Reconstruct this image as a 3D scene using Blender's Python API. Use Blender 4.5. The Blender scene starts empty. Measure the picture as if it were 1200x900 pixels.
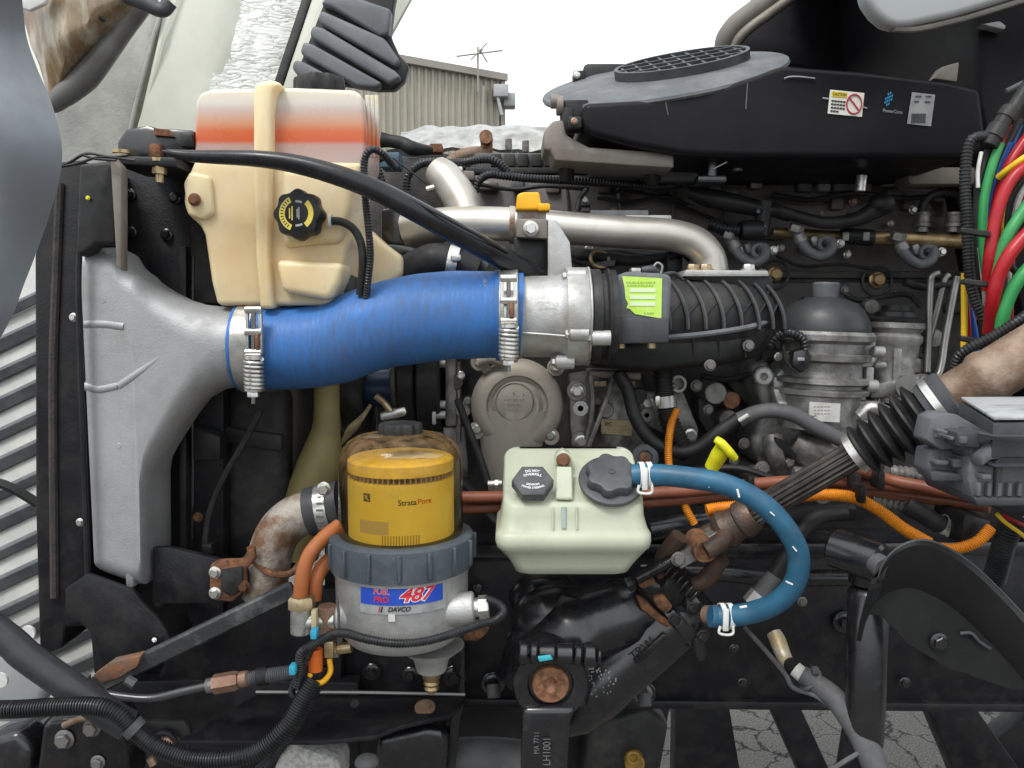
import bpy, bmesh, math, random
from mathutils import Vector, Matrix, noise as mnoise
V = Vector
R_ = math.radians
random.seed(11)
sc = bpy.context.scene
COL = sc.collection

# ------------------------------------------------------------------ camera
F = 942.0                      # focal length in photograph pixels (1200 wide)
PITCH = R_(5.0)
CH = 1.45                      # eye height above the yard
cd = bpy.data.cameras.new('camera'); cam = bpy.data.objects.new('camera', cd); COL.objects.link(cam)
cam.location = (0, 0, CH); cam.rotation_euler = (math.pi / 2 - PITCH, 0, 0)
cd.sensor_width = 36.0; cd.lens = 36.0 * F / 1200.0; cd.clip_start = 0.02; cd.clip_end = 500
sc.camera = cam

# ------------------------------------------------------------------ overcast sky
w = bpy.data.worlds.new('World'); sc.world = w; w.use_nodes = True
nt = w.node_tree; nt.nodes.clear()
sky = nt.nodes.new('ShaderNodeTexSky'); sky.sky_type = 'NISHITA'; sky.sun_disc = False
sky.sun_elevation = R_(58); sky.sun_rotation = R_(200); sky.air_density = 1.0; sky.dust_density = 4.0
hs = nt.nodes.new('ShaderNodeHueSaturation'); hs.inputs['Saturation'].default_value = 0.25
mx = nt.nodes.new('ShaderNodeMix'); mx.data_type = 'RGBA'; mx.inputs[0].default_value = 0.80
mx.inputs['B'].default_value = (10.6, 11.2, 11.6, 1)      # even cloud cover
bg = nt.nodes.new('ShaderNodeBackground'); bg.inputs[1].default_value = 0.10
ow = nt.nodes.new('ShaderNodeOutputWorld')
nt.links.new(sky.outputs[0], hs.inputs['Color']); nt.links.new(hs.outputs[0], mx.inputs['A'])
nt.links.new(mx.outputs['Result'], bg.inputs[0]); nt.links.new(bg.outputs[0], ow.inputs[0])
sd = bpy.data.lights.new('sun', 'SUN'); sd.energy = 1.5; sd.angle = R_(18); sd.color = (1, .97, .93)
sun = bpy.data.objects.new('sun', sd); COL.objects.link(sun)
SUNDIR = V((-.35, -.55, .95)).normalized()
sun.rotation_euler = SUNDIR.to_track_quat('Z', 'Y').to_euler()
sun.location = (0, 0, 6)
sc.view_settings.view_transform = 'Standard'; sc.view_settings.look = 'None'
sc.view_settings.exposure = 0.55; sc.view_settings.gamma = 1.0
sc.render.engine = 'CYCLES'
sc.cycles.max_bounces = 6; sc.cycles.diffuse_bounces = 3; sc.cycles.glossy_bounces = 3
sc.cycles.transmission_bounces = 6; sc.cycles.transparent_max_bounces = 8
sc.cycles.caustics_reflective = False; sc.cycles.caustics_refractive = False
sc.cycles.use_denoising = True

# ------------------------------------------------------------------ helpers
cP, sP = math.cos(PITCH), math.sin(PITCH)
def at(x, y, Y):
    u = (x - 600) / F; v = (450 - y) / F
    d = V((u, cP + v * sP, -sP + v * cP)); t = Y / d.y
    return V((d.x * t, Y, CH + d.z * t))
def S(Y): return Y / F
def spline(pts, k=6):
    if len(pts) < 3 or k < 2: return [p.copy() for p in pts]
    P = [pts[0] * 2 - pts[1]] + list(pts) + [pts[-1] * 2 - pts[-2]]
    out = []
    for i in range(1, len(P) - 2):
        a, b, c, d = P[i - 1], P[i], P[i + 1], P[i + 2]
        for j in range(k):
            t = j / k
            out.append(.5 * ((2 * b) + (c - a) * t + (2 * a - 5 * b + 4 * c - d) * t * t + (3 * b - a - 3 * c + d) * t ** 3))
    out.append(P[-2].copy()); return out
def lerp(a, b, t): return a + (b - a) * t
def frame(ax):
    z = V(ax).normalized(); h = V((0, 0, 1)) if abs(z.z) < .9 else V((1, 0, 0))
    x = h.cross(z).normalized(); return x, z.cross(x), z

class MB:
    def __init__(s): s.bm = bmesh.new()
    def join(s, t):
        me = bpy.data.meshes.new('t'); t.to_mesh(me); t.free(); s.bm.from_mesh(me); bpy.data.meshes.remove(me); return s
    def loft(s, rings, cap=True, closed=False):
        bm = s.bm; vr = [[bm.verts.new(p) for p in r] for r in rings]; n = len(vr[0])
        m = len(vr)
        for i in range(m if closed else m - 1):
            a, b = vr[i], vr[(i + 1) % m]
            for j in range(n):
                try: bm.faces.new((a[j], a[(j + 1) % n], b[(j + 1) % n], b[j]))
                except ValueError: pass
        if cap and not closed:
            bm.faces.new(list(reversed(vr[0]))); bm.faces.new(vr[-1])
        return s
    def sheet(s, grid, thick=0):
        t = bmesh.new(); vr = [[t.verts.new(p) for p in r] for r in grid]
        for i in range(len(vr) - 1):
            for j in range(len(vr[0]) - 1):
                t.faces.new((vr[i][j], vr[i][j + 1], vr[i + 1][j + 1], vr[i + 1][j]))
        bmesh.ops.recalc_face_normals(t, faces=t.faces)
        if thick: bmesh.ops.solidify(t, geom=t.faces[:], thickness=thick)
        return s.join(t)
    def path(s, pts, rad, n=12, cap=True):
        rings = []; prev = None
        for i, p in enumerate(pts):
            d = (pts[min(i + 1, len(pts) - 1)] - pts[max(i - 1, 0)])
            if d.length < 1e-9: d = V((0, 0, 1))
            d.normalize()
            if prev is None: x, y, z = frame(d)
            else:
                x = prev - d * prev.dot(d)
                x = x.normalized() if x.length > 1e-6 else frame(d)[0]
                y = d.cross(x)
            prev = x; r = rad[i] if isinstance(rad, (list, tuple)) else rad
            rings.append([p + (x * math.cos(2 * math.pi * j / n) + y * math.sin(2 * math.pi * j / n)) * r for j in range(n)])
        return s.loft(rings, cap)
    def tb(s, pts, r, n=12, k=6, corr=0, cap=True):
        """tube through (px, py, Y) points, radius in px; corr = rib pitch in px"""
        W = [at(*p) for p in pts]
        rr = [(r[i] if isinstance(r, (list, tuple)) else r) * S(pts[i][2]) for i in range(len(pts))]
        sp = spline(W, k); m = len(sp)
        kk = k if len(pts) > 2 else 1
        rl = []
        for i in range(m):
            f = i / kk if len(pts) > 2 else i; a = min(int(f), len(pts) - 1); b = min(a + 1, len(pts) - 1)
            rl.append(lerp(rr[a], rr[b], f - a))
        if corr:
            step = corr * S(pts[0][2]) / 4; out = []; ro = []; acc = 0; i = 0
            L = [0]
            for i in range(1, m): L.append(L[-1] + (sp[i] - sp[i - 1]).length)
            tot = L[-1]; q = 0; d = 0.0; cnt = 0
            while d <= tot:
                while q < m - 2 and L[q + 1] < d: q += 1
                t = (d - L[q]) / max(1e-9, L[q + 1] - L[q]); out.append(sp[q].lerp(sp[q + 1], t))
                ro.append(lerp(rl[q], rl[q + 1], t) * (1.0, 1.0, .84, .84)[cnt % 4]); cnt += 1; d += step
            sp, rl = out, ro
        return s.path(sp, rl, n, cap)
    def lathe(s, o, ax, prof, n=32, cap=True, rf=None):
        x, y, z = frame(ax); rings = []
        for t, r in prof:
            rings.append([V(o) + z * t + (x * math.cos(2 * math.pi * j / n) + y * math.sin(2 * math.pi * j / n)) * r * (rf(2 * math.pi * j / n) if rf else 1) for j in range(n)])
        return s.loft(rings, cap)
    def cyl(s, a, b, r, r2=None, n=24, bev=0):
        a, b = V(a), V(b); d = b - a; L = d.length; r2 = r if r2 is None else r2
        if bev: prof = [(0, r - bev), (bev, r), (L - bev, r2), (L, r2 - bev)]
        else: prof = [(0, r), (L, r2)]
        return s.lathe(a, d, prof, n)
    def cp(s, p0, p1, r, r2=None, n=24, bev=0):
        return s.cyl(at(*p0), at(*p1), r * S(p0[2]), None if r2 is None else r2 * S(p1[2]), n, bev * S(p0[2]))
    def disc(s, x, y, Y, r, h, n=28, bev=0, ax=(0, -1, 0)):
        o = at(x, y, Y); return s.cyl(o, o + V(ax).normalized() * h, r * S(Y), None, n, bev * S(Y))
    def solid(s, pts, ext, bev=0, seg=2, ang=25):
        t = bmesh.new(); f = t.faces.new([t.verts.new(p) for p in pts])
        r = bmesh.ops.extrude_face_region(t, geom=[f]); nv = [v for v in r['geom'] if isinstance(v, bmesh.types.BMVert)]
        bmesh.ops.translate(t, vec=V(ext), verts=nv); bmesh.ops.recalc_face_normals(t, faces=t.faces)
        if bev:
            es = [e for e in t.edges if len(e.link_faces) == 2 and e.calc_face_angle(0) > R_(ang)]
            bmesh.ops.bevel(t, geom=es, offset=bev, segments=seg, profile=.5, affect='EDGES', clamp_overlap=True)
        return s.join(t)
    def poly(s, pts, Y, depth, bev=0, seg=2, smooth=0, ang=25):
        W = [at(x, y, Y) for x, y in pts]
        if smooth:
            n = len(W); C = W[-2:] + W + W[:2]; W2 = spline(C, smooth); W = W2[2 * smooth:(n + 2) * smooth]
        return s.solid(W, (0, depth, 0), bev, seg, ang)
    def poly3(s, pts, thick, bev=0, seg=2):
        W = [at(*p) for p in pts]; nrm = (W[1] - W[0]).cross(W[2] - W[0]).normalized()
        if nrm.y < 0: nrm = -nrm
        return s.solid(W, nrm * thick, bev, seg)
    def bx(s, x0, y0, x1, y1, Y, depth, bev=.002, seg=2):
        a = at(x0, y0, Y); b = at(x1, y1, Y); c = at(x0, y1, Y); d = at(x1, y0, Y)
        return s.solid([V((a.x, Y, a.z)), V((b.x, Y, a.z)), V((b.x, Y, b.z)), V((a.x, Y, b.z))], (0, depth, 0), bev, seg)
    def bar(s, a, b, wd, th, up=(0, 0, 1), bev=.001):
        a, b = V(a), V(b); d = (b - a).normalized(); x = d.cross(V(up)).normalized(); u = x.cross(d)
        p = [a + x * wd / 2 + u * th / 2, a - x * wd / 2 + u * th / 2, a - x * wd / 2 - u * th / 2, a + x * wd / 2 - u * th / 2]
        return s.solid(p, b - a, bev, 1)
    def torus(s, o, ax, Rr, r, n=28, m=8):
        x, y, z = frame(ax); rings = []
        for i in range(n):
            a = 2 * math.pi * i / n; e = x * math.cos(a) + y * math.sin(a)
            rings.append([V(o) + e * (Rr + r * math.cos(2 * math.pi * j / m)) + z * r * math.sin(2 * math.pi * j / m) for j in range(m)])
        return s.loft(rings, closed=True)
    def hexa(s, o, ax, r, h, n=6):
        return s.lathe(o, ax, [(0, r), (h * .8, r), (h, r * .86)], n)
    def ball(s, o, r, sx=1, sy=1, sz=1, n=16):
        t = bmesh.new(); bmesh.ops.create_uvsphere(t, u_segments=n, v_segments=n // 2 + 2, radius=r)
        bmesh.ops.scale(t, vec=(sx, sy, sz), verts=t.verts); bmesh.ops.translate(t, vec=V(o), verts=t.verts); return s.join(t)
    def jitter(s, amp, scale):
        for v in s.bm.verts:
            q = mnoise.noise_vector(v.co * scale); v.co += q * amp
        return s

def link(name, me, mat, parent=None):
    if mat and not me.materials: me.materials.append(mat)
    o = bpy.data.objects.new(name, me); COL.objects.link(o)
    if parent:
        o.parent = parent; o.matrix_parent_inverse = Matrix.Translation(-V(parent['_o'])) if '_o' in parent else Matrix()
    return o
def mesh(mb, name, ang=38):
    bm = mb.bm; bmesh.ops.recalc_face_normals(bm, faces=bm.faces)
    me = bpy.data.meshes.new(name); bm.to_mesh(me); bm.free()
    for p in me.polygons: p.use_smooth = True
    me.set_sharp_from_angle(angle=R_(ang)); return me
def P(parent, name, mb, mat, label=None, ang=38, kind=None):
    o = link(name, mesh(mb, name, ang), mat, parent)
    if label: o['label'] = label
    if kind: o['kind'] = kind
    return o
def T(name, label, cat, loc=(600, 450, 1.2), group=None):
    o = bpy.data.objects.new(name, None); COL.objects.link(o); o.empty_display_size = .02
    o.location = at(*loc); o['_o'] = list(o.location); o['label'] = label; o['category'] = cat
    if group: o['group'] = group
    return o
def ONE(name, mb, mat, label, cat, group=None, ang=38):
    o = P(None, name, mb, mat, label, ang); o['category'] = cat
    if group: o['group'] = group
    return o
def ST(name, mb, mat, kind='structure', ang=38):
    o = P(None, name, mb, mat, None, ang); o['kind'] = kind; return o

BOLT = {}
def bolt(parent, x, y, Y, r, mat, ax=(0, -1, 0), name='bolt', off=0, h=.55):
    """a flanged hex bolt, mesh shared between alike bolts"""
    key = (mat.name, h)
    if key not in BOLT:
        m = MB(); m.lathe((0, 0, 0), (0, 0, 1), [(0, 1.0), (.1, 1.0), (.22, .82)], 20); m.hexa((0, 0, .2), (0, 0, 1), .74, h)
        me = mesh(m, 'bolt'); me.materials.append(mat); BOLT[key] = me
    o = bpy.data.objects.new(name, BOLT[key]); COL.objects.link(o)
    rr = r * S(Y); q = V(ax).to_track_quat('Z', 'Y'); loc = at(x, y, Y) + V(ax).normalized() * off
    o.location = loc; o.rotation_euler = q.to_euler(); o.rotation_euler.rotate_axis('Z', random.random() * 2); o.scale = (rr, rr, rr)
    if parent:
        o.parent = parent
        o.matrix_parent_inverse = Matrix.Translation(-V(parent['_o'])) if '_o' in parent else Matrix()
    return o
def text(parent, s, c, right, up, h, mat, name='lettering', shear=0, off=0, bold=0, bend=None, ext=.0002, wid=None):
    cu = bpy.data.curves.new('txt', 'FONT'); cu.body = s; cu.size = 1; cu.align_x = 'CENTER'; cu.align_y = 'CENTER'
    cu.shear = shear; cu.offset = bold; cu.resolution_u = 3
    t = bpy.data.objects.new('txt', cu); COL.objects.link(t)
    dg = bpy.context.evaluated_depsgraph_get(); me = bpy.data.meshes.new_from_object(t.evaluated_get(dg))
    bpy.data.objects.remove(t); bpy.data.curves.remove(cu)
    right = V(right).normalized(); up = V(up).normalized(); nrm = right.cross(up)
    xs = [v.co.x for v in me.vertices] or [0]; sx = h if wid is None else wid / max(1e-6, max(xs) - min(xs))
    for v in me.vertices:
        x, y = v.co.x * sx, v.co.y * h
        v.co = bend(x, y) if bend else V(c) + right * x + up * y + nrm * off
    me.materials.append(mat)
    return link(name, me, mat, parent)

# ------------------------------------------------------------------ materials
def M(name, col, rough=.5, metal=0, col2=None, ns=30, lo=.42, hi=.66, bump=0, bs=300, dust=0, dustc=(.26, .23, .19), ds=22,
      coat=0, trans=0, ior=1.45, sss=0, sssr=(.02, .012, .006), stretch=None, alpha=1, rvar=.14, spec=.4, band=None):
    m = bpy.data.materials.new(name); m.use_nodes = True; n = m.node_tree; b = n.nodes['Principled BSDF']
    L = n.links.new
    tc = n.nodes.new('ShaderNodeTexCoord'); src = tc.outputs['Object']
    if stretch:
        mp = n.nodes.new('ShaderNodeMapping'); mp.inputs['Scale'].default_value = stretch; L(src, mp.inputs[0]); vec = mp.outputs[0]
    else: vec = src
    def nz(scale, v=vec, det=6, r=.6):
        t = n.nodes.new('ShaderNodeTexNoise'); t.inputs['Scale'].default_value = scale; t.inputs['Detail'].default_value = det
        t.inputs['Roughness'].default_value = r; L(v, t.inputs['Vector']); return t.outputs['Fac']
    def ramp(f, lo, hi, a=(0, 0, 0), c=(1, 1, 1)):
        r = n.nodes.new('ShaderNodeMapRange'); r.inputs[1].default_value = lo; r.inputs[2].default_value = hi; L(f, r.inputs[0]); return r.outputs[0]
    def mix(f, A, B):
        q = n.nodes.new('ShaderNodeMix'); q.data_type = 'RGBA'
        if isinstance(f, float): q.inputs[0].default_value = f
        else: L(f, q.inputs[0])
        for k, c in (('A', A), ('B', B)):
            if isinstance(c, tuple): q.inputs[k].default_value = (*c, 1)
            else: L(c, q.inputs[k])
        return q.outputs['Result']
    c = col
    if band:                                  # liquid levels seen through a translucent wall: [(world z, colour), ...]
        sx = n.nodes.new('ShaderNodeSeparateXYZ'); L(src, sx.inputs[0])
        z0, z1 = band[0][0], band[-1][0]; cr = n.nodes.new('ShaderNodeValToRGB')
        L(ramp(sx.outputs[2], z0, z1), cr.inputs[0]); e = cr.color_ramp.elements
        while len(e) < len(band): e.new(.5)
        for i, (z, cc) in enumerate(band): e[i].position = (z - z0) / (z1 - z0)
        for i, (z, cc) in enumerate(band): e[i].color = (*cc, 1)
        c = cr.outputs[0]
    if col2: c = mix(ramp(nz(ns), lo, hi), c, col2)
    rg = ramp(nz(ns * 1.7), .3, .7)
    rm = n.nodes.new('ShaderNodeMath'); rm.operation = 'MULTIPLY_ADD'; L(rg, rm.inputs[0]); rm.inputs[1].default_value = rvar; rm.inputs[2].default_value = max(.03, rough - rvar / 2)
    ro = rm.outputs[0]
    if dust:
        f = ramp(nz(ds, src, 8, .7), .62 - dust * .35, .78)
        fm = n.nodes.new('ShaderNodeMath'); fm.operation = 'MULTIPLY'; L(f, fm.inputs[0]); fm.inputs[1].default_value = min(1, .35 + dust * .5)
        c = mix(fm.outputs[0], c, dustc)
        r2 = n.nodes.new('ShaderNodeMix'); r2.data_type = 'FLOAT'; L(fm.outputs[0], r2.inputs[0]); L(ro, r2.inputs[2]); r2.inputs[3].default_value = .85; ro = r2.outputs[0]
        if metal:
            mm = n.nodes.new('ShaderNodeMix'); mm.data_type = 'FLOAT'; L(fm.outputs[0], mm.inputs[0]); mm.inputs[2].default_value = metal; mm.inputs[3].default_value = 0; L(mm.outputs[0], b.inputs['Metallic'])
    if isinstance(c, tuple): b.inputs['Base Color'].default_value = (*c, 1)
    else: L(c, b.inputs['Base Color'])
    L(ro, b.inputs['Roughness'])
    if not (metal and dust): b.inputs['Metallic'].default_value = metal
    b.inputs['Specular IOR Level'].default_value = spec
    if bump:
        bp = n.nodes.new('ShaderNodeBump'); bp.inputs['Strength'].default_value = min(1, bump); bp.inputs['Distance'].default_value = .002
        L(nz(bs, det=4), bp.inputs['Height']); L(bp.outputs[0], b.inputs['Normal'])
    if coat: b.inputs['Coat Weight'].default_value = coat; b.inputs['Coat Roughness'].default_value = .1
    if trans: b.inputs['Transmission Weight'].default_value = trans; b.inputs['IOR'].default_value = ior
    if sss:
        b.inputs['Subsurface Weight'].default_value = sss; b.inputs['Subsurface Radius'].default_value = sssr; b.inputs['Subsurface Scale'].default_value = 1
    if alpha < 1: b.inputs['Alpha'].default_value = alpha
    m.diffuse_color = (*col, 1); return m
def nodes(m): return m.node_tree.nodes, m.node_tree.links.new, m.node_tree.nodes['Principled BSDF']

alu = M('cast aluminium', (.50, .50, .49), .45, .5, (.37, .36, .34), 24, bump=.3, bs=420, dust=.38, dustc=(.23, .205, .17), ds=34)
aluduct = M('sand cast aluminium', (.43, .44, .45), .5, .4, (.34, .34, .345), 9, .42, .68, bump=.3, bs=450, dust=.4, dustc=(.20, .185, .165), ds=15)
alubeige = M('weathered aluminium', (.42, .39, .335), .55, .25, (.40, .36, .30), 26, bump=.3, bs=420, dust=.35, dustc=(.30, .25, .19), ds=35)
aludark = M('oily aluminium', (.27, .26, .25), .4, .45, (.09, .083, .078), 30, bump=.35, bs=300, dust=.35, dustc=(.17, .15, .13))
stain = M('stainless tube', (.55, .53, .485), .42, .75, (.43, .39, .33), 16, stretch=(.5, 1, 1), dust=.12, dustc=(.36, .31, .25))
zinc = M('zinc plate', (.66, .65, .62), .3, .8, (.50, .48, .44), 60, dust=.12)
zincy = M('yellow zinc', (.50, .40, .24), .35, .7, (.36, .25, .14), 70, dust=.2)
alumod = M('grimy aluminium', (.40, .395, .385), .42, .55, (.17, .165, .16), 30, .4, .64, bump=.4, bs=320, dust=.45, dustc=(.13, .118, .105), ds=40)
steel = M('brushed steel', (.30, .29, .28), .35, .8, (.20, .19, .18), 50, stretch=(1, 1, .2))
brass = M('brass', (.40, .29, .15), .35, .75, (.24, .16, .09), 45, dust=.15)
rust = M('rust', (.23, .095, .045), .9, 0, (.085, .045, .03), 110, .38, .62, bump=.9, bs=300, dust=.5, dustc=(.34, .17, .08), ds=90)
rustnut = M('polished rust', (.30, .14, .075), .55, .3, (.12, .06, .035), 100, .4, .64, bump=.6, bs=220, dust=.4, dustc=(.36, .19, .10), ds=80)
yokem = M('dark rusty yoke', (.075, .058, .048), .45, .35, (.13, .07, .045), 60, bump=.5, bs=200, dust=.2, dustc=(.05, .045, .04))
rusttube = M('rust brown steel', (.29, .215, .16), .6, .25, (.16, .095, .06), 34, .38, .64, bump=.45, bs=260, dust=.3, dustc=(.30, .25, .20), ds=24)
rustpipe = M('pipe with surface rust', (.46, .42, .37), .55, .35, (.22, .12, .07), 26, .42, .6, bump=.6, bs=300, dust=.35, dustc=(.30, .22, .16), ds=40)
blk = M('black plastic', (.012, .012, .013), .42, 0, (.02, .02, .02), 30, bump=.1, bs=600, dust=.2, dustc=(.075, .07, .065), spec=.3)
blkd = M('black plastic dusty', (.018, .018, .019), .5, 0, (.034, .033, .032), 18, bump=.12, bs=400, dust=.35, dustc=(.11, .10, .09), ds=16, spec=.3)
flat = M('flat black steel', (.008, .008, .011), .45, 0, (.015, .0145, .016), 14, bump=.25, bs=260, dust=.42, dustc=(.05, .046, .043), ds=24, spec=.3, rvar=.25)
gloss = M('gloss black paint', (.008, .008, .010), .26, 0, (.013, .013, .015), 20, bump=.05, bs=90, dust=.2, dustc=(.05, .046, .042), ds=34, spec=.8)
wet = M('oily black casting', (.010, .010, .012), .16, 0, (.02, .018, .017), 40, bump=.45, bs=90, rvar=.2)
engine = M('engine grey black', (.034, .032, .033), .48, .1, (.07, .066, .063), 16, bump=.5, bs=200, dust=.5, dustc=(.14, .122, .108), ds=18)
enginel = M('engine warm grey', (.16, .146, .138), .48, .1, (.085, .078, .075), 14, bump=.4, bs=240, dust=.5, dustc=(.21, .185, .165), ds=16)
rub = M('rubber', (.014, .014, .015), .5, 0, (.026, .025, .025), 40, bump=.14, bs=500, dust=.25, dustc=(.085, .08, .075), spec=.35)
rubs = M('shiny rubber', (.015, .015, .017), .28, 0, (.022, .022, .024), 30, dust=.06, dustc=(.08, .08, .08))
rubg = M('grey rubber', (.10, .10, .105), .65, 0, (.07, .07, .072), 30, bump=.12, bs=500, dust=.2, dustc=(.18, .17, .16))
conduit = M('black conduit', (.016, .016, .018), .34, 0, (.03, .03, .031), 50, dust=.1, dustc=(.09, .085, .08))
grey = M('charcoal plastic', (.048, .051, .057), .5, 0, (.085, .088, .092), 16, bump=.12, bs=500, dust=.15, dustc=(.16, .155, .15))
greyl = M('dusty grey plastic', (.095, .102, .112), .6, 0, (.14, .147, .155), 24, bump=.15, bs=300, dust=.45, dustc=(.24, .235, .23), ds=20)
collar = M('collar blue grey', (.072, .088, .104), .5, 0, (.055, .067, .08), 25, bump=.12, bs=500, dust=.32, dustc=(.16, .165, .17), ds=35)
bluerub = M('blue hose rubber', (.026, .118, .205), .42, 0, (.02, .08, .14), 25, bump=.1, bs=300, dust=.3, dustc=(.11, .14, .155), ds=40)
whitep = M('white plastic', (.74, .74, .72), .45, 0, (.62, .61, .58), 50)
white = M('white print', (.78, .78, .76), .5)
black = M('black print', (.02, .02, .02), .5)
redp = M('red print', (.62, .03, .05), .5)
bluep = M('blue print', (.02, .07, .48), .4, 0, (.03, .10, .5), 40)
yelp = M('yellow print', (.75, .60, .08), .5, 0, (.62, .52, .16), 80)
lime = M('lime label', (.52, .78, .10), .5, 0, (.60, .82, .22), 40)
paper = M('label paper', (.62, .61, .58), .5, 0, (.50, .48, .45), 60)
papg = M('grey label', (.36, .36, .36), .5, 0, (.26, .26, .27), 60)
tanl = M('aged tan label', (.42, .33, .19), .5, 0, (.26, .19, .10), 50)
brown = M('brown nylon pipe', (.26, .085, .045), .42, 0, (.19, .065, .038), 25, dust=.1, dustc=(.28, .2, .16))
orange = M('orange conduit', (.82, .30, .015), .45, 0, (.66, .21, .012), 25, dust=.12, dustc=(.4, .26, .12))
orangeh = M('orange hose', (.50, .16, .05), .45, 0, (.40, .12, .04), 30, dust=.12, dustc=(.4, .3, .22))
oplug = M('orange plug', (.72, .15, .02), .4)
yel = M('bright yellow plastic', (.80, .78, .02), .4, 0, (.74, .66, .03), 60)
ycap = M('amber yellow cap', (.85, .42, .01), .4)
red = M('red cable', (.40, .010, .016), .34, 0, (.32, .01, .016), 30, dust=.1, dustc=(.25, .06, .05))
green = M('green cable', (.04, .31, .085), .38, 0, (.035, .25, .08), 30, dust=.1, dustc=(.12, .24, .12))
wire_b = M('blue wire', (.02, .10, .42), .35)
wire_y = M('yellow wire', (.72, .46, .02), .4)
copperf = M('aged copper fitting', (.36, .24, .17), .45, .5, (.28, .15, .10), 50, dust=.2)
olive = M('olive tan plastic', (.30, .25, .10), .5, 0, (.22, .18, .08), 14)
cream = M('cream gelcoat', (.58, .585, .505), .45, 0, (.50, .505, .43), 6, bump=.05, bs=120)
fibre = M('raw fibreglass', (.36, .36, .33), .75, 0, (.24, .24, .22), 16, .38, .7, bump=.5, bs=160, dust=.35, dustc=(.46, .46, .43), ds=9)
taupe = M('taupe rubber trim', (.20, .185, .165), .6, 0, (.15, .14, .125), 20, dust=.2)
lgrey = M('pale grey paint', (.37, .385, .39), .4, 0, (.32, .33, .335), 8, dust=.15, dustc=(.28, .27, .26))
tancast = M('tan grey casting', (.24, .215, .185), .5, .2, (.17, .15, .13), 16, bump=.2, bs=300, dust=.3)
# ================================================================== setting
asph = M('cracked asphalt', (.075, .071, .066), .9, 0, (.17, .162, .148), 150, .42, .6, bump=1, bs=260, dust=.4, dustc=(.22, .208, .19), ds=90)
n_, L_, b_ = nodes(asph)
vt = n_.new('ShaderNodeTexVoronoi'); vt.feature = 'DISTANCE_TO_EDGE'; vt.inputs['Scale'].default_value = 7.5
tcx = n_.new('ShaderNodeTexCoord'); nzz = n_.new('ShaderNodeTexNoise'); nzz.inputs['Scale'].default_value = 6; nzz.inputs['Detail'].default_value = 10; nzz.inputs['Roughness'].default_value = .68
L_(tcx.outputs['Object'], nzz.inputs['Vector'])
ad = n_.new('ShaderNodeVectorMath'); ad.operation = 'MULTIPLY_ADD'; L_(nzz.outputs['Color'], ad.inputs[0]); ad.inputs[1].default_value = (.20, .20, .20); L_(tcx.outputs['Object'], ad.inputs[2])
L_(ad.outputs[0], vt.inputs['Vector'])
gz = n_.new('ShaderNodeTexNoise'); gz.inputs['Scale'].default_value = 2.6; gz.inputs['Detail'].default_value = 5; L_(tcx.outputs['Object'], gz.inputs['Vector'])
gm_ = n_.new('ShaderNodeMapRange'); gm_.inputs[1].default_value = .52; gm_.inputs[2].default_value = .70; gm_.inputs[4].default_value = .035; L_(gz.outputs['Fac'], gm_.inputs[0])
ga = n_.new('ShaderNodeMath'); L_(vt.outputs['Distance'], ga.inputs[0]); L_(gm_.outputs[0], ga.inputs[1])
mr = n_.new('ShaderNodeMapRange'); mr.inputs[1].default_value = .006; mr.inputs[2].default_value = .03; L_(ga.outputs[0], mr.inputs[0])
old = b_.inputs['Base Color'].links[0].from_socket
mq = n_.new('ShaderNodeMix'); mq.data_type = 'RGBA'; L_(mr.outputs[0], mq.inputs[0]); mq.inputs['A'].default_value = (.02, .019, .018, 1); L_(old, mq.inputs['B']); L_(mq.outputs['Result'], b_.inputs['Base Color'])
bp2 = n_.new('ShaderNodeBump'); bp2.inputs['Distance'].default_value = .012; L_(mr.outputs[0], bp2.inputs['Height'])
ob = b_.inputs['Normal'].links[0].from_node; L_(ob.outputs[0], bp2.inputs['Normal']); L_(bp2.outputs[0], b_.inputs['Normal'])
g = MB(); g.sheet([[V((x, y, 0)) for x in (-200, -5, 5, 200)] for y in (-60, -2, 8, 300)])
ST('ground', g, asph)

# building with ribbed metal cladding
clad = M('beige cladding', (.40, .37, .30), .55, .1, (.36, .335, .275), 3)
cladtrim = M('cladding trim', (.30, .28, .24), .55, .1)
A0 = V((-6.2, 9.0, 0)); A1 = V((-.12, 12.7, 0))
bt = T('metal_shed', 'beige ribbed metal shed behind the truck under the white sky', 'building', (540, 370, 12.4))
dw = (A1 - A0); Ld = dw.length; du = dw / Ld; nw = V((du.y, -du.x, 0)); m = MB()
def zt(s): return 5.02 - .0 * s
k = int(Ld / .11)
lo, hi = [], []
for i in range(k + 1):
    for j, (o, t) in enumerate(((0, 0), (.035, .0), (.05, .03), (.08, .03))):
        q = A0 + du * min(Ld, i * .11 + o) + nw * t; lo.append(V((q.x, q.y, 0))); hi.append(V((q.x, q.y, zt(i * .11))))
m.sheet([lo, hi]); P(bt, 'wall', m, clad)
m = MB(); e1 = A1 + V((1.2, 7, 0)); m.solid([A1 + V((.0, .03, 0)), A1 + V((.0, .03, 5.0)), e1 + V((-1.2, 0, 5.0)), e1 + V((-1.2, 0, 0))], (-.05, 0, 0)); P(bt, 'end_wall', m, clad)
m = MB(); m.bar(A0 + V((0, 0, 5.04)) + nw * .05, A1 + V((0, 0, 5.04)) + nw * .05, .12, .10); P(bt, 'roof_trim', m, cladtrim)
m = MB(); q = A1 + nw * .06; m.bar(q + V((-.05, 0, 0)), q + V((-.05, 0, 4.98)), .08, .06, up=(1, 0, 0)); P(bt, 'corner_trim', m, cladtrim)
m = MB(); q0 = at(566, 101, 12.3); m.cyl(V((q0.x, q0.y, 0)), q0, .035, n=10); P(bt, 'downpipe', m, cladtrim)
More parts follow.
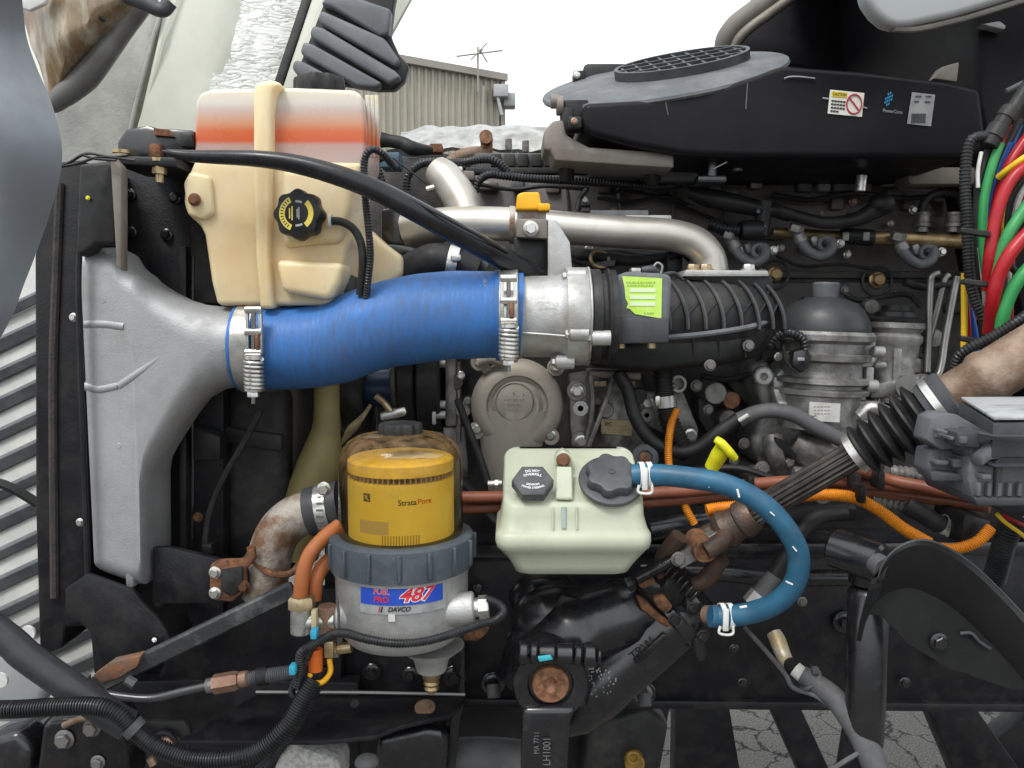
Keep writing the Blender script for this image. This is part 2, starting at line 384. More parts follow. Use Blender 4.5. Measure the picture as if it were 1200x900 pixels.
m = MB(); m.bx(578, 98, 596, 113, 12.35, .3, .02); m.bx(590, 108, 604, 124, 12.5, .25, .02); m.cp((583, 113, 12.4), (588, 135, 12.4), 2); P(bt, 'gutter_box', m, lgrey)
an = T('television_antenna', 'thin television antenna on a mast above the shed roof', 'antenna', (560, 100, 12.2))
m = MB(); m.cp((560, 108, 12.2), (560, 55, 12.2), 1.1, n=8); P(an, 'mast', m, cladtrim)
m = MB(); m.cp((535, 66, 12.2), (589, 59, 12.2), .9, n=6); P(an, 'boom', m, cladtrim)
for a, b in (((552, 70), (571, 50)), ((562, 58), (571, 73)), ((560, 63), (566, 58))):
    m = MB(); m.cp((*a, 12.1), (*b, 12.3), .8, n=6); P(an, 'element', m, cladtrim)

# ================================================================== tilted hood, upper left
hd = T('tilted_hood', 'cream fibreglass truck hood tilted forward with foil lined inner side', 'hood', (200, 150, 1.5))
m = MB(); m.poly3([(x, y, 1.78 + (170 - y) * .0006) for x, y in ((60, 320), (-900, 320), (-900, -300), (645, -300), (480, 0), (458, 40), (440, 62), (330, 112), (300, 300))], .012); P(hd, 'inner_skin', m, cream)
m = MB(); m.poly3([(62, 260, 1.4960), (62, 118, 1.5312), (100, 80, 1.5440), (130, 40, 1.5680), (160, 8, 1.5972), (188, 8, 1.6172), (188, 20, 1.6100), (153, 150, 1.5720), (150, 260, 1.5160)], .03, .006); m.jitter(.003, 30); P(hd, 'raw_fibreglass_panel', m, fibre, 'grey raw fibreglass patch beside the headlamp')
m = MB(); m.poly3([(238, -260, 1.7580), (180, 45, 1.5850), (165, 110, 1.5660), (150, 175, 1.5470), (222, 175, 1.5670), (242, 110, 1.5960), (258, 60, 1.6160), (265, 20, 1.6400), (300, -260, 1.7980)], .05, .016, 3); P(hd, 'pressed_channel', m, cream)
m = MB(); m.tb([(238, -250, 1.7520), (193, -10, 1.6080), (178, 50, 1.5820), (160, 120, 1.5600), (150, 165, 1.5530)], 2.4, n=8); P(hd, 'channel_edge', m, fibre)
foil = M('crinkled foil', (.62, .62, .585), .45, .2, (.53, .53, .50), 20)
n_, L_, b_ = nodes(foil)
tcx = n_.new('ShaderNodeTexCoord'); mp = n_.new('ShaderNodeMapping'); mp.inputs['Scale'].default_value = (.45, .45, 1.5); mp.inputs['Rotation'].default_value = (0, R_(-20), 0)
L_(tcx.outputs['Object'], mp.inputs[0]); nz1 = n_.new('ShaderNodeTexNoise'); nz1.inputs['Scale'].default_value = 26; nz1.inputs['Detail'].default_value = 3.5; nz1.inputs['Roughness'].default_value = .55
L_(mp.outputs[0], nz1.inputs['Vector'])
mu = n_.new('ShaderNodeMath'); mu.operation = 'MULTIPLY'; mu.inputs[1].default_value = 12; L_(nz1.outputs['Fac'], mu.inputs[0])
pp = n_.new('ShaderNodeMath'); pp.operation = 'PINGPONG'; pp.inputs[1].default_value = 1; L_(mu.outputs[0], pp.inputs[0])
mr = n_.new('ShaderNodeMapRange'); mr.inputs[1].default_value = 0; mr.inputs[2].default_value = .13; L_(pp.outputs[0], mr.inputs[0])
old = b_.inputs['Base Color'].links[0].from_socket; mq = n_.new('ShaderNodeMix'); mq.data_type = 'RGBA'; L_(mr.outputs[0], mq.inputs[0]); mq.inputs['A'].default_value = (.22, .22, .21, 1); L_(old, mq.inputs['B']); L_(mq.outputs['Result'], b_.inputs['Base Color'])
bp2 = n_.new('ShaderNodeBump'); bp2.inputs['Strength'].default_value = .45; bp2.inputs['Distance'].default_value = .003; L_(pp.outputs[0], bp2.inputs['Height']); L_(bp2.outputs[0], b_.inputs['Normal'])
m = MB(); gr = []
for i in range(43):
    t = -1.21 + i / 19; row = []
    for j in range(13):
        s = j / 12; x = lerp(lerp(272, 232, t), lerp(368, 312, t), s); y = -20 + 190 * t
        p = at(x, y, 1.56 + .04 * s + (170 - y) * .0006); p += V((0, -.006 * mnoise.noise(p * 22) - .004 * mnoise.noise(p * 60), 0)); row.append(p)
    gr.append(row)
m.sheet(gr, -.006); P(hd, 'heat_shield', m, foil, 'silver crinkled foil heat shield with dark wrinkle lines')
m = MB(); m.poly3([(436, -250, 1.7920), (447, -250, 1.7920), (330, 100, 1.6020), (319, 100, 1.6020)], .02, .004); P(hd, 'seal_strip', m, rub)
m = MB(); m.poly3([(447, -250, 1.7970), (469, -250, 1.7970), (352, 104, 1.6046), (330, 104, 1.6046)], .03, .004); P(hd, 'edge_rail', m, cream)
defl = M('deflector plastic', (.15, .16, .172), .5, 0, (.115, .122, .132), 14, bump=.15, bs=400, dust=.3, dustc=(.17, .17, .17), ds=20)
dk = T('ribbed_air_deflector', 'charcoal ribbed plastic air deflector on the hood edge above the coolant tank', 'deflector', (420, 60, 1.5))
m = MB(); m.poly([(392, -30), (468, -30), (461, 5), (457, 40), (468, 64), (479, 76), (474, 93), (462, 104), (440, 104), (404, 98), (350, 88), (352, 72)], 1.52, .03, .005); P(dk, 'backing_plate', m, blkd)
for a in ([(388, -14), (458, 10), (455, 40), (445, 42), (388, 8), (375, 4)], [(376, 11), (450, 44), (468, 70), (464, 78), (376, 28), (372, 21)], [(366, 29), (378, 32), (462, 82), (470, 90), (456, 98), (368, 46), (362, 40)], [(355, 48), (366, 51), (448, 97), (440, 103), (418, 101), (356, 66), (351, 60)], [(345, 69), (356, 72), (404, 98), (390, 106), (348, 88), (341, 78)]):
    m = MB(); m.poly(a, 1.498, .03, .006, 3); P(dk, 'rib', m, defl)

# grey inner fender panel close to the camera
m = MB(); gr = []
edge = [(-10, -300), (4, -140), (16, -30), (20, 10), (24, 45), (36, 82), (50, 115), (60, 148), (65, 178), (62, 210), (51, 250), (36, 290), (20, 330), (8, 362), (-12, 400), (-50, 470)]
es = spline([V((a, b, 0)) for a, b in edge], 4)
for e in es:
    row = []
    for j in range(21):
        s = j / 10; x = e.x - 150 * s; bul = .035 * math.sin(min(1, s * 2.2) * math.pi / 2) ; p = at(x, e.y + 14 * s, .62 - bul + .06 * max(0, s - .5) + .010 * math.sin(e.y / 38 + s * 3)); row.append(p)
    gr.append(row)
m.sheet(gr, .006); fl = M('inner fender plastic', (.215, .232, .255), .5, 0, (.16, .17, .185), 9, bump=.06, bs=60, dust=.1, dustc=(.3, .3, .3))
ONE('fender_flap', m, fl, 'smooth blue grey inner fender panel at the left edge of the hood', 'panel')

# headlamp bowl seen from behind
hl = T('headlamp_housing', 'brown film wrapped headlamp housing with a grey rim in the upper left corner', 'headlamp', (90, 70, 1.3))
film = M('brown translucent film', (.22, .15, .08), .2, 0, (.42, .36, .27), 22, .45, .62, bump=.9, bs=45, stretch=(2.2, 1, .6), coat=.6)
m = MB(); gr = []
for i in range(15):
    t = i / 14; row = []
    for j in range(15):
        s = j / 14; x = lerp(lerp(10, 58, t), lerp(192, 80, t), s); y = lerp(-30, 118, t) - 30 * s * t
        b = math.sin(math.pi * min(1, max(0, s))) * math.sin(math.pi * (.25 + .75 * t)) if t < 1 else 0
        p = at(x, y, 1.36 - .05 * b); p += V((0, .008 * mnoise.noise(V((x / 14, y / 30, 0))), 0)); row.append(p)
    gr.append(row)
m.sheet(gr, -.004); P(hl, 'bowl', m, film)
m = MB(); m.tb([(20, 30, 1.38), (40, 92, 1.37), (56, 124, 1.37), (74, 112, 1.37), (100, 90, 1.37), (122, 62, 1.37), (144, 32, 1.38), (166, 4, 1.39), (178, -16, 1.40)], [5, 6, 7, 13, 15, 14, 13, 12, 12], n=16); P(hl, 'rim', m, M('smoky grey rim', (.15, .145, .135), .35, 0, (.10, .09, .08), 14, bump=.2, bs=60))
m = MB(); m.tb([(150, -6, 1.33), (172, 4, 1.33), (190, 12, 1.33), (200, 2, 1.33)], [10, 9, 8, 8], n=12); P(hl, 'bulb_socket', m, grey)
m = MB(); m.tb([(82, -8, 1.32), (96, 2, 1.32), (106, 14, 1.32), (124, 24, 1.33)], 2, n=8); P(hl, 'wire', m, rub)
m = MB(); m.poly([(18, -20), (60, -20), (52, 4), (34, 12), (20, 8)], 1.30, .01, .003); P(hl, 'clear_film', m, whitep)

# grille seen past the radiator
mesh_m = M('perforated pale panel', (.46, .46, .44), .45, .1, (.55, .55, .51), 20, bump=.4, bs=900)
gt = T('hood_grille', 'pale perforated grille with dark slanted bars at the left edge', 'grille', (20, 600, 1.35))
m = MB(); m.poly3([(-600, 250, 1.60), (150, 250, 1.60), (150, 1100, 1.25), (-600, 1100, 1.25)], .01); P(gt, 'mesh_panel', m, mesh_m)
for i in range(17):
    y = 365 + i * 35; yd = lerp(1.535, 1.30, i / 16); m = MB(); a = at(-600, y + 286, yd - .125); b = at(140, y - 62, yd + .025); m.bar(a, b, .012, .021 + .005 * (i % 2), up=(0, -.4, 1), bev=.003); P(gt, 'slat', m, greyl)
m = MB(); m.tb([(-40, 560, 1.26), (5, 568, 1.26), (45, 590, 1.27)], 6, n=8); P(gt, 'cable', m, rub)

# ================================================================== radiator frame and charge air duct
rf = T('radiator_side_support', 'black steel radiator side support with lower gusset plate beside the cast duct', 'support', (100, 760, 1.1))
m = MB(); m.poly([(64, 190), (96, 187), (100, 500), (104, 735), (76, 735), (72, 760), (46, 770), (41, 600), (40, 300)], 1.07, .22, .004); P(rf, 'side_channel', m, flat)
m = MB(); m.tb([(70, 215, 1.068), (66, 320, 1.068), (62, 450, 1.068), (64, 700, 1.068)], 5, n=8); P(rf, 'welded_bead', m, M('brown scuffed weld', (.055, .045, .042), .7, 0, (.03, .028, .028), 25, bump=.6, bs=200))
m = MB(); m.poly([(92, 192), (128, 188), (136, 196), (136, 286), (112, 286), (97, 300), (88, 300)], 1.05, .03, .006, 3); P(rf, 'upper_gusset', m, rub)
m = MB(); m.tb([(93, 295, 1.05), (92, 340, 1.05), (95, 450, 1.05), (99, 560, 1.05), (103, 680, 1.05)], 3.5, n=8); P(rf, 'edge_flange', m, flat)
m = MB(); m.poly([(76, 690), (102, 672), (156, 692), (166, 706), (182, 722), (194, 738), (200, 752), (192, 762), (150, 776), (110, 790), (106, 742), (92, 728), (76, 734)], 1.045, .008, .002); P(rf, 'lower_gusset', m, flat)
for x, y in ((86, 372), (94, 612)): bolt(rf, x, y, 1.06, 5, zinc)
m = MB(); m.poly([(128, 180), (142, 196), (142, 318), (136, 312), (131, 230)], 1.04, .02, .003); P(rf, 'spacer_tab', m, tancast)
bolt(rf, 103, 232, 1.047, 2.6, yel, name='paint_mark'); bolt(rf, 181, 750, 1.04, 3, white, name='paint_fleck')

bk = T('radiator_shield', 'large black sheet shield of the radiator behind the cast duct', 'shield', (200, 640, 1.22))
m = MB(); m.poly([(122, 188), (232, 170), (262, 360), (262, 800), (122, 800)], 1.20, .12, .004); P(bk, 'sheet', m, flat)
m = MB(); m.poly([(208, 290), (218, 288), (218, 650), (210, 650)], 1.17, .03, .003); m.poly([(222, 262), (236, 262), (256, 350), (256, 356), (224, 356)], 1.165, .02, .003); P(bk, 'folded_edge', m, blkd)
for x, y in ((152, 228), (153, 272), (195, 275), (205, 232), (187, 705)): bolt(bk, x, y, 1.198, 7, gloss)
m = MB(); m.poly([(226, 500), (258, 512), (258, 540), (226, 540)], 1.16, .03, .003); P(bk, 'small_bracket', m, blk)
m = MB(); m.tb([(226, 300, 1.165), (225, 460, 1.165), (226, 540, 1.165), (225, 652, 1.165)], 2, n=6); P(bk, 'edge_bead', m, gloss)
bolt(bk, 232, 606, 1.15, 6, rust)
m = MB(); m.tb([(306, 480, 1.14), (285, 520, 1.14), (262, 560, 1.14), (246, 600, 1.14), (240, 640, 1.14)], 4, n=8); P(bk, 'drain_hose', m, rub)
m = MB(); m.bx(236, 638, 248, 650, 1.13, .03); P(bk, 'hose_clip', m, blk)
ub = T('upper_radiator_mount', 'black upper radiator mount with bolts and rusty shims beside the coolant tank', 'bracket', (180, 190, 1.1))
m = MB(); m.poly([(136, 166), (146, 150), (172, 146), (184, 150), (200, 150), (228, 152), (228, 190), (170, 190), (136, 182)], 1.10, .10, .006); P(ub, 'bracket_body', m, gloss)
m = MB(); m.poly([(180, 150), (198, 152), (204, 160), (180, 158)], 1.095, .02); P(ub, 'shim', m, rust)
m = MB(); m.bx(209, 155, 226, 172, 1.085, .04, .004); P(ub, 'rubber_bush', m, rub)
m = MB(); m.bx(174, 168, 188, 184, 1.09, .02); P(ub, 'shim', m, rust)
m = MB(); m.poly([(130, 182), (205, 184), (208, 196), (130, 192)], 1.06, .10, .003); P(ub, 'shelf', m, blkd)
for x, y in ((143, 182), (187, 192)):
    m = MB(); m.cp((x, y - 4, 1.07), (x, y + 12, 1.07), 8, n=6); m.cp((x, y + 12, 1.07), (x, y + 22, 1.07), 4.5, n=12); m.cp((x, y - 6, 1.07), (x, y - 2, 1.07), 10, n=18); P(ub, 'bolt', m, zincy)
m = MB()
for a in ([(64, 198), (82, 190), (102, 180), (130, 184), (150, 182)], [(66, 196), (90, 192), (118, 184), (158, 188)], [(98, 182), (112, 186), (136, 188)]): m.tb([(x, y, 1.03) for x, y in a], 1.7, n=6)
P(ub, 'wires', m, rub)

def rrect(c, hy, hz, r, n=8):
    r = min(r, hy * .999, hz * .999); out = []
    for k, (sy, sz) in enumerate(((-1, 1), (1, 1), (1, -1), (-1, -1))):
        for i in range(n):
            a = (i + .0) / (n - 1) * math.pi / 2
            a0 = (math.pi, math.pi / 2, 0, -math.pi / 2)[k] - a
            out.append(V((c.x, c.y + sy * (hy - r) + r * math.cos(a0), c.z + sz * (hz - r) + r * math.sin(a0))))
    return out
ca = T('charge_air_duct', 'light grey cast aluminium duct flaring from the blue hose to the radiator', 'duct', (130, 680, 1.1))
m = MB(); rings = []
for x, t, b, r in ((97, 299, 664, .010), (99, 293, 671, .022), (106, 289, 677, .030), (120, 288, 683, .034), (132, 294, 687, .034), (140, 307, 690, .034), (149, 316, 690, .032), (154, 319, 676, .030), (157, 321, 585, .030), (164, 327, 556, .032), (178, 335, 536, .036), (195, 343, 515, .040), (215, 351, 491, .045), (238, 357, 468, .050), (262, 359.5, 456, .056), (278, 361, 453, .06), (296, 361, 453, .06)):
    k = min(1, max(0, (x - 150) / 110)); ym = lerp(1.072, 1.115, k); p = at(x, t, ym); q = at(x, b, ym); hz = (p.z - q.z) / 2
    hy = lerp(.050, .0545, k)
    rings.append(rrect(V((p.x, 1.115, (p.z + q.z) / 2)), hy, hz, r))
m.loft(rings); P(ca, 'casting', m, aluduct, ang=60)
for pts in ([(101, 380), (125, 380), (147, 383)], [(141, 452), (165, 436), (190, 418), (207, 406), (228, 406), (246, 411), (254, 420)], [(101, 452), (118, 456), (140, 452)]):
    m = MB(); m.tb([(x, y, 1.0705) for x, y in pts], 6.5, n=20); P(ca, 'cast_rib', m, aluduct)
m = MB(); m.poly([(141, 600), (156, 578), (156, 690), (147, 690)], 1.068, .03, .004); P(ca, 'leg_facet', m, aluduct)
for x, y, r in ((122, 352, 4), (206, 388, 9), (246, 398, 7), (140, 522, 4)):
    m = MB(); m.disc(x, y, 1.068, r, .0035, n=20, bev=1); P(ca, 'cast_boss', m, aluduct)

bh = M('blue silicone hose', (.032, .18, .54), .45, 0, (.06, .13, .30), 40, .42, .78, stretch=(5, 1, .8), bump=.4, bs=60, dust=.75, dustc=(.075, .085, .105), ds=7)
m = MB(); m.tb([(284, 407, 1.115), (312, 407, 1.115), (350, 407, 1.113), (388, 402, 1.11), (425, 389, 1.11), (470, 377, 1.113), (525, 370, 1.115), (570, 369, 1.118), (610, 371, 1.12)], [48.5, 48.5, 48.5, 48.5, 49.5, 51, 51.5, 50.5, 50.5], n=40, k=8)
for v in m.bm.verts:
    v.co += V((0, 0, .0015)) * mnoise.noise(v.co * 25)
hz = P(None, 'charge_air_hose', m, bh, 'thick blue silicone charge air hose with grey scuffs', ang=60); hz['category'] = 'hose'
text(hz, 'SILICONE', at(568, 338, 1.072), (0, -.2, -1), (1, 0, 0), .006, papg, 'faded_print', off=.001)
def clamp(x, y, Y, r, label):
    t = T('hose_clamp', label, 'clamp', (x, y + r, Y), 'spring loaded clamps on the blue hose'); s = S(Y); o = at(x, y, Y); w = 11 * s
    m = MB(); m.lathe(o + V((-w, 0, 0)), (1, 0, 0), [(0, r * s), (0, r * s + .0025), (.001, r * s + .004), (2 * w - .001, r * s + .004), (2 * w, r * s + .0025), (2 * w, r * s)], 48, cap=False); P(t, 'band', m, zinc)
    Yf = Y - r * s - .008
    for dx in (-8, 8):
        m = MB(); m.bx(x + dx - 2.5, y - 40, x + dx + 2.5, y + 8, Yf - .002, .008, .001); P(t, 'band_strap', m, zinc)
    for dy in (-44, -18, 6):
        m = MB(); m.cp((x - 10, y + dy, Yf), (x + 10, y + dy, Yf), 4.5, n=14, bev=1); P(t, 'trunnion', m, zinc)
    m = MB(); m.cp((x, y - 42, Yf - .001), (x, y + 66, Yf - .001), 2.6, n=10); P(t, 'threaded_rod', m, steel)
    m = MB(); hp = []
    o2 = at(x, y + 14, Yf - .002); z1 = at(x, y + 48, Yf - .002).z
    for i in range(7 * 12 + 1):
        a = i / 12 * 2 * math.pi; f = i / 84; hp.append(V((o2.x + 9.5 * s * math.cos(a), o2.y + 9.5 * s * math.sin(a), lerp(o2.z, z1, f))))
    m.path(hp, 2.1 * s, 8); P(t, 'spring', m, zinc)
    m = MB(); m.cp((x, y + 10, Yf), (x, y + 14, Yf), 11, n=18); m.cp((x, y + 48, Yf), (x, y + 51, Yf), 11, n=18); P(t, 'washer', m, zinc)
    m = MB(); q = at(x, y + 58, Yf); m.hexa(q, (0, 0, 1), 6.5 * s, 7 * s); P(t, 'nut', m, zinc)
    m = MB(); m.bx(x + 1, y - 16, x + 6, y + 2, Yf - .006, .004, .001); P(t, 'rust_streak', m, rustnut)
    m = MB(); m.lathe(o + V((-w - 4 * s, 0, 0)), (1, 0, 0), [(0, r * s), (0, r * s + .0015), (4 * s, r * s + .0015), (4 * s, r * s)], 48, cap=False); P(t, 'blue_liner', m, bh)
clamp(297, 407, 1.115, 49.5, 'silver spring clamp between the blue hose and the cast duct')
clamp(596, 370, 1.12, 51.5, 'silver spring clamp between the blue hose and the throttle housing')
# ================================================================== coolant tank
def zr(r, Y): return at(600, r, Y).z
tankm = M('milky tank plastic', (.82, .69, .46), .36, 0, (.74, .52, .26), 5, .42, .72, bump=.06, bs=120, sss=.35, sssr=(.05, .03, .014), dust=.22, dustc=(.55, .46, .32), ds=26)
Yt = 1.09
tankb = M('tank wall with coolant', (.7, .5, .3), .3, 0, None, 10, sss=.2, sssr=(.03, .018, .008),
          band=[(zr(205, Yt), (.68, .58, .42)), (zr(192, Yt), (.50, .40, .37)), (zr(170, Yt), (.50, .32, .28)), (zr(165, Yt), (.60, .12, .045)), (zr(154, Yt), (.62, .15, .055)), (zr(144, Yt), (.60, .30, .18)), (zr(128, Yt), (.56, .45, .40)), (zr(120, Yt), (.64, .60, .54)), (zr(100, Yt), (.70, .64, .50))])
tk = T('coolant_tank', 'milky cream coolant tank with orange liquid showing near its top', 'tank', (330, 360, 1.15))
m = MB(); m.poly([(229, 118), (233, 109), (246, 104), (298, 103), (345, 102), (416, 105), (424, 112), (428, 150), (428, 182), (424, 200), (226, 200)], Yt, .12, .012, 4); P(tk, 'upper_chamber', m, tankb)
m = MB(); m.poly([(228, 186), (424, 190), (412, 235), (414, 282), (406, 292), (398, 330), (388, 358), (254, 358), (247, 330), (239, 275), (233, 263), (219, 252), (214, 238), (216, 216), (222, 200)], 1.083, .12, .010, 4); P(tk, 'lower_chamber', m, tankm)
m = MB(); m.poly([(296, 100), (303, 95), (316, 92), (330, 97), (320, 106), (317, 130), (317, 250), (315, 300), (320, 362), (304, 362), (299, 300), (296, 200)], 1.069, .10, .006, 3); P(tk, 'seam_rib', m, tankm)
m = MB(); m.poly([(322, 304), (402, 308), (398, 330), (390, 346), (384, 352), (330, 342)], 1.06, .06, .009, 4); P(tk, 'front_step', m, tankm)
m = MB(); m.poly([(330, 196), (412, 200), (412, 238), (400, 284), (330, 290)], 1.072, .06, .010, 4); P(tk, 'front_panel', m, tankm)
m = MB(); m.poly([(424, 262), (446, 282), (470, 300), (470, 322), (440, 350), (405, 360), (412, 300)], 1.20, .08, .008, 3); P(tk, 'rear_chamber', m, tankm)
m = MB(); m.poly([(214, 214), (222, 200), (246, 206), (250, 250), (238, 258), (219, 252)], 1.075, .03, .005, 3); P(tk, 'mounting_lug', m, tankm)
for x, Yq in ((431, 1.115), (436, 1.145), (441, 1.175)):
    m = MB(); m.tb([(x, 112, Yq), (x + 1, 150, Yq), (x + 1, 184, Yq)], 3, n=8); P(tk, 'corner_rib', m, tankb)
bolt(tk, 228, 234, 1.072, 7.5, rustnut)
def knob(p, o, ax, r, h, lobes, dep, mat, name='cap', n=80, pw=1):
    m = MB(); f = lambda a: 1 + dep * (math.cos(lobes * a) if pw == 1 else math.copysign(abs(math.cos(lobes * a)) ** pw, math.cos(lobes * a)))
    m.lathe(o, ax, [(0, r * .97), (h * .12, r), (h * .8, r * .985), (h * .95, r * .94), (h, r * .86)], n, rf=f); return P(p, name, m, mat)
o = at(375, 111, 1.13); knob(tk, o, (0, 0, 1), 28 * S(1.13), .022, 9, .06, blkd, 'pressure_cap', pw=.5)
o = at(375, 116, 1.13); m = MB(); m.cyl(o + V((0, 0, -.012)), o + V((0, 0, .006)), 25 * S(1.15), n=28); P(tk, 'filler_neck', m, tankm)
# front cap with yellow warning arcs
ax = V((-.10, -1, .05)).normalized(); o = at(358, 255, 1.072)
m = MB(); m.cyl(o, o + ax * .012, 22 * S(1.07), n=28); P(tk, 'side_neck', m, tankm)
fc = knob(tk, o + ax * .01, ax, 27.5 * S(1.07), .022, 8, .06, blk, 'side_cap')
ux = V((1, -.1, 0)).normalized(); uy = ux.cross(ax).normalized() * -1
if uy.z < 0: uy = -uy
cf = o + ax * .0325
def arc(parent, c, ux, uy, r0, r1, a0, a1, mat, name='warning_arc', n=14):
    m = MB(); m.sheet([[c + (ux * math.cos(a) + uy * math.sin(a)) * r for r in (r0, r1)] for a in [lerp(a0, a1, i / n) for i in range(n + 1)]]); return P(parent, name, m, mat)
s = S(1.05)
arc(fc, cf, ux, uy, 14 * s, 20.5 * s, R_(115), R_(248), yelp); arc(fc, cf, ux, uy, 14 * s, 20 * s, R_(-52), R_(48), yelp)
arc(fc, cf, ux, uy, 12.5 * s, 15 * s, R_(62), R_(95), papg, 'white_arc'); arc(fc, cf, ux, uy, 12.5 * s, 15 * s, R_(265), R_(300), papg, 'white_arc')
for i in range(11):
    a = R_(125 + i * 11); m = MB(); d = ux * math.cos(a) + uy * math.sin(a); e = ax * .0004
    tn = d.cross(ax).normalized() * .6 * s
    m.sheet([[cf + e + d * 15.5 * s - tn, cf + e + d * 15.5 * s + tn], [cf + e + d * 19 * s - tn, cf + e + d * 19 * s + tn]]); P(fc, 'print_mark', m, black)
for k, (du_, l) in enumerate(((3, 7), (1, 5), (-8, 6), (-5, 8))):
    m = MB(); e = cf + ax * .0004; m.sheet([[e + ux * (du_ - .7) * s + uy * l * s, e + ux * (du_ + .7) * s + uy * l * s], [e + ux * (du_ - .7) * s - uy * l * s, e + ux * (du_ + .7) * s - uy * l * s]]); P(fc, 'print_mark', m, papg if k < 2 else yelp)
m = MB(); m.cp((386, 259, 1.06), (389, 259, 1.06), 8, n=16); P(tk, 'hose_ring', m, whitep)
vh = MB(); vh.tb([(386, 259, 1.06), (400, 260, 1.06), (414, 268, 1.06), (423, 285, 1.06), (425, 310, 1.06), (422, 345, 1.07)], 4.8, n=12)
ONE('vent_hose', vh, rub, 'thin black vent hose curling down from the side cap of the coolant tank', 'hose')
m = MB(); m.tb([(462, 196, 1.09), (450, 182, 1.06), (436, 175, 1.05), (427, 190, 1.05), (428, 230, 1.05), (432, 270, 1.05), (434, 300, 1.055), (431, 330, 1.06), (429, 350, 1.07)], 4.6, n=12, corr=3.2)
ONE('tank_conduit', m, conduit, 'black ribbed conduit running down the right side of the coolant tank', 'conduit')
m = MB(); m.tb([(405, 330, 1.17), (400, 345, 1.16), (398, 370, 1.15)], [22, 26, 24], n=20); ONE('coolant_elbow', m, blkd, 'dark plastic elbow under the coolant tank behind the blue hose', 'elbow')
m = MB(); m.tb([(362, 340, 1.12), (385, 348, 1.12), (400, 356, 1.12)], 12, n=16); ONE('tank_spout', m, tankm, 'short cream spout below the coolant tank at the blue hose', 'spout')

# long black hose crossing in front of tank and engine
bhz = T('crossing_hose', 'long glossy black hose arching from the radiator mount down to the throttle bracket', 'hose', (400, 205, 1.0))
m = MB(); m.tb([(190, 177, 1.03), (200, 179, 1.03), (225, 183, 1.03), (300, 186, 1.02), (350, 193, 1.02), (400, 207, 1.02), (445, 225, 1.025), (500, 254, 1.035), (560, 287, 1.07), (610, 314, 1.13), (655, 338, 1.20)], [1, 4, 7, 9.5, 11, 12, 12.5, 13, 13, 13, 13], n=20); P(bhz, 'hose', m, rubs)
m = MB(); m.tb([(480, 233, 1.02), (540, 265, 1.03), (596, 296, 1.085)], 1.6, n=6); P(bhz, 'moulded_seam', m, rub)

# olive shroud and lower coolant pipe
m = MB(); m.tb([(340, 340, 1.30), (338, 440, 1.30), (336, 540, 1.30), (334, 660, 1.30)], [30, 32, 34, 34], n=24); ONE('shaded_column_side', m, M('shaded olive plastic', (.055, .048, .038), .5, 0, (.04, .035, .03), 14), 'dark shaded olive plastic column standing in for the shaded left side of the olive column', 'shroud')  # darker second column paints in the shaded left side of the olive one
m = MB(); m.tb([(384, 340, 1.25), (383, 420, 1.25), (383, 480, 1.25), (382, 505, 1.25), (374, 545, 1.25), (356, 600, 1.25), (346, 650, 1.25)], [14, 14.5, 15, 17, 26, 28, 28], n=28); ONE('fan_shroud_column', m, olive, 'tall olive tan plastic column behind the fuel filter below the blue hose', 'shroud')
m = MB(); m.poly([(262, 440), (335, 455), (335, 660), (262, 660)], 1.22, .06, .02, 4); m.poly([(262, 500), (330, 510), (330, 530), (262, 520)], 1.21, .02, .004); ONE('fan_shroud', m, blkd, 'rounded black fan shroud left of the rusty elbow pipe', 'shroud')
lp = T('lower_coolant_pipe', 'rusty silver elbow pipe curving down left of the fuel filter', 'pipe', (315, 690, 1.1))
m = MB(); m.tb([(385, 594, 1.12), (366, 598, 1.12), (346, 606, 1.12), (328, 622, 1.12), (318, 645, 1.12), (313, 672, 1.12), (310, 700, 1.12)], 26, n=28); P(lp, 'elbow', m, rustpipe)
m = MB(); m.tb([(362, 600, 1.12), (380, 596, 1.12), (400, 592, 1.12)], 29.5, n=28); P(lp, 'rubber_sleeve', m, grey)
m = MB(); o = at(382, 596, 1.12); m.lathe(o, (1, -.0, .2), [(-.008, .0355), (-.008, .037), (.008, .037), (.008, .0355)], 40, cap=False); P(lp, 'clamp_band', m, zinc)
for i in range(9):
    a = R_(-60 + i * 14); m = MB(); q = V((o.x, o.y - .0372 * math.cos(a), o.z + .0372 * math.sin(a))); m.bar(q + V((-.005, 0, 0)), q + V((.005, 0, 0)), .0012, .003, bev=0); P(lp, 'clamp_slot', m, aludark)
bolt(lp, 380, 573, 1.07, 8.5, zinc)
lb = T('pipe_bracket', 'black plate bracket with a rusty clip end holding the rusty elbow pipe', 'bracket', (250, 700, 1.09))
m = MB(); m.poly([(178, 642), (196, 641), (250, 654), (290, 668), (292, 690), (262, 708), (178, 708)], 1.09, .012, .003); P(lb, 'plate', m, flat)
m = MB(); m.poly([(246, 662), (256, 656), (284, 655), (290, 645), (298, 640), (300, 655), (288, 668), (290, 690), (272, 706), (252, 704), (245, 690)], 1.078, .008, .003); P(lb, 'clip', m, rust)
m = MB(); m.poly([(258, 668), (284, 664), (284, 692), (270, 700), (258, 692)], 1.074, .006, .003); P(lb, 'rubber_pad', m, blkd)
m = MB(); m.tb([(292, 640, 1.10), (300, 660, 1.095), (318, 672, 1.085), (340, 672, 1.09), (352, 660, 1.1)], 4, n=8); P(lb, 'pipe_strap', m, rust)
for x, y, mt in ((252, 671, zinc), (252, 695, zinc), (286, 687, rust)): bolt(lb, x, y, 1.077, 7.5, mt)

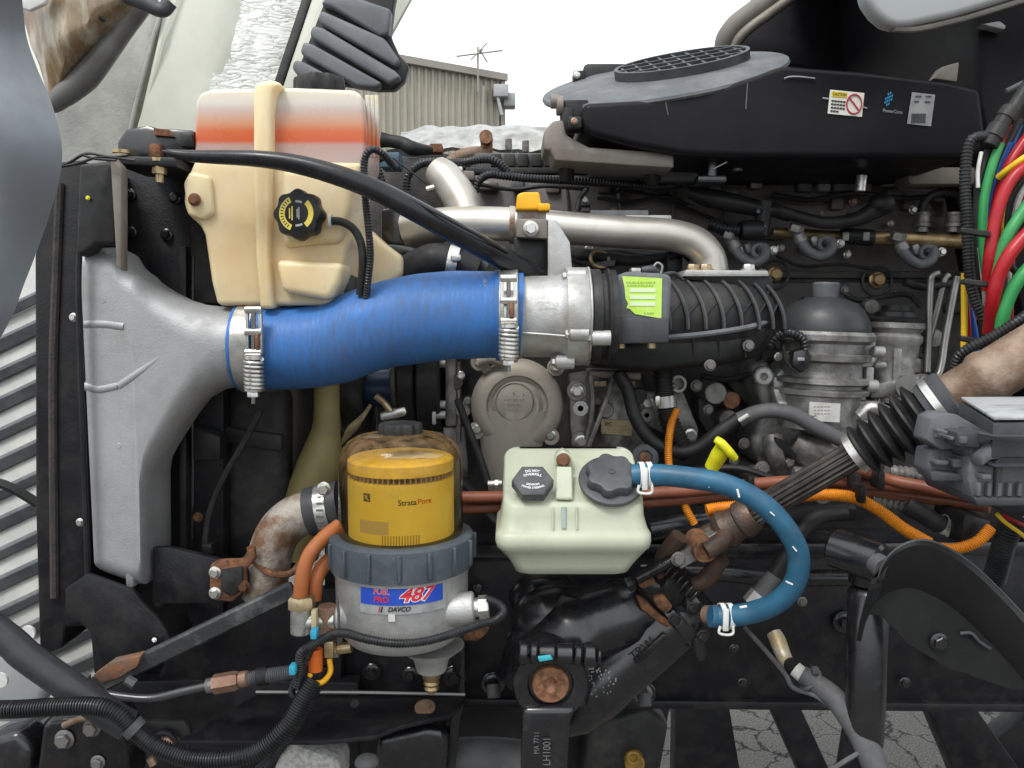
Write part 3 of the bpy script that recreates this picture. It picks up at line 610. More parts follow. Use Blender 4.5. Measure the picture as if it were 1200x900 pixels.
# ================================================================== fuel filter
ff = T('fuel_filter', 'fuel filter with amber clear bowl over a yellow element on a silver base', 'filter', (471, 765, 1.0))
Yf = 1.0; C0 = at(471, 640, Yf); s = S(Yf)
def fz(r): return at(471, r, Yf).z
def lz(prof, n=64, **k):
    m = MB(); z0 = fz(prof[0][0]); m.lathe(V((C0.x, Yf, z0)), (0, 0, 1), [(fz(r) - z0, q * s) for r, q in prof], n, **k); return m
gl = bpy.data.materials.new('amber bowl'); gl.use_nodes = True; gn = gl.node_tree; gn.nodes.clear(); g = gn.nodes.new; gL = gn.links.new
go = g('ShaderNodeOutputMaterial'); gt_ = g('ShaderNodeBsdfTransparent'); gt_.inputs[0].default_value = (.975, .86, .62, 1)
gg = g('ShaderNodeBsdfGlossy'); gg.inputs['Roughness'].default_value = .12; gg.inputs[0].default_value = (1, 1, 1, 1)
fr = g('ShaderNodeFresnel'); fr.inputs[0].default_value = 1.28; ms = g('ShaderNodeMixShader'); gL(fr.outputs[0], ms.inputs[0]); gL(gt_.outputs[0], ms.inputs[1]); gL(gg.outputs[0], ms.inputs[2])
gd = g('ShaderNodeBsdfDiffuse'); gd.inputs[0].default_value = (.42, .27, .13, 1)
tcx = g('ShaderNodeTexCoord'); nz1 = g('ShaderNodeTexNoise'); nz1.inputs['Scale'].default_value = 70; nz1.inputs['Detail'].default_value = 9; nz1.inputs['Roughness'].default_value = .75; gL(tcx.outputs['Object'], nz1.inputs['Vector'])
mr = g('ShaderNodeMapRange'); mr.inputs[1].default_value = .35; mr.inputs[2].default_value = 1.0; gL(nz1.outputs['Fac'], mr.inputs[0])
sx = g('ShaderNodeSeparateXYZ'); gL(tcx.outputs['Object'], sx.inputs[0])
mz = g('ShaderNodeMapRange'); mz.inputs[1].default_value = fz(575); mz.inputs[2].default_value = fz(520); mz.inputs[3].default_value = .05; mz.inputs[4].default_value = .8; gL(sx.outputs[2], mz.inputs[0])
mm_ = g('ShaderNodeMath'); mm_.operation = 'MULTIPLY'; gL(mr.outputs[0], mm_.inputs[0]); gL(mz.outputs[0], mm_.inputs[1])
ms2 = g('ShaderNodeMixShader'); gL(mm_.outputs[0], ms2.inputs[0]); gL(ms.outputs[0], ms2.inputs[1]); gL(gd.outputs[0], ms2.inputs[2]); gL(ms2.outputs[0], go.inputs[0])
P(ff, 'clear_bowl', lz([(630, 73.5), (600, 73.5), (550, 73), (536, 72), (525, 68.5), (517, 62), (511, 52), (508, 38), (507, 24)], cap=False), gl, ang=80)
yelf = M('yellow filter shell', (.95, .74, .13), .4, 0, (.88, .64, .09), 12, dust=.1, dustc=(.6, .45, .15))
yelt = M('yellow filter end plate', (.80, .58, .06), .25, 0, (.5, .33, .03), 15)
el = P(ff, 'filter_element', lz([(655, 62.5), (556, 62.5)]), yelf)
P(el, 'end_plate', lz([(549, 62.5), (537, 62.5), (535, 60.5), (534, 58)]), yelt)
m = MB()
for i in range(60):
    a = i / 60 * 2 * math.pi; d = V((math.cos(a), math.sin(a), 0)); q = V((C0.x, Yf, fz(558))) + d * 55 * s; m.bar(q, V((q.x, q.y, fz(544))), .0018, .011, up=d, bev=0)
P(el, 'pleats', m, M('filter paper', (.30, .22, .12), .8), kind='stuff')
m = MB(); m.ball(V((C0.x + .014, Yf, fz(533.5))), .034, 1.15, .62, .035, 20); m.jitter(.004, 40); P(el, 'fluid_reflection', m, paper, 'pale painted reflection on the top plate')  # flat pale blob paints the white reflection of the fluid on top
def cbend(R, a0, z0): return lambda x, y: V((C0.x + R * math.sin(a0 + x / R), Yf - R * math.cos(a0 + x / R), z0 + y))
Re = 62.9 * s
zl = at(471, 590, Yf - Re).z
text(el, 'Strata', 0, (1, 0, 0), (0, 0, 1), .0095, black, bend=cbend(Re, R_(14), zl), bold=.01)
text(el, 'Pore', 0, (1, 0, 0), (0, 0, 1), .0095, oplug, bend=cbend(Re, R_(32.5), zl + .0003), bold=.02)
m = MB(); f_ = cbend(Re, R_(-30), zl + .004)
m.sheet([[f_(-.005, .006), f_(.005, .006)], [f_(-.005, -.004), f_(.005, -.004)]]); P(el, 'emblem', m, M('dark emblem', (.10, .08, .03), .5))
m = MB(); f_ = cbend(Re + .0003, R_(-30), zl + .004)
for a_, b_2 in (((-.003, .004), (.003, -.002)), ((-.003, -.001), (.002, .004))): m.bar(f_(*a_), f_(*b_2), .0012, .0006, up=(0, -1, 0), bev=0)
P(el, 'emblem_stroke', m, yelp)
m = MB()
for i in range(14):
    f_ = cbend(Re, R_(-12 + i * 2.9), at(471, 640, Yf - Re).z); m.sheet([[f_(-.0006, .012), f_(.0006, .012)], [f_(-.0006, -.012), f_(.0006, -.012)]])
P(el, 'bar_marks', m, M('printed bars', (.42, .27, .04), .5))
m = MB(); f_ = cbend(Re, R_(-40), at(471, 617, Yf - Re).z)
m.sheet([[f_(x, .005) for x in (0, .01, .02, .03, .04)], [f_(x, -.011) for x in (0, .01, .02, .03, .04)]]); P(el, 'faded_patch', m, M('pale patch', (.62, .47, .20), .5))
cl = P(ff, 'collar', lz([(661, 80), (659, 85), (632, 86), (625, 85), (622, 81), (622, 75)], n=96), collar)
for i in range(16):
    a = i / 16 * 2 * math.pi + .1; d = V((math.sin(a), -math.cos(a), 0)); q = V((C0.x, Yf, fz(655))) + d * 86 * s; m = MB(); m.bar(q, V((q.x, q.y, fz(626))), .0045, .007, up=d, bev=.001); P(cl, 'grip_rib', m, collar)
P(ff, 'base_casting', lz([(752, 34), (748, 52), (742, 66), (733, 74), (722, 78), (668, 79), (664, 79.5), (663, 82), (657, 83), (654, 80)], n=72), alu)
P(ff, 'drain_boss', lz([(785, 18), (770, 22), (756, 40)], n=32), alu)
o = C0 + V((32 * s, 0, 0))
for ch in ff.children:
    if ch.name.startswith('drain_boss'): ch.data.transform(Matrix.Translation((34 * s, 0, 0)))
def lx(prof, dx, n=32):
    m = MB(); z0 = fz(prof[0][0]); m.lathe(V((C0.x + dx * s, Yf, z0)), (0, 0, 1), [(fz(r) - z0, q * s) for r, q in prof], n); return m
P(ff, 'drain_valve', lx([(811, 6), (808, 8), (806, 9.5), (803, 8), (800, 10), (797, 8.5), (794, 11), (788, 11), (786, 13), (780, 13)], 34), brass)
Yc_ = .962
m = MB(); m.cp((396, 724, Yc_), (556, 712, Yc_), 19.5, 19.5, n=36, bev=2); P(ff, 'cross_tube', m, alu)
m = MB(); o = at(556, 712, Yc_); m.cyl(o, o + V((.006, 0, .0005)), 11 * s, n=24); P(ff, 'plug_neck', m, zinc)
m = MB(); o = at(561, 711.5, Yc_); m.hexa(o, (1, 0, .07), 13.5 * s, 12 * s); P(ff, 'hex_plug', m, zinc)
m = MB(); m.poly([(545, 740), (575, 728), (572, 742), (560, 752), (540, 752)], 1.03, .03, .004); P(ff, 'rusty_lug', m, rust)
cp_ = V((C0.x, Yf, fz(511))); knob(ff, cp_, (0, 0, 1), 25 * s, 16 * s, 10, .07, blkd, 'vent_cap', pw=.4)
# printed label wrapped on the base casting
Rb = 79.6 * s; zb = at(471, 697, Yf - Rb).z
def patch(a0, a1, z0, z1, R, mat, name, tilt=0.0, sk=0.0):
    m = MB(); N = 18
    m.sheet([[V((C0.x + R * math.sin(lerp(a0, a1, i / N)), Yf - R * math.cos(lerp(a0, a1, i / N)), z + tilt * lerp(a0, a1, i / N) + sk * (i / N - .5) ** 2)) for i in range(N + 1)] for z in (z0, z1)])
    return P(ff, name, m, mat)
patch(R_(-28), R_(45), zb - .024, zb + .011, Rb + .0004, papg, 'silver_label')
patch(R_(-27), R_(42), zb - .0130, zb + .0100, Rb + .0009, bluep, 'blue_label_band')
text(ff, 'FUEL', 0, (1, 0, 0), (0, 0, 1), .0085, redp, bend=cbend(Rb + .0016, R_(-9), zb + .0030), bold=.02, shear=.15, wid=.019)
text(ff, 'PRO', 0, (1, 0, 0), (0, 0, 1), .0095, redp, bend=cbend(Rb + .0016, R_(-9), zb - .0062), bold=.03, shear=.15, wid=.019)
text(ff, '487', 0, (1, 0, 0), (0, 0, 1), .0235, white, bend=cbend(Rb + .0013, R_(18), zb - .0014), bold=.07, shear=.35, wid=.048)
text(ff, '487', 0, (1, 0, 0), (0, 0, 1), .0228, redp, bend=cbend(Rb + .0017, R_(18), zb - .0014), bold=.025, shear=.35, wid=.0455)
text(ff, 'FUEL', 0, (1, 0, 0), (0, 0, 1), .0087, white, bend=cbend(Rb + .0013, R_(-9), zb + .0030), bold=.045, shear=.15, wid=.0196)
text(ff, 'DAVCO', 0, (1, 0, 0), (0, 0, 1), .0078, black, bend=cbend(Rb + .0012, R_(5), zb - .0178), bold=.03, shear=.3, wid=.027)
for da, mt in ((-10.5, redp), (-8.6, black)):
    m = MB(); f_ = cbend(Rb + .0012, R_(da), zb - .0178); m.sheet([[f_(.0003, .0035), f_(.0018, .0035)], [f_(-.0018, -.0035), f_(-.0003, -.0035)]]); P(ff, 'logo_stripe', m, mt)
m = MB(); f_ = cbend(Rb + .0012, R_(0), zb - .027); m.sheet([[f_(-.005, .004), f_(.003, .004)], [f_(-.005, -.005), f_(.003, -.005)]]); P(ff, 'small_sticker', m, paper)
# fittings and hoses on the left of the filter
ft = T('filter_inlet_fitting', 'silver elbow and brown hex fitting at the left end of the fuel filter tube', 'fitting', (360, 740, .96))
m = MB(); m.hexa(at(384, 743, .96), (0, 0, 1), 13 * s, 34 * s, 6); P(ft, 'brown_nut', m, copperf)
m = MB(); m.cp((394, 726, .96), (352, 729, .96), 12, n=20, bev=1); m.cp((354, 742, .96), (354, 706, .96), 14, n=20, bev=2); P(ft, 'elbow', m, zinc)
m = MB(); o = at(354, 712, .96); m.hexa(o, (0, 0, 1), 16 * s, 14 * s); P(ft, 'elbow_nut', m, zincy)
m = MB(); m.bx(364, 716, 371, 742, .94, .012); P(ft, 'cable_tie', m, M('ivory nylon', (.6, .5, .3), .5))
m = MB(); m.cp((386, 762, .965), (396, 760, .965), 10, n=6); m.cp((396, 760, .965), (412, 758, .965), 7, n=18); m.bx(379, 752, 391, 772, .95, .02); P(ft, 'lower_union', m, zincy)
m = MB(); m.tb([(395, 702, .935), (397, 722, .935), (397, 755, .935)], 1.8, n=8); m.cp((398, 745, .935), (398, 752, .935), 4, n=8); P(ft, 'tie_strap', m, rubg)
for pts, lab in (([(352, 700, .96), (355, 672, .96), (364, 648, .97), (380, 630, .985), (398, 616, 1.0)], 'outer orange hose rising from the silver elbow of the fuel filter'), ([(368, 702, .975), (371, 678, .975), (380, 662, .985), (392, 652, 1.0), (400, 646, 1.01)], 'inner orange hose tucked behind the outer one at the fuel filter')):
    m = MB(); m.tb(pts, 9, n=16); ONE('fuel_hose', m, orangeh, lab, 'hose', 'orange fuel hoses at the filter')
m = MB(); m.tb([(570, 702, .96), (584, 708, .95), (590, 717, .94), (580, 727, .935), (560, 732, .93), (535, 741, .915), (500, 751, .905), (465, 754, .90), (430, 749, .905), (405, 742, .915), (388, 744, .925), (365, 757, .93), (352, 766, .93), (352, 785, .935), (348, 805, .935)], 5.6, n=12, corr=3.2)
ONE('filter_conduit', m, conduit, 'thin black ribbed conduit looping round the silver fuel filter base', 'conduit')
m = MB(); m.tb([(372, 748, .95), (360, 770, .94), (346, 798, .94), (342, 812, .94), (352, 818, .94), (366, 800, .95), (376, 778, .96)], 4.6, n=10, corr=3)
ONE('hanging_conduit', m, conduit, 'small loop of ribbed conduit hanging left of the orange plug', 'conduit')
pl = T('orange_plug', 'orange electrical plug in a yellow ring under the fuel filter fittings', 'plug', (370, 790, .95))
m = MB(); m.cp((370, 760, .95), (370, 786, .95), 8.5, n=14, bev=1); P(pl, 'plug_body', m, oplug)
m = MB(); m.cp((369, 786, .95), (367, 800, .95), 6.5, n=12); P(pl, 'grommet', m, rub)
m = MB(); m.tb([(386, 772, .955), (387, 788, .95), (376, 800, .94), (362, 797, .94), (364, 790, .945)], 3.4, n=10); P(pl, 'ring', m, ycap)
for x, y in ((367, 745), (342, 787)):
    m = MB(); m.bx(x - 4, y - 6, x + 4, y + 5, .92, .014, .002); ONE('cyan_tape', m, M('cyan tape', (.05, .42, .62), .5), 'cyan tape mark ' + ('on the conduit by the brown nut' if x > 350 else 'on the braided hose end near the orange plug'), 'tape')

# ================================================================== power steering reservoir
rsm = M('pale green reservoir', (.475, .505, .395), .36, 0, (.42, .445, .33), 9, bump=.05, bs=140, sss=.3, sssr=(.02, .02, .014), dust=.28, dustc=(.36, .37, .28), ds=30)
rs = T('steering_reservoir', 'pale green power steering fluid reservoir with two charcoal caps', 'reservoir', (672, 672, 1.02))
def ringxy(x0, x1, Y0, Y1, zf, zb, r, n=7):
    cx = (x0 + x1) / 2; cy = (Y0 + Y1) / 2; hx = (x1 - x0) / 2; hy = (Y1 - Y0) / 2; out = []
    for k, (sx_, sy_) in enumerate(((1, 1), (-1, 1), (-1, -1), (1, -1))):
        for i in range(n):
            a = k * math.pi / 2 + i / (n - 1) * math.pi / 2
            x = cx + sx_ * (hx - r) + r * math.cos(a); y = cy + sy_ * (hy - r) + r * math.sin(a); out.append(V((x, y, lerp(zf, zb, (y - Y0) / (Y1 - Y0)))))
    return out
m = MB(); rg = []
for x0, x1, Y0, Y1, r, rr in ((612, 730, .985, 1.06, 673, .014), (604, 738, .977, 1.07, 672, .016), (600, 744, .973, 1.075, 664, .016), (594, 752, .970, 1.08, 656, .018), (586, 760, .965, 1.085, 648, .018), (582, 764, .958, 1.09, 645, .018), (580, 766, .956, 1.09, 638, .018), (580.5, 765.5, .957, 1.09, 629, .018), (583, 763, .961, 1.09, 625, .018), (585, 761, .965, 1.088, 621, .018), (588, 757, .968, 1.086, 606, .018)):
    z = at(672, r, Y0).z; rg.append(ringxy(at(x0, r, Y0).x, at(x1, r, Y0).x, Y0, Y1, z, z, rr))
zA = at(672, 592, .97).z; zB = at(672, 533, 1.036).z; sl = (zB - zA) / (1.036 - .97)
for x0, x1, Y0, dz, rr in ((590, 754, .9705, -.004, .018), (592, 752, .974, .001, .018), (597, 748, .981, .003, .016)):
    rg.append(ringxy(at(x0, 575, .985).x, at(x1, 575, .985).x, Y0, 1.085, zA + dz, zA + dz + sl * (1.042 - Y0), rr))
m.loft(rg); 
for v in m.bm.verts: v.co.z = min(v.co.z, zB + .004)
body = P(rs, 'reservoir_body', m, rsm, ang=50)
nS = V((0, -sl, 1)).normalized()
def sp_(x, r): 
    t = (592 - r) / 59; return at(x, r, lerp(.97, 1.036, t))
o = sp_(624, 574); m = MB(); m.cyl(o - nS * .01, o + nS * .008, 17 * s, n=24); P(rs, 'small_neck', m, rsm)
m = MB(); x_, y_, z_ = frame(nS); hexp = lambda: None
m.lathe(o + nS * .006, nS, [(0, 24.5 * s), (.012, 24.5 * s), (.0135, 22.5 * s)], 6); hc = P(rs, 'hex_cap', m, grey)
hc_c = o + nS * .0199; upS = V((0, 1, sl)).normalized()
for txt_, dy, h_ in (('DO NOT', 13, 5.2), ('OVERFILL', 7.6, 4.8), ('DEXRON', -8, 4.4), ('POWER STEERING', -13, 4.2)):
    rad = abs(dy) * s; sg = 1 if dy > 0 else -1
    def bd(x, y, sg=sg, dy=dy):
        Rr = 24 * s; a = x / Rr; c2 = hc_c + upS * (dy * s - sg * Rr)
        return c2 + V((1, 0, 0)) * (Rr + sg * y) * math.sin(a) + upS * sg * (Rr + sg * y) * math.cos(a) + nS * .0003
    text(hc, txt_, 0, (1, 0, 0), (0, 0, 1), h_ * s, white, bend=bd, bold=.02, wid=(17 if dy > 8 else 22 if dy > 0 else 15 if dy > -12 else 27) * s)
o = sp_(715, 568); m = MB(); m.cyl(o - nS * .012, o + nS * .006, 34 * s, n=40); P(rs, 'large_neck', m, rsm)
m = MB(); m.lathe(o + nS * .004, nS, [(0, 37 * s), (.004, 38 * s), (.006, 37 * s), (.0075, 33 * s)], 48); lc = P(rs, 'large_cap', m, grey)
knob(lc, o + nS * .0075, nS, 29 * s, .018, 7, .075, grey, 'cap_grip', pw=.7)
m = MB(); m.torus(o + nS * .0258, nS, 3.5 * s, .8 * s, 16, 6); P(lc, 'embossed_ring', m, grey)
m = MB(); q = at(660, 536, 1.04); m.poly([(650, 545), (652, 533), (660, 528), (669, 533), (671, 545)], 1.025, .03, .003); P(rs, 'mounting_tab', m, rsm)
bolt(rs, 660, 539, 1.024, 8.5, rustnut)
m = MB(); q0, q1 = sp_(661, 548), sp_(661, 586); m.bar(q0 + nS * .0012, q1 + nS * .0012, 20 * s, .005, up=nS, bev=.002); P(rs, 'recessed_pad', m, rsm)
for x in (648, 676):
    m = MB(); m.tb([(x, 594, .969), (x, 620, .963)], 1.2, n=6); P(rs, 'mould_line', m, rsm)
m = MB(); m.tb([(661, 594, .970), (661, 619, .9655)], 3, n=8); P(rs, 'level_window', m, M('grey green level', (.36, .42, .40), .4))
# blue return hose
ph = T('steering_return_hose', 'teal blue rubber hose looping from the reservoir to the steering gear', 'hose', (900, 720, .96))
m = MB(); m.tb([(742, 557, .985), (760, 556, .98), (800, 559, .965), (850, 568, .95), (893, 590, .94), (923, 622, .935), (936, 652, .94), (931, 684, .95), (910, 706, .965), (880, 718, .985), (845, 723, 1.0), (832, 722, 1.0)], 13, n=22, k=8); P(ph, 'hose', m, bluerub)
for x, y, w_, h_, r in ((830, 567, 2, 8, 20), (865, 578, 2, 9, 15), (905, 602, 6, 1.5, -40), (931, 643, 7, 1.5, -50), (925, 683, 8, 1.5, -25), (871, 711, 8, 1.5, 10)):
    m = MB(); c_ = at(x, y, .925 if x > 840 else .945); m.bar(c_ + V((-w_ * s / 2 * math.cos(R_(r)), 0, -w_ * s / 2 * math.sin(R_(r)))), c_ + V((w_ * s / 2 * math.cos(R_(r)), 0, w_ * s / 2 * math.sin(R_(r)))), .003, max(.0012, h_ * s if w_ < 3 else .0015), bev=0); P(ph, 'printed_dash', m, white)
def sclamp(x, y, Y, r, label):
    t = T('spring_hose_clip', label, 'clip', (x, y + 20, Y), 'white clips on the blue hose'); o = at(x, y, Y); s = S(Y)
    for dx in (-5, 4):
        m = MB(); m.lathe(o + V((dx * s - .003, 0, 0)), (1, .04, .0), [(0, r * s), (0, r * s + .0016), (.006, r * s + .0016), (.006, r * s)], 32, cap=False); P(t, 'band', m, whitep)
    m = MB(); m.bx(x - 3, y - 8, x + 3, y + 18, Y - r * s - .003, .004, .001); P(t, 'bridge', m, whitep)
    m = MB(); m.tb([(x - 7, y + 12, Y - r * s), (x - 8, y + 20, Y - r * s), (x + 2, y + 22, Y - r * s), (x + 8, y + 20, Y - r * s), (x + 8, y + 12, Y - r * s)], 1.7, n=8); P(t, 'wire_ear', m, whitep)
sclamp(756, 556.5, .982, 14, 'white spring clip on the blue hose beside the large reservoir cap'); sclamp(851, 722, .998, 14, 'white spring clip on the blue hose at the steering gear')
# ================================================================== engine
en = T('engine_block', 'grey black diesel engine block and head filling the middle of the bay', 'engine', (800, 640, 1.5))
m = MB(); m.poly([(520, 330), (1180, 330), (1180, 640), (440, 640), (440, 420)], 1.43, .45, .006); P(en, 'block', m, engine)
m = MB(); m.poly([(545, 205), (1180, 205), (1180, 333), (520, 333), (520, 230)], 1.455, .42, .006); P(en, 'cylinder_head', m, enginel)
m = MB(); m.poly([(556, 178), (1180, 186), (1180, 212), (545, 212)], 1.49, .36, .006); P(en, 'valve_cover', m, engine)
for i in range(7):
    x = 575 + i * 16; m = MB(); m.bx(x, 180, x + 12, 195, 1.478, .02, .002); P(en, 'cover_panel', m, blkd)
m = MB(); m.bx(545, 196, 690, 203, 1.475, .03, .002); P(en, 'cover_rail', m, blkd)
m = MB(); m.bx(880, 318, 1135, 326, 1.435, .03, .002); m.bx(690, 330, 905, 334, 1.425, .03, .002); P(en, 'deck_seam', m, engine)
for x in (640, 700, 770, 830): m = MB(); m.bx(x, 206, x + 16, 226, 1.445, .02, .004); P(en, 'head_lug', m, enginel)
for x in (975, 1060): m = MB(); m.bx(x, 226, x + 14, 246, 1.44, .03, .005); P(en, 'head_lug', m, enginel)
for x in range(905, 1130, 28): m = MB(); m.bx(x, 196, x + 18, 212, 1.47, .02, .003); P(en, 'cover_lug', m, engine)
for x, y, r, mt in ((908, 321, 9, brass), (1028, 328, 10, brass), (993, 298, 5, zinc), (915, 290, 5, zinc), (868, 294, 7, zinc), (893, 321, 7, zinc), (685, 234, 5, zinc), (690, 291, 5, zinc), (990, 340, 5, aludark), (1120, 500, 6, aludark)): bolt(en, x, y, 1.428, r, mt)
for x, y, r in ((908, 322, 16), (1028, 329, 17)):
    m = MB(); m.torus(at(x, y, 1.428), (0, 1, 0), r * S(1.43), .0025); P(en, 'boss_ring', m, engine)
m = MB(); m.poly([(440, 330), (520, 300), (540, 200), (560, 190), (440, 180), (430, 250)], 1.50, .2, .006); P(en, 'timing_cover', m, engine)
m = MB(); m.poly([(380, 430), (560, 420), (560, 640), (380, 640)], 1.46, .1, .004); P(en, 'front_cover', m, flat)
for i in range(26):                      # bosses, webs and pads of the castings
    x = random.uniform(690, 1120); y = random.choice([random.uniform(225, 300), random.uniform(345, 420), random.uniform(500, 560)])
    m = MB(); w_, h_ = random.uniform(8, 26), random.uniform(5, 14)
    m.bx(x, y, x + w_, y + h_, 1.422 if y > 335 else 1.446, .03, .003); P(en, 'casting_pad', m, engine if y > 335 else enginel)
for i in range(5):
    y = 232 + i * 2; x = 600 + i * 62; m = MB(); m.tb([(x, 216, 1.45), (x + 3, 250, 1.446), (x + 1, 300, 1.45)], 2.5, n=6); P(en, 'casting_web', m, enginel)

# heat blanket behind the engine
ins = M('silver insulation', (.48, .48, .46), .4, .5, (.24, .22, .19), 26, .45, .7, bump=.9, bs=60)
m = MB(); gr = []
for i in range(9):
    row = []
    for j in range(29):
        x = 470 + j * 7.6; t = i / 8; top = 158 - 6 * math.sin(j / 28 * math.pi) + 4 * mnoise.noise(V((j * .37, 0, 0))) + 2 * mnoise.noise(V((j * 1.1, 3, 0))); p = at(x, top + 26 * t, 1.86 - .12 * math.sin(t * math.pi / 2)); p += V((0, .01 * mnoise.noise(p * 30), .008 * mnoise.noise(p * 26))); row.append(p)
    gr.append(row)
m.sheet(gr, -.01); ONE('heat_blanket', m, ins, 'crumpled silver heat blanket lying behind the engine top', 'blanket', ang=70)

fr_ = T('engine_front_top', 'dark bracket cluster with rusty bolts on the engine top beside the coolant tank', 'bracket', (520, 200, 1.6))
m = MB(); m.poly([(452, 175), (470, 172), (540, 182), (560, 178), (560, 200), (500, 230), (452, 230)], 1.6, .1, .005); P(fr_, 'plate', m, blkd)
m = MB(); m.bx(503, 168, 518, 178, 1.55, .03); P(fr_, 'rusty_block', m, rust)
m = MB(); m.disc(570, 164, 1.56, 7.5, .03); m.bx(563, 164, 577, 180, 1.55, .03); P(fr_, 'lifting_eye', m, rustnut)
m = MB(); m.tb([(524, 200, 1.55), (530, 188, 1.55), (548, 180, 1.55), (572, 178, 1.56)], 7, n=14); P(fr_, 'return_pipe', m, rusttube)
m = MB(); m.bx(592, 162, 600, 176, 1.6, .03); m.bx(612, 164, 620, 178, 1.6, .03); P(fr_, 'cover_clip', m, aludark)
m = MB(); m.bx(445, 178, 468, 196, 1.42, .05, .003); P(fr_, 'sensor_block', m, M('blue grey sensor', (.06, .16, .22), .5, 0, (.05, .05, .05), 40))
m = MB(); m.tb([(447, 164, 1.5), (456, 165, 1.5), (472, 168, 1.5), (484, 174, 1.5), (505, 176, 1.52)], [9, 7.5, 7.5, 8.5, 5], n=16); ONE('breather_hose', m, rub, 'short black breather hose stub right of the coolant tank top', 'hose')
m = MB(); m.tb([(476, 222, 1.38), (478, 206, 1.38), (490, 194, 1.38), (506, 190, 1.38), (540, 191, 1.38), (562, 187, 1.38), (580, 189, 1.38), (598, 204, 1.38)], 5.2, n=12, corr=3.6); ONE('upper_conduit', m, conduit, 'black ribbed conduit arching over the silver elbow behind the crossing hose', 'conduit')
m = MB(); m.tb([(556, 228, 1.37), (560, 214, 1.37), (572, 205, 1.37), (590, 206, 1.37), (616, 209, 1.37), (650, 211, 1.37), (700, 214, 1.37), (770, 219, 1.37), (800, 216, 1.38), (830, 226, 1.38)], 5, n=12, corr=3.6); ONE('head_conduit', m, conduit, 'long black ribbed conduit running along the engine head under the air cleaner bracket', 'conduit')
m = MB(); m.tb([(452, 182, 1.36), (440, 190, 1.36), (446, 210, 1.36), (454, 240, 1.36), (452, 262, 1.36)], 5.5, n=10, corr=3.6); m.tb([(460, 185, 1.34), (480, 200, 1.34), (500, 215, 1.34)], 1.2, n=6); ONE('sensor_harness', m, conduit, 'black wiring beside the right edge of the coolant tank', 'wiring')
m = MB(); m.poly([(446, 245), (470, 240), (474, 280), (478, 290), (446, 285)], 1.30, .08, .005); m.tb([(452, 292, 1.26), (475, 294, 1.26), (500, 300, 1.26)], 6, n=12); m.bx(466, 250, 500, 300, 1.34, .05, .004); ONE('actuator_block', m, gloss, 'black plastic actuator block right of the coolant tank above the blue hose', 'actuator')
m = MB(); m.tb([(472, 320, 1.25), (490, 312, 1.25), (510, 306, 1.25), (535, 310, 1.25), (560, 318, 1.25)], [18, 20, 21, 19, 15], n=20); m2 = T('thermostat_hose', 'short fat black hose with a clamp behind the blue hose top', 'hose', (510, 320, 1.25)); P(m2, 'hose', m, rub)
m = MB(); o = at(531, 309, 1.25); m.lathe(o, (1, 0, -.2), [(-.008, .0275), (-.008, .0295), (.008, .0295), (.008, .0275)], 32, cap=False); m.bx(528, 298, 540, 306, 1.2, .02); P(m2, 'clamp', m, zinc)

# EGR tubes
eg = T('exhaust_gas_tube', 'long stainless steel tube bending down into the black intake', 'tube', (680, 270, 1.25))
m = MB(); m.tb([(478, 272, 1.30), (500, 266, 1.29), (540, 262, 1.28), (600, 263, 1.27), (660, 267, 1.265), (730, 272, 1.26), (780, 275, 1.26), (812, 283, 1.26), (830, 300, 1.26), (835, 322, 1.26)], [22, 20, 19.5, 19.5, 19, 18.5, 18.5, 18.5, 18.5, 19], n=28, k=8); P(eg, 'main_tube', m, stain)
m = MB(); m.poly([(804, 316), (900, 317), (902, 324), (800, 324)], 1.22, .08, .002); P(eg, 'outlet_flange', m, alu)
for x in (812, 827, 877): 
    m = MB(); o = at(x, 316, 1.235); m.hexa(o, (0, 0, 1), 7 * S(1.23), .008); m.cyl(o - V((0, 0, .002)), o + V((0, 0, .001)), 9 * S(1.23), n=18); P(eg, 'flange_bolt', m, zincy if x < 850 else zinc)
m = MB(); m.bx(733, 252, 787, 262, 1.262, .012, .002); P(eg, 'paper_tag', m, paper)
m = MB(); m.bx(692, 246, 760, 255, 1.30, .02, .002); P(eg, 'support_strip', m, papg)
for x in (600, 634): m = MB(); m.lathe(at(x, 263.5, 1.27), (1, 0, -.02), [(-.004, .0262), (-.004, .029), (.004, .029), (.004, .0262)], 36, cap=False); P(eg, 'weld_collar', m, rustpipe)
eb = T('exhaust_gas_elbow', 'tan silver elbow tube dropping from the head behind the stainless tube', 'tube', (530, 230, 1.33))
m = MB(); m.tb([(512, 200, 1.36), (522, 208, 1.35), (534, 224, 1.34), (544, 242, 1.33), (550, 262, 1.32)], [17, 19, 20, 21, 21], n=24); P(eb, 'elbow', m, stain)
m = MB(); m.tb([(526, 200, 1.335), (536, 218, 1.32), (543, 240, 1.308)], 1.2, n=6); P(eb, 'weld_seam', m, papg)
m = MB(); m.poly([(500, 198), (556, 200), (556, 211), (500, 212)], 1.37, .05, .003); P(eb, 'flange', m, tancast)
m = MB(); m.bx(529, 195, 542, 201, 1.365, .02, .002); P(eb, 'white_clip', m, whitep)
m = MB(); m.tb([(500, 222, 1.34), (512, 219, 1.34), (520, 222, 1.34)], 3.5, n=8); P(eb, 'stud', m, stain)
m = MB(); m.tb([(546, 296, 1.27), (560, 298, 1.27), (575, 306, 1.27)], 16, n=18); ONE('lower_tube_stub', m, stain, 'short silver tube stub visible under the crossing hose', 'tube')

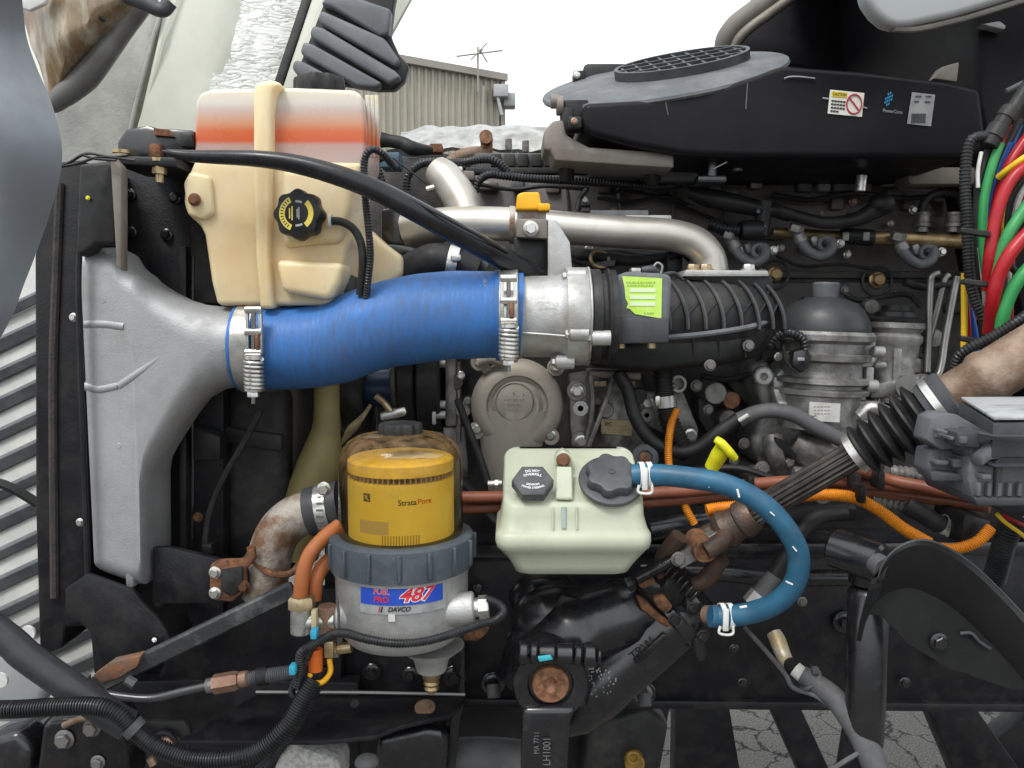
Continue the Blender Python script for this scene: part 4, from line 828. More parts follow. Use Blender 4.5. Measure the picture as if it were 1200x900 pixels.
# bracket with yellow cap over the throttle
tbk = T('throttle_bracket', 'grey folded steel bracket with a bolt standing above the throttle housing', 'bracket', (640, 320, 1.15))
m = MB(); m.poly([(605, 256), (642, 256), (642, 280), (605, 278)], 1.13, .03, .003); P(tbk, 'top_pad', m, tancast)
m = MB(); m.poly([(642, 256), (652, 258), (668, 284), (671, 320), (642, 328)], 1.128, .006, .002); P(tbk, 'side_fin', m, alu)
m = MB(); m.poly([(602, 278), (642, 280), (642, 322), (602, 322)], 1.15, .03, .003); P(tbk, 'dark_back', m, blk)
bolt(tbk, 622, 268, 1.128, 9, zinc)
m = MB(); m.bx(606, 240, 640, 258, 1.16, .03, .003); P(tbk, 'cap_seat', m, rustpipe)
yc = T('yellow_plug', 'bright amber yellow plastic plug on top of the throttle bracket', 'plug', (620, 246, 1.18))
m = MB(); m.poly([(604, 246), (606, 228), (612, 225), (632, 225), (634, 239), (641, 239), (644, 246)], 1.145, .035, .003, 3); P(yc, 'cap_body', m, ycap)
m = MB(); m.bx(630, 238, 645, 247, 1.14, .03, .003); P(yc, 'tab', m, ycap)

# throttle housing (cast aluminium)
th = T('throttle_housing', 'cast aluminium throttle housing between the blue hose and the black intake', 'housing', (650, 425, 1.15))
Yh = 1.13; sH = S(Yh); o = at(604, 371, Yh)
m = MB(); m.lathe(o, (1, 0, 0), [(0, 49 * sH), (6 * sH, 50 * sH), (8 * sH, 47 * sH), (48 * sH, 47.5 * sH), (54 * sH, 50 * sH), (60 * sH, 54 * sH)], 48); P(th, 'barrel', m, alu)
m = MB(); q = o + V((58 * sH, 0, 0)); m.lathe(q, (1, 0, 0), [(0, 56 * sH), (4 * sH, 57 * sH), (24 * sH, 57 * sH), (27 * sH, 55 * sH)], 48); P(th, 'flange', m, alu)
m = MB(); m.torus(q + V((26 * sH, 0, 0)), (1, 0, 0), 57 * sH, .0015, 48, 6); P(th, 'gasket_edge', m, zinc)
for x, y, Y in ((665, 324, 1.10), (668, 391, 1.072), (694, 396, 1.07), (652, 424, 1.10)):
    m = MB(); c_ = at(x, y, Y); m.cyl(c_, c_ + V((20 * sH, 0, 0)), 8.5 * sH, n=18); P(th, 'bolt_boss', m, alu); bolt(th, x - 1, y, Y, 7, zinc, ax=(-1, -.15, 0))
m = MB(); m.tb([(612, 390, 1.075), (640, 392, 1.072), (664, 394, 1.07)], 1.5, n=6); P(th, 'cast_line', m, alu)
gm = M('embossed grey', (.42, .42, .41), .5, .3)
for i, st in enumerate(('A 470 098 04 05', 'GD-AISI10MG')): text(th, st, at(642, 355 + i * 6.5, Yh - 47 * sH - .0003), (1, 0, -.03), (0, 0, 1), .0042, gm, 'cast_number', off=.0004, ext=.0005)
m = MB(); o2 = o + V((85 * sH, 0, 0)); m.lathe(o2, (1, 0, 0), [(0, 53 * sH), (3 * sH, 55 * sH), (12 * sH, 55 * sH), (13 * sH, 50 * sH), (18 * sH, 50 * sH), (20 * sH, 54 * sH), (30 * sH, 54 * sH)], 48); P(th, 'black_coupling', m, blkd)
m = MB(); m.torus(o2 + V((22 * sH, 0, 0)), (1, 0, 0), 54.5 * sH, .0016, 40, 6); P(th, 'coupling_ring', m, blkd)

# black ribbed intake
im = T('intake_manifold', 'black ribbed plastic intake manifold right of the throttle housing', 'manifold', (820, 430, 1.28))
Yi = 1.25; m = MB(); rg = []
prof = [(700, 44, 52), (720, 46, 56), (760, 47, 58), (800, 47, 58), (840, 46, 55), (870, 43, 50), (892, 38, 42), (906, 30, 28)]
for x, up_, dn in prof:
    c_ = at(x, 374, Yi); ring = []
    for j in range(32):
        a = 2 * math.pi * j / 32; hz_ = (up_ if math.sin(a) > 0 else dn) * S(Yi); ring.append(V((c_.x, Yi - .056 * math.cos(a) * min(1, up_ / 44), c_.z + hz_ * math.sin(a))))
    rg.append(ring)
m.loft(rg); P(im, 'shell', m, blkd, ang=50)
def fin(x, a, dr): 
    u_ = (46 if x < 850 else 46 - (x - 850) * .12) * S(Yi); c_ = at(x, 374, Yi); k = 1 if x < 850 else 1 - (x - 850) / 160
    return V((c_.x + 24 * S(Yi) * math.cos(a), Yi - (.054 * k + dr) * math.cos(a), c_.z - .012 * math.cos(a) + (u_ + dr * .45) * math.sin(a)))
fx = (752, 772, 792, 812, 832, 851, 868, 882)
for x in fx:
    A_ = [R_(-2 + i * 6.6) for i in range(15)]
    m = MB(); m.sheet([[fin(x, a, -.002) for a in A_], [fin(x, a, .014) for a in A_]], .0036); f1 = P(im, 'rib', m, blkd)
    m = MB(); m.path([fin(x, a, .0138) for a in A_], .0018, 6); P(f1, 'rib_edge', m, grey)
for x0, x1 in zip(fx, fx[1:]):
    for a0, a1 in ((R_(18), R_(38)), (R_(42), R_(60)), (R_(64), R_(78))):
        m = MB(); m.sheet([[fin(x0, a0, -.002), fin(x1, a1, -.002)], [fin(x0, a0, .009), fin(x1, a1, .010)]], .003); P(im, 'cross_rib', m, blkd)
m = MB(); m.tb([(700, 398, 1.175), (740, 398, 1.172), (790, 395, 1.17), (830, 391, 1.172), (870, 385, 1.18), (895, 379, 1.20), (906, 374, 1.23)], 3.4, n=8); P(im, 'flange_lip', m, greyl)
m = MB(); m.poly([(690, 398), (742, 399), (800, 396), (850, 390), (902, 376), (905, 392), (890, 412), (850, 428), (760, 436), (690, 430)], 1.20, .1, .012, 3); P(im, 'lower_shell', m, blk)
for x in (812, 842, 872): m = MB(); m.tb([(x, 398, 1.195), (x + 2, 418, 1.2)], 1.3, n=6); P(im, 'lower_web', m, blkd)
m = MB(); m.poly([(800, 322), (905, 322), (910, 360), (895, 352), (860, 334), (806, 328)], 1.225, .05, .003); P(im, 'top_web', m, blk)
for x, y in ((877, 405), (832, 428)): bolt(im, x, y, 1.195, 7, aludark)
# grey actuator box on the throttle with a torn lime label
ac = T('throttle_actuator', 'charcoal actuator box with a torn lime green label on the throttle', 'actuator', (752, 405, 1.1))
m = MB(); m.poly([(716, 342), (722, 326), (732, 318), (774, 320), (786, 322), (788, 330), (784, 402), (720, 403), (718, 370)], 1.10, .07, .006, 3); P(ac, 'box', m, greyl)
m = MB(); m.poly([(718, 372), (784, 372), (784, 402), (720, 403)], 1.097, .01, .003); P(ac, 'lower_face', m, grey)
m = MB(); m.poly([(729, 323.5), (776, 326), (775, 373), (762, 371), (744, 368), (738, 362), (734, 361), (736, 356), (733, 350), (732, 338)], 1.0985, .0008); lb_ = P(ac, 'lime_label', m, lime)
for y in (338, 346, 354): m = MB(); m.bx(738, y, 768, y + 4.5, 1.0978, .0006, 0); P(lb_, 'worn_streak', m, M('worn lime %d' % y, (.72, .84, .56), .5))
fm_ = M('faint print', (.36, .50, .12), .5)
for y, x0, x1 in ((330, 734, 772), (333.5, 735, 768), (366, 755, 770)):
    for i in range(int((x1 - x0) / 3.2)):
        m = MB(); m.bx(x0 + i * 3.2, y, x0 + i * 3.2 + 1.6 + (i % 3) * .4, y + 1.8, 1.0978, .0006, 0); P(lb_, 'faint_mark', m, fm_)
m = MB(); m.bx(740, 314, 751, 320, 1.11, .02, .001); P(ac, 'brass_screw', m, zinc)
for x in (727, 763): m = MB(); m.cp((x, 402, 1.12), (x, 408, 1.12), 6, n=12); P(ac, 'foot_screw', m, zincy)
m = MB(); m.tb([(752, 317, 1.12), (764, 316, 1.12), (776, 322, 1.13), (790, 320, 1.15), (800, 328, 1.16)], [4, 5, 3, 2, 2], n=10); P(ac, 'cable', m, grey)
m = MB(); m.tb([(764, 315, 1.12), (770, 308, 1.12), (776, 312, 1.12), (774, 322, 1.12)], 1.2, n=6); P(ac, 'wire_tie', m, papg)

# dark clutter above the intake
cm = T('sensor_cluster', 'dark sensors and wiring under the stainless tube above the intake', 'sensor', (740, 310, 1.35))
m = MB(); m.tb([(670, 300, 1.34), (700, 300, 1.34), (740, 306, 1.34), (790, 300, 1.34)], 6, n=10); P(cm, 'loom', m, blkd)
m = MB(); m.torus(at(703, 304, 1.33), (.2, -1, .6), 11 * S(1.33), .0035); P(cm, 'ring_eye', m, zincy)
m = MB(); m.poly([(695, 308), (722, 304), (720, 312), (700, 314)], 1.32, .01, .002); P(cm, 'lever', m, greyl)
m = MB(); m.bx(782, 296, 800, 322, 1.3, .03, .004); m.tb([(784, 300, 1.3), (800, 296, 1.3), (810, 304, 1.3)], 5, n=10); P(cm, 'connector', m, blk)
m = MB(); m.poly([(672, 290), (720, 294), (760, 300), (700, 318), (672, 318)], 1.36, .03, .003); P(cm, 'plate', m, engine)
m = MB(); m.tb([(676, 246, 1.40), (680, 232, 1.4), (688, 222, 1.4)], 3, n=8); m.bx(678, 240, 692, 250, 1.42, .02); P(cm, 'injector_clip', m, gloss)

# black harness trunk on the head
hn = T('harness_trunk', 'flat black plastic harness trunk with a T elbow on the engine head', 'harness', (880, 260, 1.36))
m = MB(); m.tb([(808, 226, 1.36), (830, 232, 1.355), (860, 238, 1.35), (895, 246, 1.35)], [7, 11, 11, 9], n=16); P(hn, 'trunk', m, blk)
m = MB(); m.tb([(896, 236, 1.35), (894, 256, 1.35), (890, 276, 1.35)], [10, 9, 10], n=16); m.tb([(896, 246, 1.35), (908, 247, 1.35), (925, 252, 1.36)], 8, n=14); P(hn, 'elbow', m, blk)
m = MB(); m.tb([(892, 270, 1.345), (876, 270, 1.345), (868, 270, 1.345)], [12, 12, 11], n=16); P(hn, 'sleeve', m, blk)
m = MB(); m.tb([(868, 270, 1.35), (850, 268, 1.36), (832, 262, 1.37)], 8.5, n=14, corr=4); P(hn, 'ribbed_branch', m, conduit)
m = MB(); m.tb([(905, 244, 1.35), (930, 252, 1.35), (965, 261, 1.345), (1000, 258, 1.34), (1022, 248, 1.335), (1038, 238, 1.33)], [7, 7, 7, 8, 10, 13], n=16); P(hn, 'sensor_lead', m, rub)
m = MB(); m.ball(at(1033, 239, 1.33), 14 * S(1.33), 1.1, 1, .9); P(hn, 'sensor_boot', m, rub)
m = MB(); m.disc(888, 248, 1.335, 2.2, .004, n=10); m.bx(890, 264, 898, 266, 1.33, .004, 0); P(hn, 'latch', m, greyl)

# fuel rail and injector lines
fl_ = T('fuel_rail', 'bronze common rail tube along the head under the black sensor lead', 'rail', (1010, 278, 1.38))
m = MB(); m.cp((905, 272, 1.39), (1000, 278, 1.39), 6, n=16); m.cp((1000, 278, 1.385), (1130, 283, 1.385), 8.5, n=18, bev=1); P(fl_, 'rail_tube', m, brass)
m = MB(); m.cp((986, 276, 1.38), (1022, 279, 1.38), 9.5, n=16); P(fl_, 'rail_clamp', m, blk)
for x in (988, 1012): m = MB(); m.bx(x, 272, x + 7, 282, 1.365, .01, .001); P(fl_, 'clamp_screw', m, aludark)
for x in (1080, 1116):
    m = MB(); o = at(x, 272, 1.38); m.lathe(o, (0, 0, 1), [(0, .010), (.008, .010), (.009, .013), (.014, .013), (.015, .011), (.02, .0125), (.024, .011), (.029, .0125), (.033, .010)], 20); P(fl_, 'rail_fitting', m, aludark)
m = MB(); m.tb([(1080, 252, 1.38), (1082, 240, 1.38), (1090, 230, 1.38), (1104, 226, 1.38), (1122, 228, 1.385), (1130, 245, 1.39)], 5, n=12); P(fl_, 'bridge_pipe', m, blkd)
for i, (x, y) in enumerate(((858, 288), (936, 280), (1055, 290))):
    t = T('injector_line', ('grey injector line curl under the black T elbow', 'grey injector line curl below the bronze rail', 'grey injector line curl left of the steel tubes')[i], 'fuel line', (x, y + 20, 1.36), 'curled injector lines')
    m = MB(); m.tb([(x - 4, y - 14, 1.37), (x, y - 2, 1.355), (x + 10, y + 13, 1.345), (x + 24, y + 20, 1.345), (x + 36, y + 15, 1.345), (x + 39, y + 4, 1.35), (x + 30, y + 1, 1.36)], 6, n=12); P(t, 'pipe', m, M('grey painted pipe %d' % i, (.10, .105, .115), .5, 0, (.15, .15, .155), 40))
    m = MB(); c_ = at(x - 4, y - 9, 1.36); m.hexa(c_, (.2, -.3, 1), 9 * S(1.36), .012); m.cyl(at(x, y - 4, 1.355), at(x + 4, y + 4, 1.352), 7.5 * S(1.36), n=14); P(t, 'union_nut', m, aludark)
    m = MB(); m.poly([(x + 14, y - 2), (x + 22, y - 5), (x + 26, y + 6), (x + 18, y + 9)], 1.37, .02, .003); P(t, 'clamp_ear', m, alu); m = MB(); m.poly([(x + 42, y + 2), (x + 50, y - 1), (x + 55, y + 6), (x + 48, y + 12), (x + 43, y + 10)], 1.37, .02, .003); P(t, 'clamp_ear', m, alu)
    bolt(t, x + 49, y + 5, 1.368, 5, zinc); 
    m = MB(); m.torus(at(x + 31, y + 6, 1.35), (0, 1, 0), 7 * S(1.35), .004, 20, 8); P(t, 'boss', m, greyl)

# oil filter module
of = T('oil_filter_module', 'cast aluminium oil filter module with a black domed cap', 'oil filter', (965, 560, 1.3))
Yo = 1.28; so = S(Yo); c_ = at(961, 440, Yo); axo = V((.035, 0, 1)).normalized()
def oz(r): return at(961, r, Yo).z - c_.z
def lo_(prof, n=48, **k): m = MB(); m.lathe(c_, axo, [(oz(r), q * so) for r, q in prof], n, **k); return m
P(of, 'domed_cap', lo_([(394, 50), (388, 52), (382, 51.5), (372, 49), (362, 43), (354, 33), (350, 22), (348, 15)]), M('worn black cap', (.036, .037, .04), .42, 0, (.055, .056, .058), 14, dust=.3, dustc=(.11, .108, .105), ds=22))
P(of, 'cap_hex', lo_([(352, 14), (340, 15), (333, 15.5), (331, 14)], n=12), greyl)
P(of, 'canister', lo_([(500, 44), (470, 46), (462, 46), (460, 54), (455, 55), (453, 47), (449, 46), (447, 54), (442, 54), (440, 46), (424, 45), (421, 54), (414, 55), (412, 47), (402, 47), (398, 57), (392, 58), (388, 54)], n=56), alumod)
m = MB(); m.poly([(1004, 400), (1030, 406), (1030, 420), (1016, 440), (1016, 490), (1002, 500)], 1.26, .06, .005); P(of, 'web', m, alu)
m = MB()
for x, y, w_, h_ in ((1008, 418, 18, 8), (1010, 444, 14, 7), (1006, 470, 16, 8), (1016, 430, 8, 30)): m.bx(x, y, x + w_, y + h_, 1.245, .03, .003)
P(of, 'ribs', m, alu)
c2 = at(1044, 440, 1.32); m = MB(); s2 = S(1.32); z2 = lambda r: at(1044, r, 1.32).z - c2.z
m.lathe(c2, axo, [(z2(470), 27 * s2), (z2(420), 27 * s2), (z2(404), 28 * s2), (z2(400), 31 * s2), (z2(394), 31 * s2), (z2(390), 27 * s2), (z2(384), 32 * s2), (z2(378), 32 * s2)], 36); P(of, 'secondary_canister', m, alumod)
m = MB(); m.lathe(c2, axo, [(z2(380), 29 * s2), (z2(374), 30 * s2), (z2(371), 22 * s2), (z2(366), 21 * s2), (z2(364), 15 * s2), (z2(358), 15 * s2)], 24, rf=lambda a: 1 + .05 * math.cos(6 * a)); P(of, 'secondary_cap', m, blk)
m = MB(); m.bx(1048, 408, 1056, 460, 1.28, .03, .003); m.poly([(1020, 450), (1090, 438), (1092, 455), (1085, 466), (1040, 466), (1020, 468)], 1.275, .06, .006); P(of, 'side_arm', m, alumod)
m = MB(); m.cp((1062, 452, 1.29), (1064, 453, 1.255), 13, n=24); P(of, 'sensor_plug', m, steel)
m = MB(); m.poly([(880, 430), (900, 420), (912, 440), (918, 470), (930, 500), (1000, 500), (1012, 520), (990, 545), (960, 560), (900, 560), (880, 520), (895, 480)], 1.30, .10, .012, 3); P(of, 'lower_casting', m, alumod)
m = MB(); m.lathe(at(895, 441, 1.26), (-.2, -1, 0), [(-.03, 11 * so), (0, 11 * so), (.003, 9 * so), (.003, 4.5 * so), (-.01, 4.5 * so)], 24); P(of, 'lug_eye', m, alu)
m = MB(); m.poly([(905, 445), (918, 430), (925, 455), (920, 468), (908, 462)], 1.27, .03, .005); m.poly([(906, 455), (930, 458), (932, 470), (910, 472)], 1.26, .03, .004); P(of, 'lug_arm', m, alu)
m = MB(); m.tb([(905, 512, 1.27), (908, 530, 1.26), (915, 552, 1.27)], [12, 13, 10], n=16); m.tb([(930, 520, 1.27), (960, 535, 1.26), (985, 548, 1.28)], [18, 22, 16], n=18); P(of, 'oil_passage', m, aludark)
for x, y, r, mt in ((924, 541, 7, zinc), (893, 549, 9, aludark), (912, 418, 5, zinc), (950, 548, 6, aludark), (1000, 430, 5, zinc), (1008, 478, 5, zinc)): bolt(of, x, y, 1.255, r, mt)
m = MB(); m.poly([(908, 512), (918, 516), (936, 534), (930, 540), (912, 530)], 1.245, .01, .003); P(of, 'rubber_clip', m, rub)
m = MB(); m.poly([(949, 471), (985, 473), (984, 495), (948, 493)], Yo - 48 * so - .003, .004); lab = P(of, 'data_label', m, paper)
text(of, 'DC', at(953, 489, Yo - 48 * so - .0035), (1, 0, 0), (0, 0, 1), .007, black, bold=.02)
for y in (476, 480, 484):
    for x in range(954, 972, 4): m = MB(); m.bx(x, y, x + 2.5, y + 1.2, Yo - 48 * so - .0036, .0005, 0); P(lab, 'print_mark', m, papg)
m = MB(); m.tb([(902, 404, 1.22), (910, 394, 1.215), (925, 390, 1.21), (940, 397, 1.21), (944, 410, 1.21)], 6, n=12, corr=4.4); P(of, 'sensor_conduit', m, conduit)
m = MB(); m.poly([(930, 412), (946, 408), (952, 416), (948, 432), (940, 438), (928, 428)], 1.205, .025, .004); P(of, 'sensor_connector', m, gloss)
m = MB(); m.bx(935, 419, 943, 423, 1.203, .004, .001); P(of, 'connector_tab', m, papg)
m = MB(); m.tb([(918, 404, 1.215), (922, 424, 1.215), (936, 438, 1.21)], 2.2, n=8); P(of, 'sensor_wire', m, rub)

# steel tubes
for pts, lab in (([(1100, 320, 1.33), (1092, 324, 1.33), (1090, 340, 1.33), (1088, 390, 1.32), (1086, 436, 1.31)], 'leftmost of the upright steel tubes beside the oil filter module'),
                 ([(1112, 322, 1.36), (1106, 330, 1.36), (1096, 370, 1.36), (1084, 415, 1.36)], 'rear slanted steel tube crossing behind the upright steel tubes'),
                 ([(1122, 324, 1.31), (1118, 340, 1.31), (1108, 395, 1.30), (1103, 428, 1.29), (1097, 442, 1.285), (1084, 446, 1.28)], 'rightmost steel tube curving into the oil filter module arm')):
    m = MB(); m.tb(pts, 4.2, n=12); ONE('steel_tube', m, steel, lab, 'tube', 'upright steel tubes')
m = MB(); m.tb([(1060, 330, 1.36), (1085, 336, 1.36), (1130, 330, 1.36)], 5, n=10); ONE('rear_rubber_line', m, rub, 'dark rubber line behind the tops of the steel tubes', 'line')
m = MB(); m.poly([(1062, 200), (1070, 195), (1150, 196), (1150, 216), (1066, 216)], 1.35, .05, .004); ONE('rear_bracket_bar', m, tancast, 'brown grey flat bracket bar below the air cleaner at the wire bundle', 'bracket')

# coolant pump
pm = T('coolant_pump', 'round beige grey coolant pump casting behind the green reservoir', 'pump', (605, 550, 1.3))
Yp = 1.30; sp2 = S(Yp); o = at(606, 474, Yp)
m = MB(); m.lathe(o, (0, -1, 0), [(-.02, 54 * sp2), (.012, 54 * sp2), (.024, 50 * sp2), (.03, 42 * sp2), (.03, 36 * sp2), (.022, 34 * sp2), (.022, 30 * sp2), (.030, 25 * sp2), (.030, 23 * sp2)], 56); P(pm, 'volute', m, alubeige)
m = MB(); m.lathe(o + V((-.004, 0, .008)), (0, -1, 0), [(.025, 23 * sp2), (.033, 22.5 * sp2), (.034, 21.5 * sp2)], 40); P(pm, 'centre_plate', m, alubeige)
m = MB(); m.torus(o + V((-.004, -.034, .008)), (0, 1, 0), 21.5 * sp2, .0009, 40, 6); P(pm, 'plate_groove', m, aludark)
m = MB(); m.torus(o + V((0, -.023, 0)), (0, 1, 0), 39 * sp2, .007, 48, 10); P(pm, 'ring_ridge', m, alubeige)
m = MB(); rg = []
for y, x, w_ in ((480, 604, 44), (510, 602, 40), (530, 598, 34), (548, 596, 29), (562, 597, 27), (580, 600, 27)):
    q = at(x, y, Yp - .005); rg.append([q + V((w_ * sp2 * math.cos(a), .03 * math.sin(a), 0)) for a in [2 * math.pi * i / 28 for i in range(28)]])
m.loft(rg); P(pm, 'outlet_neck', m, alubeige, ang=60)
for x, y in ((559, 503), (645, 510), (651, 430), (562, 424)):
    m = MB(); m.disc(x, y, 1.30, 10, .02, n=20, bev=1); m.bar(at(x, y, 1.292), at(lerp(x, 606, .4), lerp(y, 474, .4), 1.292), .014, .016, up=(0, 1, 0)); P(pm, 'bolt_ear', m, alubeige); bolt(pm, x, y, 1.279, 6.5, zinc)
gb = M('engraved grey', (.20, .18, .15), .6)
for i, st in enumerate(('A 472 200 14 01', 'DUAL 2017')): text(pm, st, o + V((-.004, -.0352, .011 - i * .008)), (1, 0, 0), (0, 0, 1), .0048, gb, 'cast_number')
for q in ((-.006, .022), (.010, .020), (-.002, -.008)): m = MB(); m.cyl(o + V((q[0], -.0345, q[1])), o + V((q[0], -.0355, q[1])), .0012, n=8); P(pm, 'punch_mark', m, gb)
m = MB(); m.tb([(560, 424, 1.27), (575, 420, 1.27), (590, 424, 1.27)], 7, n=12); P(pm, 'upper_spigot', m, alubeige)

# auxiliary bracket and compressor
ax_ = T('auxiliary_bracket', 'narrow oily aluminium bracket with bolts right of the coolant pump', 'bracket', (680, 535, 1.28))
m = MB(); m.poly([(667, 440), (690, 436), (692, 470), (698, 500), (690, 528), (672, 534), (668, 500)], 1.28, .04, .005); P(ax_, 'plate', m, aludark)
m = MB(); m.tb([(692, 440, 1.27), (694, 480, 1.265), (684, 530, 1.27)], 3, n=8); m.tb([(720, 440, 1.27), (706, 480, 1.26), (688, 528, 1.265)], 3, n=8); P(ax_, 'edge_rib', m, aludark)
for x, y in ((676, 458), (681, 517)): 
    m = MB(); m.disc(x, y, 1.28, 12, .008, bev=1); P(ax_, 'bolt_pad', m, aludark); bolt(ax_, x, y, 1.271, 8, zinc)
m = MB(); m.lathe(at(680, 478, 1.278), (0, -1, 0), [(0, 9 * S(1.28)), (.008, 9 * S(1.28)), (.008, 3.5 * S(1.28)), (0, 3.5 * S(1.28))], 20); P(ax_, 'threaded_eye', m, alu)
cmx = T('air_compressor', 'dark grey air compressor body with a tan maker label below the intake', 'compressor', (730, 540, 1.32))
m = MB(); m.lathe(at(722, 540, 1.36), (0, 0, 1), [(0, .062), (.02, .066), (.07, .064), (.10, .058), (.13, .05), (.15, .045)], 36); P(cmx, 'body', m, aludark)
m = MB(); m.poly([(690, 434), (752, 436), (752, 446), (690, 442)], 1.27, .06, .004); P(cmx, 'top_plate', m, tancast)
for x in (703, 737): m = MB(); m.cp((x, 446, 1.29), (x, 452, 1.29), 8, n=6); P(cmx, 'top_nut', m, zincy)
m = MB(); m.poly([(704, 491), (741, 493), (740, 511), (705, 508)], 1.29, .003); lb3 = P(cmx, 'maker_label', m, tanl)
text(cmx, 'DC', at(713, 497, 1.2885), (1, 0, 0), (0, 0, 1), .0075, black, bold=.02)
for y in (499, 503):
    for x in range(712, 736, 4): m = MB(); m.bx(x, y, x + 2.4, y + 1.3, 1.2886, .0006, 0); P(lb3, 'print_mark', m, brass)
cx = T('compressor_conduit', 'thick ribbed black hose with a silver clamp right of the compressor', 'hose', (785, 500, 1.26))
m = MB(); m.tb([(776, 425, 1.27), (778, 450, 1.265), (781, 480, 1.26), (790, 508, 1.26), (806, 534, 1.265)], 12, n=18, corr=5); P(cx, 'hose', m, rub)
m = MB(); o = at(779, 470, 1.262); m.lathe(o, (.1, 0, -1), [(-.009, .0168), (-.009, .0185), (.009, .0185), (.009, .0168)], 30, cap=False); m.bx(768, 464, 774, 476, 1.242, .01); P(cx, 'clamp', m, zinc)
sb = T('support_strut', 'dark support strut with bolts and an empty eye under the intake', 'bracket', (790, 530, 1.3))
m = MB(); m.poly([(745, 455), (770, 460), (785, 440), (800, 455), (820, 505), (815, 525), (790, 515), (760, 500), (748, 490)], 1.31, .04, .006); P(sb, 'strut', m, aludark)
m = MB(); m.lathe(at(792, 450, 1.30), (.2, -1, .1), [(0, 10 * S(1.3)), (.012, 10 * S(1.3)), (.012, 7 * S(1.3)), (0, 7 * S(1.3))], 24); P(sb, 'eye', m, alu)
for x, y in ((758, 472), (809, 510)): bolt(sb, x, y, 1.305, 8, zinc)
m = MB(); m.lathe(at(757, 486, 1.305), (0, -1, 0), [(0, 8 * S(1.3)), (.008, 8 * S(1.3)), (.008, 3 * S(1.3)), (0, 3 * S(1.3))], 20); P(sb, 'threaded_eye', m, aludark)
m = MB(); m.lathe(at(755, 536, 1.24), (0, -1, .1), [(0, 16 * S(1.24)), (.008, 16 * S(1.24)), (.01, 14 * S(1.24)), (.01, 9 * S(1.24)), (.006, 8 * S(1.24))], 32); t = ONE('isolator_washer', m, greyl, 'round grey washer behind the large reservoir cap', 'washer'); m = MB(); m.hexa(at(755, 536, 1.236), (0, -1, .1), 7 * S(1.24), .004); P(t, 'rusty_head', m, rustnut)
m = MB(); m.tb([(724, 436, 1.25), (736, 458, 1.25), (744, 488, 1.245), (762, 515, 1.24), (790, 529, 1.235), (815, 526, 1.23), (840, 508, 1.225), (866, 490, 1.22)], 8, n=14); ONE('compressor_hose', m, rub, 'dull black hose sagging from the compressor towards the yellow dipstick', 'hose')
m = MB(); m.tb([(866, 492, 1.22), (885, 484, 1.215), (905, 481, 1.21), (930, 486, 1.20), (955, 500, 1.195), (985, 515, 1.19), (1005, 524, 1.19)], 9, n=14); t = ONE('grey_heater_hose', m, rubg, 'blue grey hose crossing below the oil filter label', 'hose'); m = MB(); m.cp((866, 493, 1.21), (877, 486, 1.205), 2.6, n=8); P(t, 'paint_dab', m, paper)
m = MB(); m.disc(852, 467, 1.34, 10, .03, bev=1); ONE('rusty_core_plug', m, rustnut, 'round rusty core plug above the yellow dipstick', 'plug')
bolt(en, 848, 491, 1.33, 9, alu)
m = MB(); m.poly([(818, 465), (858, 470), (862, 505), (830, 510), (818, 490)], 1.36, .05, .006); m.poly([(845, 440), (900, 450), (910, 470), (880, 480), (860, 460)], 1.37, .04, .01); P(en, 'block_boss', m, engine)
dp = T('dipstick', 'bright yellow T handled dipstick below the oil filter module', 'dipstick', (840, 548, 1.1))
m = MB(); m.tb([(834, 548, 1.12), (842, 534, 1.11), (848, 524, 1.10)], [8.5, 10, 9], n=18); P(dp, 'grip', m, yel)
m = MB(); m.tb([(839, 515, 1.095), (846, 520, 1.09), (855, 530, 1.09), (861, 537, 1.095)], [4.6, 5.4, 5.4, 4.6], n=14); P(dp, 't_bar', m, yel)
m = MB(); m.tb([(834, 546, 1.12), (828, 560, 1.14), (820, 590, 1.18)], 4, n=10); P(dp, 'tube', m, rub)

# belts and pulleys seen under the blue hose
pu = T('fan_pulley', 'black belt pulley under the blue hose left of the coolant pump', 'pulley', (495, 480, 1.35))
for x0, x1, r, mt in ((472, 492, 62, blk), (494, 520, 66, rub), (462, 470, 40, aludark)):
    m = MB(); a = at(x0, 440, 1.36); b = at(x1, 440, 1.36); m.cyl(a, b, r * S(1.36), n=48, bev=.003); P(pu, 'pulley_wheel', m, mt)
m = MB(); a = at(404, 462, 1.36); b = at(432, 462, 1.36); m.cyl(a, b, 46 * S(1.36), n=40, bev=.004); P(pu, 'fan_hub', m, blkd)
m = MB(); m.cyl(at(430, 455, 1.36), at(475, 455, 1.36), 22 * S(1.36), n=24); P(pu, 'shaft', m, M('deep blue hub', (.012, .035, .09), .4))
m = MB(); m.poly([(444, 484), (474, 476), (477, 484), (474, 488), (446, 494)], 1.28, .02, .003); P(pu, 'bright_tab', m, zinc)
m = MB(); m.tb([(440, 464, 1.27), (450, 472, 1.27), (458, 482, 1.27)], 4, n=8); P(pu, 'tan_stud', m, zincy)
m = MB()
for i in range(6): m.tb([(400 + i * 3, 520 - i * 3, 1.26), (410 + i * 3, 500 - i * 2, 1.25), (424 + i * 2, 490 - i * 3, 1.27)], 2.2, n=6)
P(pu, 'frayed_shroud_edge', m, M('tan fibre', (.34, .27, .14), .8, 0, (.2, .15, .08), 60))
tc_ = T('tensioner_bracket', 'grey aluminium bracket with bolts between the pulley and coolant pump', 'bracket', (525, 500, 1.3))
m = MB(); m.bx(521, 420, 535, 500, 1.30, .05, .004); m.bx(534, 425, 540, 520, 1.31, .04, .003); m.poly([(518, 500), (545, 500), (550, 560), (530, 560)], 1.33, .04, .004); P(tc_, 'plate', m, aludark)
for y in (426, 474, 486): m = MB(); m.cp((508, y, 1.29), (522, y, 1.29), 5, n=12); P(tc_, 'stud', m, alu)
